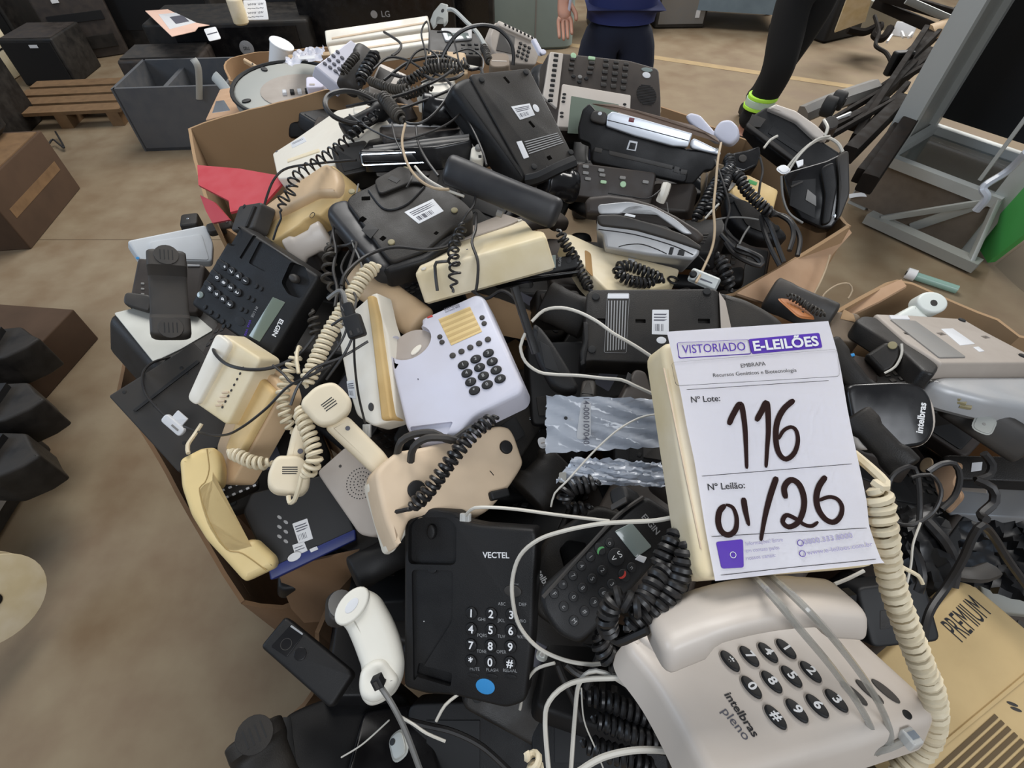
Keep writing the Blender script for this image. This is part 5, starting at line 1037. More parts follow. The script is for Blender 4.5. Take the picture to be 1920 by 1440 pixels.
F = backphone('black telephone base lying on its face with yellowed feet and a white sticker', [(728, 488), (880, 415), (775, 312), (640, 372)], .82, blackd, h=.045, r=.010,
              outline=[(648, 378), (660, 362), (690, 350), (745, 318), (762, 311), (800, 330), (868, 375), (888, 395), (886, 412), (850, 425), (800, 470), (735, 492), (720, 478)],
              holes=[(768, 342, .005, .018, .55, .008), (686, 372, .014, .009, -.5, .010), (680, 411, .010, .010, .3, .012), (718, 447, .009, .008, .3, .010), (818, 437, .007, .006, .3, .008)],
              feet=[(760, 318), (660, 360), (734, 455), (852, 395)], fm=goldf, grow=-.001)
F.slab('handset_side', MATS['satin_black'], [(606, 388), (618, 370), (650, 362), (735, 490), (725, 504), (700, 500), (648, 440)], z0=-.045, z1=-.006, bev=.012, r=.015)
F.slab('front_lip', black, [(715, 500), (735, 488), (800, 468), (855, 425), (860, 440), (800, 485), (728, 506)], z0=-.045, z1=-.004, bev=.006)
F.slab('battery_cover', blackd, [(712, 370), (775, 345), (800, 352), (795, 333), (752, 315), (702, 342)], z0=0, z1=.006, bev=.002)
F.put('cable_channel', (lambda bm: add_tube(bm, catmull([V((*F.loc(*p), .001)) for p in ((692, 358), (712, 385), (728, 394), (750, 390), (770, 378), (795, 352))], .004), .0022, 6))(bmesh.new()), jet)
F.sticker([(785, 420), (832, 396), (812, 373), (758, 398)], bars=12); F.put('clip_mark', bmslab(rct(F, 740, 342, .010, .018, .4, .001), .005, .0066, 0), jet)
F.plate('recess_panel', jet, [(695, 448), (710, 430), (690, 418), (678, 432)], t=.0008)
F = backphone('cream telephone lying on its face with a long pale side, centre of the heap', [(780, 510), (1022, 440), (965, 398), (800, 455)], .82, cream, h=.052, r=.006, bev=.006,
              outline=[(776, 512), (1024, 442), (1020, 432), (1000, 430), (985, 412), (950, 400), (868, 432), (800, 470)], n0=(0, .1, 1), lam=.4)
F.slab('dusty_base_plate', taupe, [(860, 455), (960, 422), (975, 415), (945, 403), (872, 432)], z0=0, z1=.003, bev=.001); F.feet([(795, 505), (975, 415)], .004, ivory)
F.disc('screw_hole', greyink, 876, 468, .0016, t=.0008)
strip('grey round foot on the pale face-down telephone', [(932, 398, .80), (942, 402, .80)], grey, .006, 'rubber_stopper', 'stopper', 1)
F = backphone('thin black cordless handset with small screen lettered ELGIN, under the pale telephone', [(925, 530), (1088, 508), (1083, 472), (920, 512)], .87, black, h=.03, name='cordless_handset', cat='handset')
F.plate('screen', lcdg, [(1021, 505), (1042, 502), (1042, 478), (1018, 482)], t=.0008); F.keys((940, 512), (1008, 498), (942, 520), 7, 2, dprint, .0018, .0014, t=.0008); F.text('ELGIN', dprint, (1049, 499), (1051, 482)); F.disc('speaker_dot', jet, 1066, 488, .005, t=.0006)
F.slab('glossy_edge', gloss, [(925, 534), (1088, 512), (1088, 506), (925, 527)], z0=-.03, z1=.001, bev=.002)

# grey desk set with arched handset
def profile(label, pts, depthmm, d, m, name='telephone_handset', cat='handset', n0=None, extra=None, bev=.006, r=.004, group=None, quad=None):
    xs = [p[0] for p in pts]; ys = [p[1] for p in pts]; q = quad or [(min(xs), max(ys)), (max(xs), max(ys)), (max(xs), min(ys)), (min(xs), min(ys))]
    F = Face(q, d=d, h=depthmm, n0=n0, lam=3 if n0 is not None else .12); F.thing(name, label, cat, group); F.slab('body', m, pts, bev=bev, r=r, seg=4); return F
F = profile('grey and black arched telephone handset lying on the silver-sided telephone, right of centre', [(1096, 378), (1104, 368), (1140, 364), (1180, 369), (1225, 382), (1270, 405), (1310, 430), (1322, 442), (1318, 452), (1305, 458), (1283, 441), (1262, 421), (1225, 400), (1195, 389), (1172, 394), (1162, 405), (1115, 404), (1098, 402)], .05, .86, brownk, n0=toc(1190, 420, 1, (0, 0, .2)), bev=.008)
F.slab('silver_inlay', silver, [(1120, 384), (1180, 378), (1225, 388), (1268, 412), (1300, 440), (1283, 440), (1225, 399), (1195, 388), (1175, 392), (1165, 402), (1122, 402)], z0=-.003, z1=.003, bev=.002)
F = profile('silver-sided grey telephone seen edge-on under the arched handset, right of centre', [(1120, 402), (1160, 405), (1230, 424), (1280, 442), (1313, 462), (1312, 476), (1300, 488), (1220, 480), (1134, 466), (1130, 440), (1118, 432)], .13, .85, silver, 'desk_telephone', 'telephone', n0=toc(1200, 450, 1, (0, 0, .3)), bev=.006)
F.slab('dark_top', dkgrey, [(1118, 403), (1160, 402), (1235, 423), (1285, 441), (1315, 462), (1313, 470), (1260, 452), (1190, 432), (1122, 424)], z0=-.128, z1=.004, bev=.004)
bm = bmesh.new(); add_tube(bm, catmull([V((*F.loc(*p), .001)) for p in ((1160, 463), (1175, 459), (1202, 458), (1228, 466), (1250, 476))], .004), .0008, 5); add_tube(bm, catmull([V((*F.loc(*p), .001)) for p in ((1122, 430), (1190, 440), (1260, 460), (1300, 478))], .004), .0008, 5); F.put('seam_line', bm, jet)
F.plate('socket', jet, [(1253, 477), (1260, 478), (1264, 464), (1257, 463)], t=.001); F.plate('latch', jet, [(1270, 478), (1282, 480), (1284, 470), (1274, 468)], t=.002); F.plate('bright_button', whitem, [(1170, 404), (1190, 408), (1192, 404), (1174, 400)], z=.006)
F = backphone('pale cream telephone base with a brown stain under the grey telephone', [(1130, 540), (1282, 540), (1262, 462), (1062, 440)], .885, cream, h=.045, outline=[(1056, 438), (1070, 438), (1118, 460), (1180, 480), (1262, 500), (1275, 505), (1270, 520), (1255, 532), (1215, 545), (1140, 545), (1100, 505)], r=.006)
F.plate('brown_stain', mat('stain', '9c7a4c', .7), [(1098, 505), (1112, 520), (1108, 475), (1096, 468)], t=.0005, r=.006); F.plate('white_tab', stick, [(1178, 490), (1190, 493), (1190, 487), (1178, 484)], t=.001); F.put('terminal_loop', (lambda bm: add_tube(bm, [V((*(F.loc(1262, 527) + V((math.cos(a), math.sin(a))) * .009), .002)) for a in [i * PI / 8 for i in range(14)]], .002, 6))(bmesh.new()), jet)
coil('coiled_cord', 'black coiled cord bunched in a ring on the pale cream base', [(1232, 528, .84), (1205, 530, .835), (1180, 526, .83), (1162, 515, .83), (1160, 502, .832), (1180, 499, .835), (1205, 508, .835), (1228, 518, .835), (1245, 528, .84)], .0075, .0028, kcoil, pitch=.0075)
coil('coiled_cord', 'black coiled cord hanging by the silver tag at the right carton rim', [(1343, 476, .87), (1352, 490, .87), (1360, 510, .86), (1366, 535, .86), (1370, 548, .86)], .009, .0038, kcoil, pitch=.010)
coil('coiled_cord', 'black coiled cord dropping between the pale telephone and the pale cream base', [(1046, 430, .85), (1056, 450, .86), (1068, 470, .86), (1080, 490, .87), (1095, 520, .86), (1108, 545, .84)], .0075, .0027, kcoil, pitch=.009)
F = backphone('small silver tag with black plug and printed lines at the right carton rim', [(1290, 528), (1342, 540), (1349, 527), (1303, 500)], .83, alu, h=.006, name='metal_tag', cat='tag', r=.003); F.disc('black_plug', jet, 1299, 515, .006, t=.008); F.plate('printed_line', greyink, [(1312, 524), (1335, 532), (1336, 530), (1314, 521)], t=.0004)

# IP telephones
def ipphone():
    F = Face([(1236, 128), (1029, 97), (1043, 240), (1241, 250)], d=1.13, h=.05); F.thing('office_telephone', 'large dark office telephone with screen, speaker grille and pale key strip, top centre of heap', 'telephone')
    F.slab('body', brownk, [(1236, 128), (1180, 112), (1040, 97), (1028, 98), (1020, 150), (1018, 190), (1045, 240), (1240, 252), (1240, 180)], bev=.005, r=.010, grow=.003)
    F.slab('key_strip_panel', warmw, [(1055, 103), (1030, 100), (1017, 184), (1043, 206)], z0=-.01, z1=.006, bev=.002, r=.004)
    for i in range(10): t = i / 9; F.put('line_key', bmslab(rct(F, 1041 - 11 * t, 108 + 84 * t, .010, .005, 0, .001), .004, .009, .001), jet)
    F.slab('screen_frame', warmw, [(1181, 181), (1053, 160), (1043, 240), (1178, 250)], z0=-.01, z1=.006, bev=.002, r=.004); F.plate('screen', lcd, [(1160, 196), (1071, 180), (1064, 250), (1156, 255)], z=.006, r=.002)
    for x, y in ((1058, 177), (1057, 184), (1056, 191), (1171, 196), (1170, 203), (1053, 212), (1053, 219)): F.disc('soft_key', jet, x, y, .0042, .0025, z=.006, t=.002)
    F.keys((1172, 130), (1135, 124), (1168, 166), 3, 4, dkgrey, .0065, .0045, t=.004, square=True, c11=(1131, 160)); F.keys((1174, 121), (1136, 114), (1174, 121), 3, 1, dkgrey, .0055, .003, t=.003, square=True)
    F.keys((1109, 119), (1109, 119), (1105, 138), 1, 3, dkgrey, .0065, .0035, t=.004, square=True); F.disc('green_key', gkey, 1075, 105, .0065, t=.002); F.put('green_label', bmslab(rct(F, 1109, 110, .016, .007, 0, .002), -.001, .003, .001), gkey)
    F.keys((1073, 112), (1073, 112), (1070, 131), 1, 3, dkgrey, .0055, .003, t=.004, square=True)
    for x, y in ((1087, 145), (1075, 144), (1099, 148), (1086, 154)): F.disc('arrow_key', jet if x != 1087 else grey, x, y, .005, .004, t=.003)
    c = F.loc(1212, 178); bm = bmesh.new()
    for i in range(13):
        y = (i - 6) * .0036; w_ = math.sqrt(max(0, .0245 ** 2 - y * y)); add_slab(bm, [V((c.x - w_, c.y + y - .0010)), V((c.x + w_, c.y + y - .0010)), V((c.x + w_, c.y + y + .0010)), V((c.x - w_, c.y + y + .0010))], -.001, .0012)
    F.put('speaker_grille', bm, jet); F.disc('blue_oval_sticker', lcdg, 1213, 131, .014, .005, t=.0008); F.disc('round_sticker', stick, 1212, 141, .010, .007, t=.001)
ipphone()
F = backphone('second dark office telephone with pale green keys, mostly under the black stacked one', [(1080, 375), (1218, 378), (1235, 330), (1078, 298)], .99, brownk, h=.04)
for x, y, mm in ((1098, 313, grey), (1098, 325, grey), (1102, 336, grey), (1127, 320, grey), (1129, 329, grey), (1131, 342, gkey), (1167, 334, grey), (1210, 342, grey)): F.put('function_key', bmslab(rct(F, x, y, .012, .006, 0, .002), -.001, .004, .001), mm)
F.disc('green_key', gkey, 1168, 346, .006, t=.003)
# stacked black phone with silver front
F = profile('black telephone on edge with a bright silver front and square socket, upper right', [(1083, 240), (1092, 205), (1105, 193), (1140, 232), (1230, 262), (1290, 280), (1350, 285), (1350, 300), (1336, 320), (1322, 320), (1300, 345), (1288, 345), (1220, 325), (1108, 306), (1105, 270), (1085, 262)], .07, 1.0, black, 'office_telephone', 'telephone', n0=toc(1200, 270, 1, (0, 0, .1)), bev=.004)
F.slab('silver_front', bsilver, [(1137, 238), (1139, 218), (1148, 211), (1200, 224), (1297, 252), (1288, 277), (1260, 275), (1190, 256)], z0=-.02, z1=.016, bev=.003, r=.003)
F.put('front_seam', (lambda bm: add_tube(bm, [V((*F.loc(*p, .016), .0164)) for p in ((1139, 225), (1200, 240), (1291, 264))], .0008, 5))(bmesh.new()), jet)
F.plate('red_light', mat('dark_red', '6a1420', .3), [(1178, 228), (1188, 230), (1190, 222), (1180, 220)], z=.016); F.plate('brushed_top', mat('brown_grey_top', '8c7767', .5), [(1110, 195), (1160, 202), (1300, 236), (1350, 268), (1340, 255), (1250, 222), (1150, 196)], z=.002, t=.004)
F.slab('end_block', dkgrey, [(1105, 228), (1137, 237), (1140, 212), (1112, 207)], z0=-.01, z1=.012, bev=.004); F.disc('white_symbol', stick, 1125, 213, .004, .003, z=.012, t=.001)
s_ = F.slab('socket_frame', stick, [(1174, 281), (1192, 284), (1196, 266), (1180, 263)], z0=-.002, z1=.003, bev=.001, r=.001); F.plate('socket', jet, [(1178, 279), (1190, 281), (1193, 269), (1182, 267)], z=.003)
F.slab('stand', black, [(1108, 305), (1112, 276), (1135, 280), (1290, 322), (1285, 345), (1200, 325)], z0=-.03, z1=.010, bev=.004)
for q in (([(1114, 284), (1128, 287), (1130, 279), (1116, 276)]), ([(1142, 290), (1260, 318), (1262, 310), (1142, 282)]), ([(1262, 322), (1272, 325), (1275, 314), (1265, 311)]), ([(1275, 326), (1287, 328), (1289, 319), (1277, 317)])): F.plate('panel', dkgrey, q, z=.010, t=.0012)
F.slab('silver_lip', bsilver, [(1297, 258), (1350, 284), (1350, 292), (1292, 278)], z0=-.01, z1=.01, bev=.003)
F = Face([(1336, 272), (1388, 268), (1384, 222), (1340, 226)], d=1.0, h=.03, n0=toc(1360, 245, 1, (-.2, 0, .3)), lam=3); F.thing('telephone_handset', 'white handset with spoon-shaped ear cup poking up behind the silver-fronted telephone', 'handset')
F.slab('body', white, [(1284, 216), (1294, 209), (1312, 214), (1340, 246), (1352, 262), (1342, 266), (1318, 250), (1290, 226)], z0=-.03, z1=-.004, bev=.005, r=.006); F.slab('ear_cup', white, [(1336, 252), (1342, 236), (1352, 225), (1370, 223), (1385, 238), (1387, 256), (1370, 272), (1352, 266)], z0=-.03, z1=0, bev=.006, r=.010)
F = profile('black hooked cradle behind the black coiled cords, upper right', [(1375, 285), (1400, 280), (1425, 272), (1428, 285), (1420, 310), (1395, 322), (1375, 315), (1355, 300)], .05, 1.03, gloss, 'handset_cradle', 'cradle'); F.disc('pivot', dkgrey, 1392, 298, .008, t=.003)
# right big black machines
F = profile('large black telephone stand with a curved grey rim, right end of the heap', [(1397, 234), (1412, 215), (1436, 200), (1470, 200), (1500, 225), (1540, 262), (1575, 285), (1560, 330), (1520, 345), (1470, 300), (1420, 262)], .06, 1.10, black, 'telephone_stand', 'stand', n0=toc(1480, 270, 1, (0, 0, .4)))
F.slab('grey_rim', warmw, [(1436, 208), (1452, 199), (1490, 212), (1530, 240), (1552, 262), (1540, 268), (1522, 262), (1490, 232), (1460, 218)], z0=-.02, z1=.014, bev=.005, r=.004); F.plate('blue_grey_flap', dkgrey, [(1400, 238), (1425, 240), (1436, 225), (1410, 215)], z=.004, t=.004); F.plate('slot', jet, [(1440, 250), (1500, 290), (1510, 280), (1450, 235)], t=.002)
F.slab('edge_bar', dkgrey, [(1397, 240), (1470, 295), (1530, 340), (1536, 332), (1480, 290), (1402, 232)], z0=-.01, z1=.01, bev=.003)
F = profile('large black telephone cradle standing upright with deep recesses, right end of the heap', [(1466, 330), (1480, 320), (1550, 300), (1570, 290), (1590, 282), (1592, 365), (1575, 408), (1560, 428), (1540, 430), (1500, 412), (1480, 380)], .07, 1.0, gloss, 'telephone_cradle', 'cradle', n0=toc(1530, 360, 1, (0, 0, .2)))
F.slab('side_wing', dkgrey, [(1566, 295), (1590, 281), (1592, 365), (1575, 408), (1566, 415), (1572, 350)], z0=-.05, z1=.010, bev=.004); F.slab('front_frame', black, [(1535, 318), (1562, 305), (1568, 350), (1555, 420), (1538, 425), (1545, 370)], z0=-.05, z1=.016, bev=.004)
F.plate('recess', jet, [(1480, 385), (1528, 410), (1530, 335), (1485, 340)], t=.001); F.plate('contact_plate', grey, [(1510, 375), (1530, 387), (1530, 368), (1514, 355)], z=.001, t=.002); F.plate('contact_strip', dkgrey, [(1484, 352), (1506, 342), (1505, 339), (1482, 349)], z=.002, t=.002); F.disc('bright_pin', chrome, 1565, 405, .002, .004, z=.016, t=.002)
for pts, r, m_, lab in (([(1432, 278, 1.05), (1445, 262, 1.05), (1458, 255, 1.05)], .0025, wcord, 'white wire end on the large black stand'), ([(1470, 325, .97), (1490, 298, .96), (1520, 270, .95), (1548, 258, .95), (1570, 268, .95), (1580, 285, .95)], .003, wcord, 'looping pale wire over the large black cradle, outer one'), ([(1478, 322, .96), (1500, 290, .95), (1530, 262, .945), (1556, 255, .945)], .002, wcord, 'looping pale wire over the large black cradle, inner one'),
                        ([(1545, 225, 1.02), (1552, 240, 1.0), (1546, 255, 1.0)], .003, wcord, 'short pale ring of wire beside the curved grey rim'), ([(1465, 330, .95), (1468, 370, .95), (1480, 400, .95), (1505, 418, .95)], .0022, gcord, 'grey wire falling beside the large black cradle')): cord('line_cable', lab, pts, r, m_)
F = backphone('small white folded tag hooked on the pale wires at the right', [(1470, 325), (1482, 318), (1470, 307), (1455, 315)], .95, stick, h=.003, name='paper_tag', cat='tag'); F.plate('fold', stick, [(1496, 315), (1506, 310), (1506, 300), (1492, 304)], t=.002)
F = backphone('brown round cap end of a tube behind the right black stand', [(1545, 245), (1575, 240), (1568, 215), (1540, 222)], 1.15, brownk, h=.05, name='cable_drum', cat='drum', r=.02); F.disc('rim', dkgrey, 1558, 230, .015, t=.002)
F = backphone('cream plastic cover with a green label behind the black coils, upper right', [(1372, 352), (1448, 402), (1462, 355), (1392, 322)], 1.02, yell, h=.02, outline=[(1372, 355), (1400, 325), (1461, 356), (1449, 402), (1418, 402), (1385, 385)], name='phone_cover', cat='cover'); F.plate('green_label', greenp, [(1400, 343), (1418, 348), (1420, 342), (1404, 336)])
F = profile('round dusty black telephone with blue-sheen rim below the cream cover, upper right', [(1358, 370), (1366, 355), (1400, 375), (1440, 405), (1472, 430), (1480, 445), (1455, 452), (1420, 448), (1385, 430), (1362, 400)], .04, .97, black, 'desk_telephone', 'telephone', bev=.01, r=.01); F.feet([(1370, 376), (1455, 428)], .006); F.plate('dusty_base', blackd, [(1372, 372), (1400, 378), (1462, 430), (1440, 440), (1400, 425)], t=.003, r=.01)
F = backphone('brown cardboard spacer standing among the black telephones at the upper right', [(1290, 402), (1335, 330), (1352, 305), (1312, 318)], 1.06, mat('dusty_cream', 'b09c80', .6, dust='8f7557', damt=.3), h=.02, outline=[(1288, 404), (1312, 370), (1312, 320), (1342, 304), (1372, 312), (1350, 350), (1330, 390), (1300, 410)], name='box_liner', cat='board', r=.01); F.plate('crease', taupe, [(1316, 390), (1320, 392), (1328, 325), (1324, 324)])
F = backphone('dark brown telephone cover in shadow between the arched handset and the cardboard spacer', [(1215, 395), (1290, 400), (1305, 340), (1225, 345)], 1.02, brownk, h=.03, name='phone_cover', cat='cover'); strip('cream peg standing in the dark beside the arched handset', [(1238, 378, .97), (1245, 362, .96), (1250, 346, .96)], ivory, .009, 'plastic_peg', 'peg', 1); F.plate('rim', dkgrey, [(1218, 392), (1285, 397), (1285, 393), (1218, 388)])
for pts, lab in (([(1366, 290, .97), (1368, 315, .95), (1352, 330, .94), (1338, 350, .935), (1325, 375, .93), (1312, 398, .93), (1300, 415, .93)], 'black coiled cord hanging left over the cardboard spacer'), ([(1370, 318, .955), (1358, 345, .93), (1350, 365, .925), (1335, 385, .92), (1325, 405, .92)], 'black coiled cord beside the left-hanging one, upper right'),
                 ([(1372, 322, .95), (1388, 335, .93), (1396, 352, .925), (1410, 368, .92), (1425, 382, .915), (1442, 398, .915), (1450, 404, .92)], 'black coiled cord crossing the cream cover to the right')): coil('coiled_cord', lab, pts, .008, .0031, kcoil, pitch=.0075)
for pts, r, m_, lab in (([(1352, 268, .98), (1346, 300, .92), (1342, 345, .9), (1338, 390, .88), (1340, 430, .87), (1335, 465, .86), (1318, 505, .84), (1305, 530, .82)], .0022, MATS['dusty_cream'], 'long dusty grey wire hanging from the top right down past the grey telephone'),
                        ([(1340, 412, .9), (1365, 408, .9), (1395, 408, .9), (1422, 412, .9)], .0016, gcord, 'thin grey wire running sideways below the black coils'), ([(1322, 410, .9), (1335, 395, .9), (1348, 382, .9)], .0018, wcord, 'short pale wire end slanting below the black coils'),
                        ([(1425, 295, .98), (1430, 320, .97), (1425, 345, .96), (1422, 370, .96)], .0022, kcord, 'thin black wire hanging beside the black hooked cradle'), ([(1405, 425, .92), (1395, 440, .91), (1386, 458, .9)], .0018, gcord, 'short grey wire end near the fork of black cables'),
                        ([(1385, 462, .9), (1402, 468, .9), (1422, 480, .9), (1432, 492, .9)], .0022, gcord, 'grey wire over the tangle near the right carton rim')): cord('line_cable', lab, pts, r, m_)
for pts, lab in (([(1428, 405, .93), (1432, 430, .92), (1445, 465, .9), (1462, 498, .89)], 'flat black cable, left prong of the fork by the right carton rim'), ([(1432, 400, .925), (1445, 425, .91), (1458, 460, .9), (1470, 492, .89)], 'flat black cable, right prong of the fork by the right carton rim'),
                 ([(1440, 402, .94), (1470, 405, .93), (1490, 425, .92), (1500, 450, .91), (1495, 480, .9)], 'black cable curving right above the right carton rim'), ([(1450, 398, .94), (1480, 415, .92), (1488, 440, .91), (1480, 470, .9)], 'second black cable curving above the right carton rim'),
                 ([(1360, 455, .92), (1375, 475, .91), (1400, 490, .9), (1425, 498, .89), (1428, 485, .89), (1405, 472, .9), (1380, 462, .9)], 'black cable bunch lying in a flat loop at the right carton rim'), ([(1352, 440, .93), (1380, 468, .91), (1412, 480, .9), (1430, 497, .89)], 'black cable running through the flat bunch at the right carton rim')): cord('loose_cable', lab, pts, .0042, kcord)

# left top: cream telephones
F = backphone('white telephone with small logo lying against the brown carton wall, upper left', [(518, 332), (640, 300), (712, 200), (560, 256)], 1.02, ivory, h=.04, outline=[(510, 288), (560, 256), (632, 206), (690, 195), (720, 215), (650, 290), (600, 330), (520, 335)]); F.sticker([(548, 278), (575, 265), (570, 256), (545, 268)], bars=0, lines=2)
F.disc('screw_hole', greyink, 519, 284, .003, t=.0008); F.plate('inner_ridge', cream, [(540, 305), (600, 285), (598, 280), (540, 300)], t=.002)
F = backphone('yellowed telephone on its side with barcode label and round mark, left of the black handsets', [(500, 455), (640, 380), (640, 308), (495, 400)], .93, yell, h=.05, outline=[(482, 415), (488, 398), (555, 345), (622, 308), (640, 325), (646, 350), (640, 375), (612, 392), (600, 405), (588, 402), (570, 412), (560, 422), (545, 432), (520, 448), (508, 452), (494, 440)], r=.006)
F.slab('rounded_top', tan, [(560, 352), (620, 312), (640, 325), (646, 350), (640, 372), (600, 372), (545, 400), (500, 420), (492, 402)], z0=-.01, z1=.014, bev=.010, r=.010); F.sticker([(545, 392), (573, 373), (570, 362), (543, 380)], bars=6, lines=2)
F.put('round_mark', (lambda bm: add_tube(bm, [V((*(F.loc(586, 404) + V((math.cos(a), math.sin(a))) * .0055), .0008)) for a in [i * PI / 10 for i in range(21)]], .0005, 5))(bmesh.new()), dkgrey)
handset('beige rounded handset lying under the yellowed telephone, left', (540, 478, .90), (612, 440, .90), warmw, hw=.026, bow=.004, th=.03, cup=.004, ex=3, holes=False)
coil('coiled_cord', 'long stretched black coiled cord trailing over the cream telephones, upper left', [(712, 205, .93), (680, 235, .92), (645, 268, .91), (612, 292, .90), (578, 315, .89), (552, 335, .88), (545, 360, .88), (530, 375, .88), (525, 398, .88)], .0085, .0019, kcoil, pitch=.0125, lead1=[(527, 410, .88), (520, 425, .88), (512, 450, .88)])
cord('loose_cable', 'thin black wire arching from the red flap to the ELGIN telephone', [(668, 300, .92), (600, 306, .93), (540, 315, .94), (515, 335, .94), (500, 370, .93), (490, 410, .92)], .0022, kcord)
# black glossy things in the middle
F = backphone('glossy black telephone edge with silver outline, middle of the upper heap', [(676, 312), (815, 300), (818, 278), (672, 285)], .90, gloss, h=.10, n0=toc(745, 290, 1), lam=2); bm = bmesh.new(); P = [V((p.x, p.y, .001)) for p in roundpoly(F.P([(680, 310), (812, 304), (816, 284), (677, 290)]), .004, 4)]; P.append(P[0]); add_tube(bm, P, .0018, 6); F.put('silver_outline', bm, chrome)
F = backphone('glossy black telephone with stepped edge above the silver-outlined one', [(680, 286), (880, 265), (870, 240), (700, 258)], .93, gloss, h=.04, outline=[(676, 282), (690, 262), (720, 256), (870, 240), (885, 262), (820, 275)]); F.plate('silver_step', grey, [(692, 285), (880, 262), (880, 259), (692, 281)], t=.002); F.plate('silver_step', grey, [(700, 279), (880, 256), (880, 254), (700, 276)], t=.003)
F = backphone('slim black box with pale edge strip behind the glossy telephones', [(712, 258), (880, 255), (850, 233), (715, 235)], .98, brownk, h=.03); F.plate('pale_strip', silver, [(715, 238), (850, 238), (845, 234), (716, 234)], t=.002)
F = backphone('dusty black square box left of the silver-outlined telephone', [(640, 330), (700, 318), (690, 260), (615, 275)], .95, blackd, h=.05); F.plate('panel', jet, [(645, 322), (688, 312), (682, 272), (632, 282)], t=.001)
handset('glossy black handset end resting behind the stickered black telephone', (790, 205, .99), (862, 215, 1.0), gloss, hw=.03, bow=.008, th=.03, cup=.01, ex=2.2, holes=False)
handset('glossy black handset curled beneath the ring of black cord, upper heap', (645, 245, .95), (730, 200, .97), black, hw=.018, bow=.008, th=.022, cup=.008, ex=2.4, holes=False)
F = backphone('ivory lump of broken telephone shell in the top tangle of cords', [(782, 175), (835, 172), (858, 145), (790, 150)], 1.08, ivory, h=.04, name='broken_shell', cat='shell', r=.01); F.plate('crack_line', taupe, [(795, 170), (797, 170), (806, 152), (804, 152)])
F = backphone('small ivory shell scrap under the black ring cord', [(660, 225), (715, 215), (700, 190), (665, 200)], 1.0, ivory, h=.03, name='broken_shell', cat='shell'); F.disc('screw_boss', beigep, 690, 205, .004, t=.003)
F = backphone('ivory shell scrap with clip between the slim black box and the ring cord', [(690, 245), (720, 240), (718, 222), (690, 228)], 1.0, ivory, h=.03, name='broken_shell', cat='shell'); F.disc('screw_boss', beigep, 705, 232, .004, t=.003)
F = backphone('ivory shell scrap with grey screw boss among the cords right of the glossy telephones', [(880, 298), (905, 300), (905, 275), (885, 272)], .90, ivory, h=.03, name='broken_shell', cat='shell'); F.disc('screw_boss', grey, 897, 280, .006, t=.008); F.plate('slot', jet, [(897, 296), (903, 296), (903, 291), (897, 291)])
# far top cluster
F = backphone('small white keypad telephone with dark keys, top left of the heap', [(592, 124), (637, 163), (680, 90), (657, 74)], 1.32, white, h=.035, outline=[(590, 124), (638, 164), (682, 92), (658, 74)], r=.003)
F.keys((609, 120), (629, 134), (633, 98), 3, 4, greyink, .0055, .0045, t=.003, c11=(650, 120)); F.keys((632, 137), (642, 147), (636, 132), 3, 2, greyink, .004, .002, t=.002, c11=(646, 142))
handset('dusty grey handset leaning upright with black coil wrapped on it, top left of the heap', (655, 160, 1.24), (692, 88, 1.28), dkgrey, hw=.028, bow=.012, th=.03, cup=.01, ex=2.6, holes=False)
coil('coiled_cord', 'black coiled cord wrapped along the dusty grey handset at the top left', [(672, 158, 1.18), (684, 135, 1.19), (698, 112, 1.2), (708, 98, 1.21)], .012, .004, kcoil, pitch=.011)
F = backphone('small grey telephone with dark screen lying at an angle, top of the heap', [(690, 165), (745, 172), (745, 128), (712, 115)], 1.22, warmw, h=.03, outline=[(690, 163), (735, 175), (765, 140), (712, 117)]); F.plate('screen', dkgrey, [(700, 155), (730, 160), (742, 140), (712, 125)], r=.002); F.keys((740, 138), (752, 143), (745, 132), 3, 1, jet, .004, .003)
F = backphone('grey office telephone with small screen at the very top of the heap', [(800, 95), (910, 110), (895, 60), (810, 58)], 1.5, dkgrey, h=.03); F.slab('screen_frame', silver, [(835, 80), (885, 76), (885, 56), (826, 56)], z0=0, z1=.006, bev=.002); F.plate('screen', lcdg, [(842, 74), (880, 72), (878, 62), (838, 62)], z=.006); F.keys((868, 84), (905, 84), (870, 100), 4, 3, jet, .006, .004, square=True)
F = backphone('tan office telephone with a row of keys, top centre among the cords', [(805, 135), (880, 140), (872, 98), (802, 92)], 1.36, tan, h=.03); F.keys((812, 98), (835, 100), (812, 103), 4, 2, dkgrey, .005, .003, square=True); F.slab('pale_edge', ivory, [(815, 112), (900, 128), (902, 134), (812, 118)], z0=0, z1=.006, bev=.002)
F = backphone('silver office telephone with screen and black key rows, top right of the heap', [(960, 122), (1008, 110), (998, 62), (930, 42)], 1.42, taupe, h=.03, outline=[(922, 92), (920, 65), (930, 40), (965, 55), (1000, 75), (1012, 100), (1005, 122), (970, 120), (935, 108)])
F.slab('key_strip_panel', warmw, [(932, 50), (998, 80), (1000, 72), (932, 40)], z0=-.002, z1=.006, bev=.002); F.plate('screen', dkgrey, [(930, 95), (962, 102), (965, 70), (938, 58)], t=.002, r=.002); F.keys((976, 82), (992, 90), (970, 105), 3, 4, jet, .005, .004, square=True); F.keys((945, 49), (995, 73), (945, 49), 8, 1, jet, .003, .004, z=.006)
F = backphone('white spoon-like plastic latch right of the silver office telephone', [(1012, 100), (1020, 98), (1005, 70), (997, 72)], 1.3, white, h=.01, name='plastic_latch', cat='latch', r=.004); F.disc('latch_end', white, 1018, 99, .008, t=.004)
F = backphone('brown dusty handset top beside the silver office telephone', [(915, 125), (960, 125), (950, 98), (920, 100)], 1.25, mat('dusty_brown', '70604e', .6), h=.04, name='broken_shell', cat='shell', r=.02); F.plate('dust_line', taupe, [(922, 115), (950, 116), (950, 114), (922, 113)])
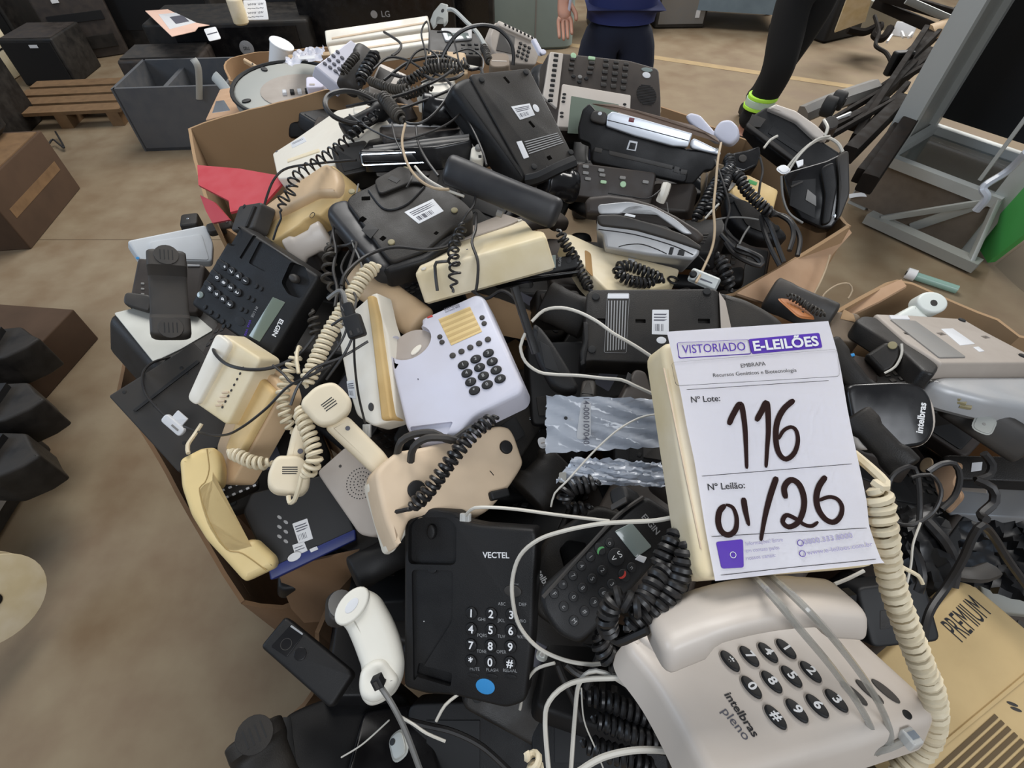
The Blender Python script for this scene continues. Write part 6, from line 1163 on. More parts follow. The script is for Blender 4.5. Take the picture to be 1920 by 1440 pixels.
handset('glossy black handset end in the shadow left of the large office telephone', (1008, 120, 1.18), (1020, 170, 1.12), gloss, hw=.024, bow=.006, th=.03, cup=.006, ex=2.2, holes=False)
# conference phone, cups, bags
F = Face([(470, 185), (620, 175), (600, 130), (478, 135)], d=1.62, h=.05, n0=(0, -.3, 1), lam=1); F.thing('conference_telephone', 'round grey conference telephone with its inside exposed, behind the carton wall', 'telephone')
c = F.loc(545, 165); F.put('body', bmslab(ell(.17, .17, 32, c.x, c.y), -.04, 0, .01), metalg); F.put('inner_recess', bmslab(ell(.11, .10, 28, c.x + .02, c.y - .02), -.002, .003, .001), taupe); F.put('black_rim', (lambda bm: add_tube(bm, [V((c.x + .172 * math.cos(a), c.y + .172 * math.sin(a), 0)) for a in [i * PI / 20 for i in range(41)]], .006, 6))(bmesh.new()), jet)
for i in range(3): a = .6 + i * 1.5; F.put('foot_slot', bmslab(ell(.014, .009, 12, c.x + .145 * math.cos(a), c.y + .145 * math.sin(a), a), -.001, .004, .001), jet)
for i in range(5): F.put('circuit_clip', bmslab(rct(F, 535 + i * 14, 178 - i, .012, .02, 0), .002, .012, .002), jet if i % 2 else stick)
c = at(508, 112, 1.75); e = empty('plastic_cup', c + V((0, 0, -.05)), 'white translucent plastic cup lying behind the conference telephone', 'cup', R=Matrix.Rotation(.5, 4, 'Y')); bm = bmesh.new(); add_tube(bm, catmull([(0, 0, 0), (0, 0, .11)], .03), lambda u: .025 + .012 * u, 20); link('cup_wall', newmesh('cup_wall', bm, whitem), e); link('cup_rim', newmesh('cup_rim', bmslab(ell(.039, .039, 20), .108, .113, .001), whitem), e)
def bag(label, quad, d, m, amp=.012, nx=22, ny=22, name='plastic_bag', cat='bag', seed=1, h=.01, n0=None, lam=.12, sag=0):
    F = Face(quad, d=d, h=h, n0=n0, lam=lam); F.thing(name, label, cat); bm = bmesh.new(); C = F.P(quad); rnd = random.Random(seed); ph = [(rnd.uniform(3, 14), rnd.uniform(3, 14), rnd.uniform(0, 6), rnd.uniform(.3, 1)) for _ in range(9)]; G = []
    for j in range(ny + 1):
        row = []
        for i in range(nx + 1):
            u, v = i / nx, j / ny; p = C[0].lerp(C[1], u).lerp(C[3].lerp(C[2], u), v)
            z = sum(abs(math.sin(a * u + b * v + c_)) * w_ for a, b, c_, w_ in ph) / 9 * amp * 2 - amp * .6 + sag * math.sin(PI * u) * math.sin(PI * v)
            row.append(bm.verts.new((p.x + rnd.uniform(-1, 1) * amp * .12, p.y + rnd.uniform(-1, 1) * amp * .12, z)))
        G.append(row)
    for j in range(ny):
        for i in range(nx): bm.faces.new((G[j][i], G[j][i + 1], G[j + 1][i + 1], G[j + 1][i]))
    F.put('film', bm, m); return F
F = bag('crumpled clear plastic bag behind the small white keypad telephone', [(530, 125), (605, 118), (608, 92), (560, 98)], 1.6, mat('milky_bag', 'd5d6e0', .3, alpha=.85), .03, seed=4); F.plate('printed_label', stick, [(560, 112), (590, 110), (590, 104), (562, 106)], z=.02)
F = backphone('small white foam block beside the conference telephone', [(572, 165), (608, 163), (605, 143), (575, 143)], 1.45, mat('foam_white', 'd9d4e2', .8), h=.05, name='foam_block', cat='foam'); F.plate('dent', taupe, [(580, 160), (590, 160), (590, 157), (580, 157)], t=.001)
for q, d, lab in (([(612, 82), (806, 52), (803, 28), (607, 56)], 1.75, 'long cream plastic cover lying at the very top of the heap, upper one'), ([(620, 108), (862, 75), (850, 52), (615, 86)], 1.66, 'long cream plastic cover lying at the very top of the heap, lower one')):
    F = Face(q, d=d, h=.04, n0=(0, -.4, 1), lam=.6); F.thing('plastic_cover', lab, 'cover', None); F.slab('body', ivory, bev=.006, r=.006); F.plate('groove', beigep, [(q[0][0] + 10, q[0][1] - 8), (q[1][0] - 6, q[1][1] - 8), (q[1][0] - 6, q[1][1] - 11), (q[0][0] + 10, q[0][1] - 11)], t=.002)
for q, d, lab in (([(540, 112), (700, 95), (700, 88), (540, 104)], 1.7, 'pale wooden strip below the cream covers at the top'), ([(455, 112), (490, 132), (492, 128), (458, 108)], 1.9, 'thin wooden stick leaning behind the white cup')):
    F = Face(q, d=d, h=.02, lam=.6); F.thing('flat_strip', lab, 'strip'); F.slab('body', tan if 'wood' in lab else grey, bev=.002, r=.002); F.disc('nail_hole', jet, (q[0][0] + q[2][0]) / 2, (q[0][1] + q[2][1]) / 2, .003, t=.0006)
F = backphone('bent grey metal hook bracket standing at the top of the heap', [(815, 48), (835, 40), (835, 5), (810, 20)], 1.7, metalg, h=.006, outline=[(806, 38), (812, 22), (826, 5), (838, 8), (838, 40), (832, 48), (830, 35), (820, 32), (818, 45), (812, 52)], name='metal_bracket', cat='bracket', r=.004); F.disc('hole', jet, 830, 20, .006, t=.001)
cord('loose_cable', 'bright grey rod with bent tip rising beside the metal hook bracket', [(840, 18, 1.6), (852, 20, 1.58), (875, 42, 1.5), (895, 62, 1.42), (912, 90, 1.36)], .006, alu)
rings = [([(712, 212, .97), (690, 232, .95), (655, 230, .94), (625, 218, .93), (610, 198, .93), (615, 180, .94), (640, 171, .95), (670, 174, .97), (700, 188, .99), (720, 205, 1.0)], .0046, 'thick black cable forming a big ring over the brown carton wall'),
         ([(822, 130, 1.15), (835, 95, 1.14), (860, 62, 1.13), (895, 48, 1.13), (930, 52, 1.13), (955, 75, 1.14), (963, 100, 1.15), (962, 122, 1.16)], .0042, 'black cable arching high over the top of the heap'),
         ([(800, 140, 1.1), (798, 100, 1.12), (790, 62, 1.13), (800, 40, 1.14), (805, 60, 1.13), (804, 100, 1.12)], .002, 'thin black wire standing in a narrow loop at the top'), ([(820, 60, 1.15), (845, 62, 1.14), (855, 90, 1.12), (862, 120, 1.1), (870, 135, 1.1)], .002, 'thin grey wire looping right of the narrow black loop'),
         ([(650, 200, 1.0), (700, 190, .98), (760, 175, 1.0), (820, 150, 1.02), (850, 130, 1.06)], .003, 'black cable running along the top tangle, upper one'), ([(690, 195, .99), (740, 205, .96), (790, 190, .98), (840, 170, 1.0), (862, 155, 1.02)], .0028, 'black cable running along the top tangle, lower one'),
         ([(715, 190, .95), (735, 215, .92), (770, 232, .9), (800, 225, .9), (830, 195, .92), (848, 160, .95)], .0024, 'dark grey cable sagging in front of the top tangle'), ([(780, 235, .9), (785, 270, .86), (800, 300, .82), (822, 330, .80)], .0022, 'black wire hanging from the knot over the glossy telephones')]
for pts, r, lab in rings: cord('loose_cable', lab, pts, r, kcord)
cord('line_cable', 'dusty pale wire hanging from the knot and curving under the big black handset', [(760, 232, .89), (754, 262, .86), (758, 290, .83), (770, 318, .80), (790, 340, .78), (815, 353, .775), (842, 355, .77)], .0022, MATS['dusty_cream'])
cord('line_cable', 'flat white wire running beneath the big black handset', [(778, 312, .81), (800, 335, .80), (835, 355, .795), (870, 368, .79)], .0022, wcord)
coil('coiled_cord', 'tight thick black coiled cord leaning in the upper heap above the glossy telephones', [(715, 178, .95), (728, 195, .93), (742, 212, .91), (756, 228, .90)], .0095, .0036, dcoil, pitch=.0085)
for k, (pts, lab) in enumerate([([(745, 160, 1.12), (770, 150, 1.1), (800, 132, 1.1), (830, 128, 1.1), (865, 132, 1.1)], 'dusty coiled cord along the top tangle, longest one'), ([(690, 150, 1.15), (720, 162, 1.12), (745, 168, 1.1), (770, 165, 1.08)], 'dusty coiled cord below the small grey telephone'), ([(752, 180, 1.04), (780, 172, 1.03), (812, 165, 1.03)], 'dusty coiled cord left of the ivory broken shell'), ([(640, 140, 1.2), (655, 120, 1.2), (672, 100, 1.22)], 'dusty coiled cord behind the dusty grey handset'), ([(905, 85, 1.3), (912, 100, 1.28), (918, 118, 1.25)], 'dusty coiled cord left of the silver office telephone'), ([(672, 175, 1.05), (700, 185, 1.02), (725, 182, 1.0)], 'dusty coiled cord inside the big black cable ring'), ([(795, 120, 1.15), (840, 118, 1.13), (880, 125, 1.13)], 'dusty coiled cord across the tan office telephone')]): coil('coiled_cord', lab, pts, .0078, .0028, dcoil, pitch=.0075)
for pts, lab in [([(720, 150, 1.15), (760, 120, 1.16), (790, 110, 1.16), (830, 105, 1.17), (860, 115, 1.17)], 'black cable over the small grey telephone, highest one'), ([(735, 140, 1.15), (760, 145, 1.12), (790, 140, 1.1), (815, 150, 1.08), (850, 148, 1.08), (868, 138, 1.1)], 'black cable winding above the ivory broken shell'), ([(870, 110, 1.2), (880, 130, 1.15), (900, 128, 1.15), (905, 140, 1.1)], 'short black cable behind the stickered black telephone'), ([(720, 60, 1.5), (750, 80, 1.4), (748, 95, 1.35), (735, 105, 1.3)], 'grey bent cable near the cream covers')]: cord('loose_cable', lab, pts, .0035, kcord)
# middle cords
coil('coiled_cord', 'stretched black coiled cord dangling in front of the pale face-down telephone', [(868, 415, .77), (862, 440, .755), (852, 460, .745), (850, 480, .735), (853, 505, .725), (850, 530, .725), (848, 548, .73)], .0075, .002, kcoil, pitch=.0135, lead0=[(893, 360, .79), (888, 385, .78), (876, 400, .77)])
for pts, r, m_, lab in (([(640, 535, .70), (650, 510, .71), (690, 478, .74), (740, 463, .75), (800, 468, .755), (838, 462, .765), (850, 448, .77), (856, 430, .775)], .0026, kcord, 'black cord sweeping from the cream coils up to the black telephone base'),
                        ([(845, 478, .74), (840, 490, .735), (818, 492, .735), (816, 510, .73), (820, 545, .73)], .0024, kcord, 'black cord dropping over the left part of the pale telephone side'), ([(893, 400, .79), (892, 430, .76), (885, 455, .745), (896, 490, .73), (895, 530, .725), (892, 545, .725)], .0022, kcord, 'black cord dropping over the middle of the pale telephone side'),
                        ([(625, 430, .86), (622, 460, .84), (650, 460, .80), (668, 455, .79), (655, 500, .75), (640, 540, .71), (642, 580, .68), (648, 600, .67)], .0024, kcord, 'dark cord falling from the black telephone base to the power plug'), ([(672, 345, .86), (662, 400, .83), (660, 450, .8), (672, 480, .76), (680, 505, .75)], .0014, gcord, 'thin grey wire straight down over the black telephone base'),
                        ([(615, 560, .70), (640, 545, .69), (650, 580, .68), (645, 610, .67)], .003, gcord, 'grey cord bunch above the power plug'), ([(622, 610, .68), (650, 595, .67), (662, 622, .665), (648, 660, .665), (612, 712, .67)], .0018, kcord, 'thin black cord curling round the power plug')): cord('line_cable' if r < .0024 else 'loose_cable', lab, pts, r, m_)

for pts, r, lab in (([(655, 215, .93), (700, 245, .90), (748, 262, .87), (800, 250, .87), (850, 225, .90), (878, 190, .93)], .0018, 'thin black wire sagging over the glossy telephones'), ([(735, 230, .90), (742, 262, .87), (762, 300, .84), (772, 330, .80), (762, 352, .79)], .0016, 'thin black wire from the coil knot down to the face-down black base'),
   ([(760, 130, 1.12), (778, 100, 1.13), (800, 92, 1.14), (822, 110, 1.13), (815, 140, 1.1), (790, 155, 1.08)], .0022, 'small black wire loop standing in the top tangle'), ([(850, 100, 1.16), (880, 92, 1.17), (905, 110, 1.16), (900, 140, 1.12), (875, 155, 1.08)], .002, 'black wire curl left of the silver office telephone'),
   ([(700, 130, 1.15), (728, 108, 1.17), (762, 112, 1.16), (790, 128, 1.13), (830, 145, 1.08), (850, 165, 1.03)], .0026, 'black cable snaking from the small grey telephone to the stickered black telephone'), ([(862, 180, .96), (872, 215, .92), (890, 250, .89), (905, 285, .86), (912, 310, .82)], .0018, 'thin black wire along the side of the stickered black telephone'),
   ([(640, 395, .83), (625, 430, .83), (630, 470, .8), (625, 505, .77), (632, 540, .73), (628, 575, .71)], .0024, 'dark cable hanging beside the tan handset down to the power plug'), ([(655, 470, .80), (640, 500, .76), (652, 530, .72), (668, 560, .69), (660, 590, .67)], .0017, 'thin dark wire curving through the coils above the power plug'),
   ([(690, 640, .68), (640, 670, .67), (590, 690, .665), (560, 722, .66), (545, 760, .655)], .0018, 'thin black wire crossing the cream coils towards the ivory handset'), ([(880, 540, .77), (910, 560, .76), (940, 545, .75), (965, 560, .74), (975, 590, .74)], .0026, 'black cable in the dark above the white telephone'),
   ([(1250, 380, .95), (1262, 430, .90), (1300, 470, .88), (1330, 500, .86)], .0016, 'thin grey-black wire behind the arched handset'), ([(1240, 355, .96), (1215, 372, .95), (1180, 368, .94), (1140, 362, .94)], .0014, 'thin wire lying along the back of the arched handset'),
   ([(1340, 300, .95), (1355, 340, .92), (1368, 390, .90), (1360, 430, .89), (1385, 455, .88)], .002, 'thin black wire hanging through the coils at the upper right')): cord('loose_cable', lab, pts, r, kcord)
# ---------------------------------------------------------------- right of centre
F = backphone('wide black telephone lying on its face with text label and white sticker, behind the notice', [(1100, 672), (1352, 690), (1342, 540), (1100, 542)], .70, blackd, h=.05, r=.005, bev=.004,
              outline=[(1092, 680), (1108, 676), (1352, 690), (1348, 545), (1340, 540), (1108, 542), (1100, 550)], holes=[(1201, 602, .014, .006, .0, .008), (1320, 602, .016, .007, 0, .008), (1127, 603, .012, .010, 0, .006)], feet=[(1117, 557), (1325, 547), (1110, 656)], grow=.001)
F.slab('left_grip', black, [(1088, 690), (1100, 680), (1106, 650), (1102, 600), (1094, 605), (1094, 640), (1086, 660)], z0=-.05, z1=.002, bev=.006, r=.006)
F.slab('handset_trough', blackd, [(1345, 690), (1480, 700), (1475, 600), (1440, 575), (1400, 555), (1345, 540)], z0=-.05, z1=-.002, bev=.012, r=.01); F.plate('cracked_tape', taupe, [(1352, 620), (1372, 620), (1360, 565), (1348, 548)], t=.0008)
F.plate('label_header', stick, [(1139, 560), (1179, 560), (1179, 550), (1140, 550)], t=.0005); A, B, C, D = F.P([(1136, 658), (1174, 655), (1178, 564), (1138, 564)]); bm = bmesh.new()
for i in range(7): add_slab(bm, [A.lerp(B, .06 + i * .135), A.lerp(B, .11 + i * .135), D.lerp(C, .11 + i * .135), D.lerp(C, .06 + i * .135)], .0002, .0006)
F.put('printed_lines', bm, dprint); P = [V((p.x, p.y, .0005)) for p in roundpoly(F.P([(1133, 661), (1174, 662), (1180, 551), (1139, 551)]), .002, 3)]; P.append(P[0]); bm = bmesh.new(); add_tube(bm, P, .0003, 4); F.put('label_outline', bm, dprint)
F.sticker([(1222, 627), (1254, 628), (1254, 581), (1223, 581)], bars=7); F.disc('round_sticker', stick, 1240, 638, .0065, .005, t=.0005)
# antenna handset
F = profile('black cordless handset with stub antenna and shiny side, between white telephone and notice', [(1000, 602), (1015, 612), (1040, 645), (1065, 685), (1085, 722), (1082, 732), (1060, 735), (1035, 725), (1010, 680), (995, 640)], .03, .68, black, 'cordless_handset', 'handset', bev=.008, r=.008)
F.plate('keypad_face', jet, [(1022, 690), (1050, 700), (1030, 650), (1012, 640)], t=.001)
o = bar3('antenna', at(964, 538, .64), at(1004, 662, .655), .009, .009, black); o.parent = F.t; o.matrix_local = F.M.inverted() @ o.matrix_world
handset('dusty black handset end facing up behind the antenna handset', (1015, 560, .80), (1100, 600, .78), blackd, hw=.032, bow=.004, th=.03, cup=.008, ex=2.6, waist=.95, back=1, holes=False)
F = backphone('dusty dark telephone cradle above the white wire loop', [(1010, 600), (1090, 600), (1090, 545), (1000, 540)], .82, blackd, h=.04, r=.01); F.plate('brown_pad', brownk, [(1020, 580), (1062, 578), (1058, 550), (1012, 552)], t=.003, r=.004); F.plate('screw_plate', grey, [(1052, 596), (1058, 596), (1058, 588), (1052, 588)])
F = backphone('black telephone hidden in shadow under the antenna handset', [(1000, 800), (1110, 790), (1100, 640), (985, 640)], .78, jet, h=.04, r=.01); F.plate('panel', blackd, [(1010, 780), (1060, 780), (1050, 740), (1005, 745)], t=.002)
F = backphone('black angular telephone corner under the wide black telephone, beside the notice', [(1160, 745), (1225, 760), (1215, 690), (1165, 690)], .66, brownk, h=.04, outline=[(1165, 742), (1190, 690), (1212, 695), (1232, 765), (1150, 765)]); F.plate('hook', jet, [(1170, 720), (1180, 722), (1183, 705), (1176, 700)], t=.004)
F = backphone('small dark telephone corner above the clear bag', [(1080, 740), (1120, 745), (1112, 710), (1098, 712)], .68, dkgrey, h=.03); F.plate('face', blackd, [(1090, 738), (1112, 740), (1106, 718), (1100, 718)], t=.001)
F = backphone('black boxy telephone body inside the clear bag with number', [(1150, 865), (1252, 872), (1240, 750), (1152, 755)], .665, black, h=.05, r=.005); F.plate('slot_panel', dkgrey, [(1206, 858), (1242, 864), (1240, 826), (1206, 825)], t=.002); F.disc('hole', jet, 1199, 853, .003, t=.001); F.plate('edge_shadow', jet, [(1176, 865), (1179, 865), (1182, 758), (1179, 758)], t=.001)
F = bag('clear plastic bag printed 14-000107040, left of the notice', [(1023, 849), (1245, 838), (1240, 748), (1025, 742)], .635, clear, .011, seed=9, n0=toc(1130, 790, 1), lam=1)
F.text('14-000107040', greyink, (1099, 745), (1099, 832), z=.010, bold=.01); F.disc('black_dot', jet, 1061, 784, .0022, t=.001, z=.006); F.plate('bag_label', mat('label_film', 'c9cacc', .4, alpha=.6), [(1080, 825), (1108, 822), (1108, 752), (1090, 750)], z=.004, r=.006)
F = bag('crumpled lower clear plastic bag with shiny folds, left of the notice', [(1042, 905), (1250, 915), (1240, 868), (1075, 858)], .60, clear, .017, seed=12, n0=toc(1140, 885, 1), lam=1); F.plate('heat_seal', clearc, [(1048, 905), (1062, 905), (1062, 885), (1048, 886)], z=.006, r=.002)
F = backphone('small white paper scrap in the dark left of the clear bag', [(1015, 840), (1026, 835), (1022, 822), (1010, 822)], .72, stick, h=.002, name='paper_scrap', cat='scrap'); F.plate('fold', taupe, [(1014, 832), (1022, 830), (1022, 829), (1014, 830)])
handset('rounded dusty black handset in the dark between beige telephone and clear bag', (990, 930, .70), (1060, 860, .72), blackd, hw=.036, bow=.006, th=.04, cup=.006, ex=2.4, holes=False)
coil('coiled_cord', 'black coiled cord curled in the shadow below the lower clear bag', [(1125, 905, .60), (1100, 908, .60), (1075, 912, .60), (1060, 925, .60), (1062, 945, .605)], .0085, .003, kcoil, pitch=.0075)
coil('coiled_cord', 'black coiled cord end left of the square black key by the cordless handset', [(1062, 945, .61), (1085, 955, .61), (1110, 950, .61)], .0075, .003, kcoil, pitch=.009)
F = backphone('small black block with shiny edge at the top of the cordless handset', [(1148, 955), (1178, 938), (1172, 905), (1138, 918)], .56, black, h=.03); F.plate('shiny_edge', dkgrey, [(1148, 958), (1176, 942), (1174, 932), (1146, 948)], t=.002)
W = [([(1228, 673, .60), (1190, 648, .61), (1150, 625, .62), (1120, 603, .63), (1085, 585, .64), (1052, 577, .645), (1020, 582, .65), (997, 603, .65)], .0021, 'white cord loop left of the notice, upper half'), ([(985, 625, .65), (976, 650, .65), (985, 678, .65), (1010, 697, .645), (1040, 702, .64), (1085, 704, .63), (1130, 709, .62), (1165, 712, .61), (1190, 723, .605), (1232, 742, .60)], .0021, 'white cord loop left of the notice, lower half'),
     ([(1236, 776, .56), (1200, 783, .57), (1160, 805, .57), (1120, 840, .57), (1090, 872, .57), (1060, 905, .57), (1040, 925, .575), (1033, 950, .58)], .0011, 'very thin white wire crossing in front of the clear bag'),
     ([(1280, 966, .48), (1230, 976, .49), (1170, 979, .50), (1120, 983, .51), (1060, 995, .52), (1010, 1012, .53), (975, 1042, .54), (961, 1085, .545), (962, 1130, .545), (975, 1175, .55), (1010, 1215, .55), (1060, 1238, .55), (1110, 1246, .55), (1140, 1242, .55)], .0022, 'long white cord arching over the VECTEL telephone to the notice'),
     ([(1222, 1264, .52), (1160, 1271, .52), (1100, 1274, .53), (1060, 1286, .53), (1030, 1315, .53), (1022, 1355, .53), (1030, 1460, .52)], .0026, 'white cord curving at the bottom beneath the oval-key telephone'), ([(1070, 1450, .53), (1078, 1340, .54), (1085, 1285, .54), (1105, 1260, .535), (1135, 1262, .53), (1180, 1288, .525), (1230, 1320, .52), (1285, 1360, .52)], .0024, 'white cord with a sharp bend at the bottom, inner one'),
     ([(1340, 1430, .48), (1280, 1412, .48), (1200, 1406, .48), (1130, 1420, .48), (1080, 1450, .48)], .003, 'thick pale cord along the bottom edge'), ([(975, 1330, .60), (985, 1285, .59), (1005, 1255, .58), (1040, 1243, .57)], .0018, 'thin grey-white wire right of the VECTEL telephone'), ([(1090, 1290, .56), (1095, 1350, .56), (1115, 1400, .56), (1135, 1450, .56)], .0009, 'hair-thin white wire at the bottom centre')]
for pts, r, lab in W: cord('line_cable', lab, pts, r, wcord)
for k, (pts, lab) in enumerate([([(1090, 1300, .58), (1140, 1315, .575), (1190, 1335, .57), (1240, 1355, .57), (1290, 1375, .57)], 'black coiled cord in shadow at the bottom centre, highest row'), ([(1110, 1345, .57), (1160, 1365, .565), (1210, 1385, .56), (1260, 1400, .56), (1310, 1425, .56)], 'black coiled cord in shadow at the bottom centre, middle row'), ([(1090, 1390, .57), (1140, 1410, .565), (1190, 1425, .56), (1230, 1450, .56)], 'black coiled cord in shadow at the bottom centre, lowest row'),
        ([(1120, 1185, .53), (1130, 1215, .53), (1150, 1240, .53), (1180, 1245, .53)], 'black coiled cord under the corner of the warm white handset')]): coil('coiled_cord', lab, pts, .0085, .0031, kcoil, pitch=.0075)
coil('coiled_cord', 'cream coiled cord tip at the bottom edge left of the white cords', [(985, 1412, .50), (1000, 1425, .50), (1012, 1450, .50)], .010, .0034, ccoil, pitch=.010)
F = backphone('black telephone under the white cords at the bottom centre', [(1000, 1460), (1260, 1470), (1230, 1280), (990, 1290)], .66, black, h=.04, r=.015); F.plate('keypad_panel', jet, [(1040, 1430), (1180, 1430), (1170, 1320), (1040, 1320)], t=.002)
F = backphone('small grey-blue plastic chip beside the right edge of the VECTEL telephone', [(1008, 1232), (1023, 1238), (1026, 1224), (1012, 1218)], .58, metalg, h=.006, name='plastic_chip', cat='chip'); F.disc('dimple', grey, 1016, 1228, .002, t=.0005)
for pts, lab in (([(1045, 1245, .58), (1055, 1270, .58), (1075, 1310, .58), (1090, 1350, .58)], 'black cable left of the sharp-bend white cord'), ([(1130, 1200, .57), (1122, 1230, .57), (1110, 1260, .575), (1100, 1290, .58)], 'black cable dropping below the thick coil'), ([(1060, 1245, .57), (1085, 1265, .57), (1120, 1270, .57), (1170, 1268, .57), (1210, 1280, .57)], 'black cable parallel to the lower white cord'), ([(760, 1350, .66), (800, 1360, .66), (850, 1372, .66), (905, 1400, .66), (960, 1450, .66)], 'black cable across the bottom under the VECTEL telephone')): cord('loose_cable', lab, pts, .004, kcord)

# ---------------------------------------------------------------- right carton contents
F = backphone('grey-brown telephone lying on its face with labels and a silver curved underside, right', [(1765, 684), (1990, 690), (1850, 612), (1630, 588)], .80, taupe, h=.03, r=.004,
              outline=[(1640, 588), (1700, 590), (1805, 597), (1845, 620), (1960, 680), (1766, 681), (1700, 640)], holes=[(1765, 626, .016, .008, .2, .008), (1848, 632, .016, .008, .2, .008), (1705, 627, .016, .008, -.5, .008)], feet=[(1803, 601), (1917, 668)])
F.slab('dark_side', blackd, [(1605, 596), (1620, 587), (1645, 590), (1766, 682), (1756, 698), (1735, 690), (1690, 648)], z0=-.035, z1=-.004, bev=.004); F.plate('grey_panel', grey, [(1760, 672), (1810, 671), (1715, 603), (1668, 600)], t=.002, r=.003); F.plate('label', stick, [(1764, 617), (1800, 648), (1828, 645), (1786, 616)], t=.0006); F.plate('label', stick, [(1824, 651), (1836, 660), (1846, 659), (1834, 650)], t=.0006); F.plate('label', stick, [(1670, 600), (1705, 601), (1700, 594), (1666, 593)], t=.0026)
F.slab('silver_underside', silver, [(1756, 690), (1780, 682), (1990, 684), (1990, 745), (1880, 728), (1800, 708)], z0=-.06, z1=-.02, bev=.010, r=.01)
F = Face([(1720, 586), (1780, 586), (1778, 550), (1722, 550)], d=.93, h=.03, n0=(0, -.4, 1), lam=3); F.thing('telephone_handset', 'white handset with oval ear cup lying against the rear wall of the right carton', 'handset')
pw = mat('pale_white', 'd9ddd6', .4); F.slab('body', pw, [(1735, 580), (1722, 566), (1690, 584), (1672, 604), (1700, 606), (1760, 600)], z0=-.04, z1=-.006, bev=.008, r=.008); c = F.loc(1750, 566); F.put('ear_cup', bmslab(ell(F.loc(1779, 566).x - c.x, .021, 26, c.x, c.y), -.03, 0, .005), pw); F.disc('ear_hole', dkgrey, 1751, 568, .006, t=.0006)
F = backphone('glossy black telephone with white rim lettered intelbras, right of the notice', [(1752, 842), (1745, 722), (1590, 716), (1612, 855)], .71, gloss, h=.03, r=.014, bev=.006, outline=[(1740, 835), (1756, 800), (1748, 745), (1730, 722), (1700, 715), (1585, 720), (1600, 800), (1640, 850)])
F.slab('white_rim', warmw, [(1745, 838), (1768, 800), (1762, 755), (1742, 725), (1725, 716), (1600, 722), (1610, 845)], z0=-.034, z1=-.010, bev=.004, r=.016); F.text('intelbras', wprint, (1724, 812), (1731, 755), bold=.03)
handset('dark grey handset with pale square label and gold contacts at the far right', (1790, 755, .74), (1935, 850, .72), dkgrey, hw=.026, bow=.006, th=.026, cup=.004, ex=3.5, waist=1, holes=False)
F = backphone('pale square label plate on the far right handset', [(1822, 800), (1858, 818), (1868, 785), (1838, 775)], .715, metalg, h=.002, name='label_plate', cat='label'); F.disc('rivet', grey, 1845, 795, .002, t=.0005)
for k in range(3): strip('gold contact pin %s of the far right handset' % ('nearest the notice', 'in the middle', 'nearest the edge')[k], [(1778 + k * 10, 742 + k * 9, .72), (1800 + k * 10, 748 + k * 8, .715)], goldf, .004, 'contact_pin', 'pin', 1)
cord('line_cable', 'thin pale wire running diagonally from the face-down telephone to the gold pins', [(1690, 668, .76), (1720, 695, .74), (1755, 722, .73), (1780, 742, .72)], .0018, wcord)
F = profile('dusty black round telephone base under the face-down telephone, right of the notice', [(1622, 665), (1660, 640), (1688, 645), (1690, 668), (1675, 692), (1655, 700)], .03, .76, blackd, 'desk_telephone', 'telephone', bev=.006); F.feet([(1673, 648)], .006, goldf); F.put('pale_rim', (lambda bm: add_tube(bm, catmull([V((*F.loc(*p), .001)) for p in ((1658, 700), (1678, 688), (1690, 665), (1690, 645))], .005), .0018, 6))(bmesh.new()), wcord)
handset('dusty dark handset with orange panel under the right carton flap', (1440, 548, .88), (1560, 602, .84), dkgrey, hw=.030, bow=.006, th=.03, cup=.006, ex=2.4, waist=.95, holes=False)
F = backphone('orange-brown panel lying on the dusty dark handset, right', [(1500, 590), (1530, 598), (1490, 560), (1460, 560)], .83, mat('orange_brown', 'a8693a', .6), h=.004, name='battery_panel', cat='panel'); F.disc('screw', jet, 1505, 585, .002, t=.001)
coil('coiled_cord', 'dusty coiled cord along the orange-brown panel', [(1475, 552, .83), (1500, 565, .83), (1525, 580, .82), (1548, 592, .82)], .005, .0018, dcoil, pitch=.006)
F = backphone('brown dusty telephone shell between the notice and the right carton', [(1550, 640), (1620, 640), (1610, 590), (1560, 580)], .84, MATS['dusty_brown'], h=.04, r=.01); F.plate('pale_patch', cardi, [(1575, 598), (1605, 605), (1600, 590), (1582, 580)], t=.001)
cord('line_cable', 'thin tan wire looping above the dusty dark handset', [(1537, 575, .9), (1545, 552, .9), (1570, 534, .9), (1592, 532, .9), (1598, 545, .9), (1590, 560, .9)], .0014, MATS['dusty_cream'])
cord('line_cable', 'tan wire hanging from the corner of the rear carton', [(1556, 478, .96), (1548, 505, .95), (1535, 535, .93), (1520, 562, .92)], .0018, MATS['dusty_cream'])
for a, b, lab in (((1545, 640, .76), (1640, 760, .72), 'dusty black telephone edge right of the notice top'), ((1600, 775, .66), (1700, 880, .62), 'long black bar slanting below the intelbras telephone')): handset(lab, a, b, blackd, hw=.020, bow=.004, th=.03, cup=.003, ex=3, holes=False)
F = backphone('blue-edged dark telephone shell just right of the notice', [(1580, 700), (1650, 720), (1640, 670), (1575, 660)], .78, brownk, h=.03, r=.006); F.plate('blue_edge', bluep, [(1572, 676), (1602, 668), (1600, 663), (1572, 670)], t=.002)
F = backphone('long silver-white telephone side in the lower right carton', [(1775, 965), (1990, 975), (1990, 905), (1780, 905)], .80, silver, h=.04, r=.006); F.plate('tape', taupe, [(1800, 920), (1850, 925), (1850, 915), (1800, 912)])
F = backphone('dark rectangular telephone base above the silver-white side, right edge', [(1780, 900), (1990, 905), (1990, 860), (1760, 850)], .78, blackd, h=.04, r=.01); F.plate('white_square', stick, [(1820, 885), (1840, 882), (1842, 866), (1822, 868)], t=.001)
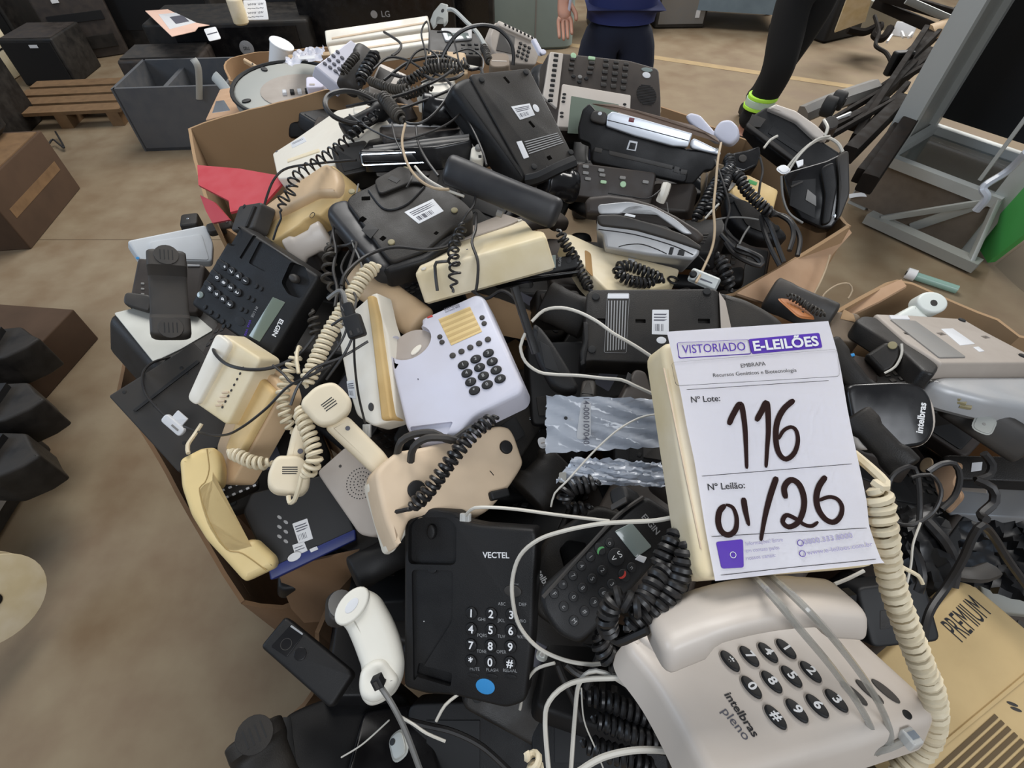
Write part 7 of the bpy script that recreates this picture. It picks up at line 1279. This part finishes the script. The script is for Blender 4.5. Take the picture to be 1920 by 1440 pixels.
F = backphone('torn brown cardboard piece among the cables at the right', [(1770, 970), (1800, 930), (1790, 860), (1745, 890)], .74, cardp, h=.004, outline=[(1775, 962), (1805, 930), (1785, 905), (1802, 870), (1770, 865), (1745, 880), (1755, 920)], name='cardboard_piece', cat='cardboard'); F.disc('tan_disc', tan, 1738, 872, .012, t=.002)
bag('crumpled black plastic bag among cables, right of the cream coiled cord', [(1690, 1110), (1800, 1090), (1780, 945), (1680, 960)], .60, trash, .028, seed=21, sag=.03, nx=14, ny=14)
bag('second crumpled black plastic wrap above the beige PREMIUM box', [(1800, 1090), (1960, 1140), (1960, 980), (1800, 980)], .70, trash, .025, seed=33, nx=14, ny=14)
for k, (pts, lab, r) in enumerate([([(1690, 985, .60), (1665, 940, .60), (1672, 895, .60), (1705, 875, .60), (1720, 890, .60), (1725, 950, .59), (1720, 1000, .59)], 'black cable loop right of the notice, left one', .003), ([(1680, 980, .58), (1710, 985, .57), (1750, 960, .57), (1765, 920, .57), (1745, 890, .58), (1710, 895, .59)], 'black cable loop right of the notice, middle one', .0022),
        ([(1740, 885, .60), (1765, 870, .60), (1790, 870, .60), (1800, 895, .60), (1790, 930, .60), (1765, 955, .60)], 'black cable loop right of the notice, right one', .0034), ([(1845, 850, .68), (1860, 870, .68), (1855, 890, .68), (1830, 900, .68)], 'black cable hook on the dark rectangular base', .005), ([(1830, 900, .68), (1860, 915, .67), (1865, 940, .67), (1840, 965, .67), (1850, 975, .66)], 'black cable bend across the silver-white side', .006),
        ([(1700, 1000, .6), (1720, 1040, .58), (1730, 1080, .57), (1722, 1110, .57)], 'black flat cable over the black plastic bag', .005), ([(1740, 980, .59), (1775, 1020, .57), (1790, 1060, .57), (1785, 1100, .57)], 'black flat cable at the right side of the black plastic bag', .006)]): cord('loose_cable', lab, pts, r, kcord)
cord('line_cable', 'thin white wire hanging over the black plastic bag', [(1726, 980, .555), (1712, 1020, .55), (1708, 1060, .55), (1698, 1105, .55)], .0012, wcord)
cord('line_cable', 'short cream wire curling out beside the cream coiled cord', [(1668, 1050, .5), (1700, 1068, .5), (1722, 1080, .5), (1730, 1095, .5)], .002, ccoil)
cord('line_cable', 'pale wire emerging under the lower right corner of the notice', [(1565, 1095, .50), (1590, 1085, .50), (1620, 1070, .5)], .0018, wcord)
strip('grey curved plastic pipe above the beige PREMIUM box', [(1800, 1075, .66), (1830, 1078, .65), (1860, 1068, .66)], dkgrey, .012, 'plastic_pipe', 'pipe', .6)
F = backphone('grey painted metal sheet with scratches above the beige PREMIUM box', [(1850, 1140), (1990, 1170), (1990, 1085), (1830, 1090)], .72, metalg, h=.01, name='metal_sheet', cat='sheet'); F.plate('scratch', jet, [(1870, 1112), (1900, 1118), (1900, 1112), (1872, 1108)], t=.0006)
F = backphone('black telephone in the dark gap between beige PREMIUM box and warm white telephone', [(1640, 1220), (1760, 1200), (1740, 1090), (1600, 1100)], .62, jet, h=.04, r=.01); F.plate('panel', blackd, [(1650, 1180), (1700, 1175), (1695, 1140), (1650, 1145)])

F = backphone('black telephone in shadow below the foot of the VECTEL telephone, bottom edge', [(770, 1500), (1020, 1500), (1010, 1310), (760, 1320)], .74, black, h=.05, r=.015); F.plate('keypad_panel', jet, [(800, 1450), (900, 1450), (900, 1350), (800, 1350)], t=.002)
F = backphone('black telephone in the dark between the white hanging handset and the torn carton flap', [(610, 1290), (750, 1320), (740, 1120), (640, 1130)], .80, black, h=.05, r=.015); F.plate('label', greyink, [(690, 1180), (720, 1180), (720, 1165), (690, 1165)])
F = backphone('black telephone in the dark behind the VECTEL telephone and the rounded black handset', [(640, 1130), (780, 1130), (770, 1000), (680, 1010)], .84, jet, h=.05, r=.015); F.plate('panel', blackd, [(700, 1080), (740, 1080), (740, 1040), (705, 1040)])
# ---------------------------------------------------------------- buried telephones that fill the heap
tops = [o for o in SC.collection.objects if o.parent is None and 'category' in o and o.name.split('.')[0] in ('desk_telephone', 'telephone_handset', 'office_telephone', 'cordless_handset', 'charging_dock', 'network_box', 'router_box', 'speaker_unit')]
anch = [(o.matrix_world.translation.copy(), o['label']) for o in tops if o.matrix_world.translation.z > .5]
def surf(x, y):
    sw = sz = 0
    for p, _ in anch: w_ = 1 / ((p.x - x) ** 2 + (p.y - y) ** 2 + .0006) ** 1.5; sw += w_; sz += w_ * p.z
    return sz / sw
def inside(x, y, poly):
    c = False
    for i in range(len(poly)):
        a, b = poly[i - 1], poly[i]
        if (a[1] > y) != (b[1] > y) and x < (b[0] - a[0]) * (y - a[1]) / (b[1] - a[1]) + a[0]: c = not c
    return c
hull = [(atz(*p).x, atz(*p).y) for p in ((290, 745, .8), (450, 1000, .74), (530, 1050, .72), (610, 1040, .8), (620, 1180, .7), (590, 1300, .6), (560, 1480, .6), (1950, 1500, .6), (1980, 640, .9), (1700, 560, .95), (1500, 600, .95), (1560, 440, 1.0), (1400, 290, 1.0), (1230, 240, 1.0), (1010, 130, .9), (700, 100, .95), (480, 170, .95), (540, 190, 1.0), (560, 330, .98), (520, 430, .95), (300, 560, .8))]
def mk_handset(m):
    e = empty('buried_handset', (0, 0, 0)); link('body', newmesh('body', handset_bm(.2, .025, .012, .022, .014, 2.8), m), e); return e
def mk_phone(m):
    e = empty('buried_telephone', (0, 0, 0)); link('body', newmesh('body', bmslab(rrect(.15, .20, .014, 4), -.02, .02, .006), m), e)
    link('cradle_panel', newmesh('cradle_panel', bmslab(rrect(.045, .17, .006, 3, -.045, 0), .018, .0225, .002), jet), e)
    km_ = newmesh('key', bmslab(rrect(.011, .009, .002, 2), 0, .003, .001), dkgrey)
    for i in range(3):
        for j in range(4): link('key', km_, e, (.005 + i * .018, -.05 + j * .016, .019))
    return e
def mk_base(m):
    e = empty('upturned_telephone', (0, 0, 0)); link('body', newmesh('body', bmslab(roundpoly([(-.075, -.1), (.075, -.1), (.085, .06), (.04, .1), (-.085, .1)], .015, 4), -.02, .02, .006), m), e)
    fm_ = newmesh('rubber_foot', bmslab(ell(.007, .007, 14), 0, .003, .001), rubber)
    for x, y in ((-.06, -.08), (.06, -.08), (-.07, .08), (.04, .08)): link('rubber_foot', fm_, e, (x, y, .019))
    link('label_plate', newmesh('label_plate', bmslab(rrect(.05, .03, .002, 2), .019, .0206, .0003), greyink), e); return e
protos = [(mk_handset(black), 'handset', 'black handset'), (mk_phone(black), 'telephone', 'black keypad telephone'), (mk_base(blackd), 'telephone', 'upturned black telephone'), (mk_handset(brownk), 'handset', 'brown-black handset'), (mk_phone(brownk), 'telephone', 'brown-black keypad telephone')]
kids = {p[0].name: [c for c in SC.collection.objects if c.parent == p[0]] for p in protos}
rn = random.Random(11); used = set(); labs = set()
bpy.context.view_layer.update(); dg = bpy.context.evaluated_depsgraph_get()
def covered(c):
    n = 0
    for dx, dy in ((0, 0), (.07, 0), (-.07, 0), (0, .07), (0, -.07), (.05, .05), (-.05, -.05)):
        p = c + V((dx, dy, .02)); r = p - CAM; h, loc, *_ = SC.ray_cast(dg, CAM, r.normalized()); n += h and (loc - CAM).length < r.length - .03
    return n >= 6
from mathutils import Euler
x = -1.0
while x < 1.05:
    y = .05
    while y < 1.75:
        px, py = x + rn.uniform(-.03, .03), y + rn.uniform(-.03, .03); y += .115
        if not all(inside(px + a, py + b, hull) for a, b in ((.07, 0), (-.07, 0), (0, .06), (0, -.06))): continue
        z = surf(px, py) - .125 - rn.uniform(0, .05)
        for _ in range(7):
            if covered(V((px, py, z))): break
            z -= .04
        q, lb0 = min(anch, key=lambda a: (a[0].x - px) ** 2 + (a[0].y - py) ** 2); dx, dy = px - q.x, py - q.y
        where = ('under' if abs(dx) + abs(dy) < .04 else 'just right of' if dx > abs(dy) else 'just left of' if -dx > abs(dy) else 'just behind' if dy > 0 else 'just in front of')
        ks = [0, 1, 2, 3, 4]; rn.shuffle(ks); ks = [k for k in ks if (k, where, lb0) not in labs]
        if not ks: continue
        k = ks[0]; labs.add((k, where, lb0)); src, cat, kind = protos[k]
        if k in used:
            o = src.copy(); SC.collection.objects.link(o)
            for ch in kids[src.name]: c = ch.copy(); SC.collection.objects.link(c); c.parent = o
        else: o = src; used.add(k)
        lb = lb0
        lb = lb.split(',')[0].split(' '); wd_ = 14 - len(kind.split()) - len(where.split()); lb = lb[:wd_]
        while lb[-1] in ('with', 'a', 'the', 'of', 'and', 'in', 'on', 'its', 'to', 'at', 'by', 'round', 'yellowed', 'white', 'green', 'black', 'small', 'long', 'long', 'over', 'up', 'left', 'under'): lb.pop()
        tag(o, kind + ' buried ' + where + ' the ' + ' '.join(lb), cat, 'buried ' + kind + 's'); o.location = (px, py, z); o.rotation_euler = Euler((rn.uniform(-.4, .4) + (PI if rn.random() < .3 and k in (0, 3) else 0), rn.uniform(-.4, .4), rn.uniform(0, 6.28)))
    x += .115
# folded cardboard fill low in the cartons
for i, (a, b, lab) in enumerate(((atz(700, 500, .62), (.9, .6), 'flat cardboard layer under the rear heap'), (atz(1300, 1000, .5), (1.0, .5), 'flat cardboard layer under the front right heap'))):
    o = link('cardboard_layer', newmesh('cardboard_layer', add_box(bmesh.new(), (0, 0, 0), (b[0], b[1], .01)), dcard), None, (a.x, a.y, a.z)); tag(o, lab, 'cardboard')
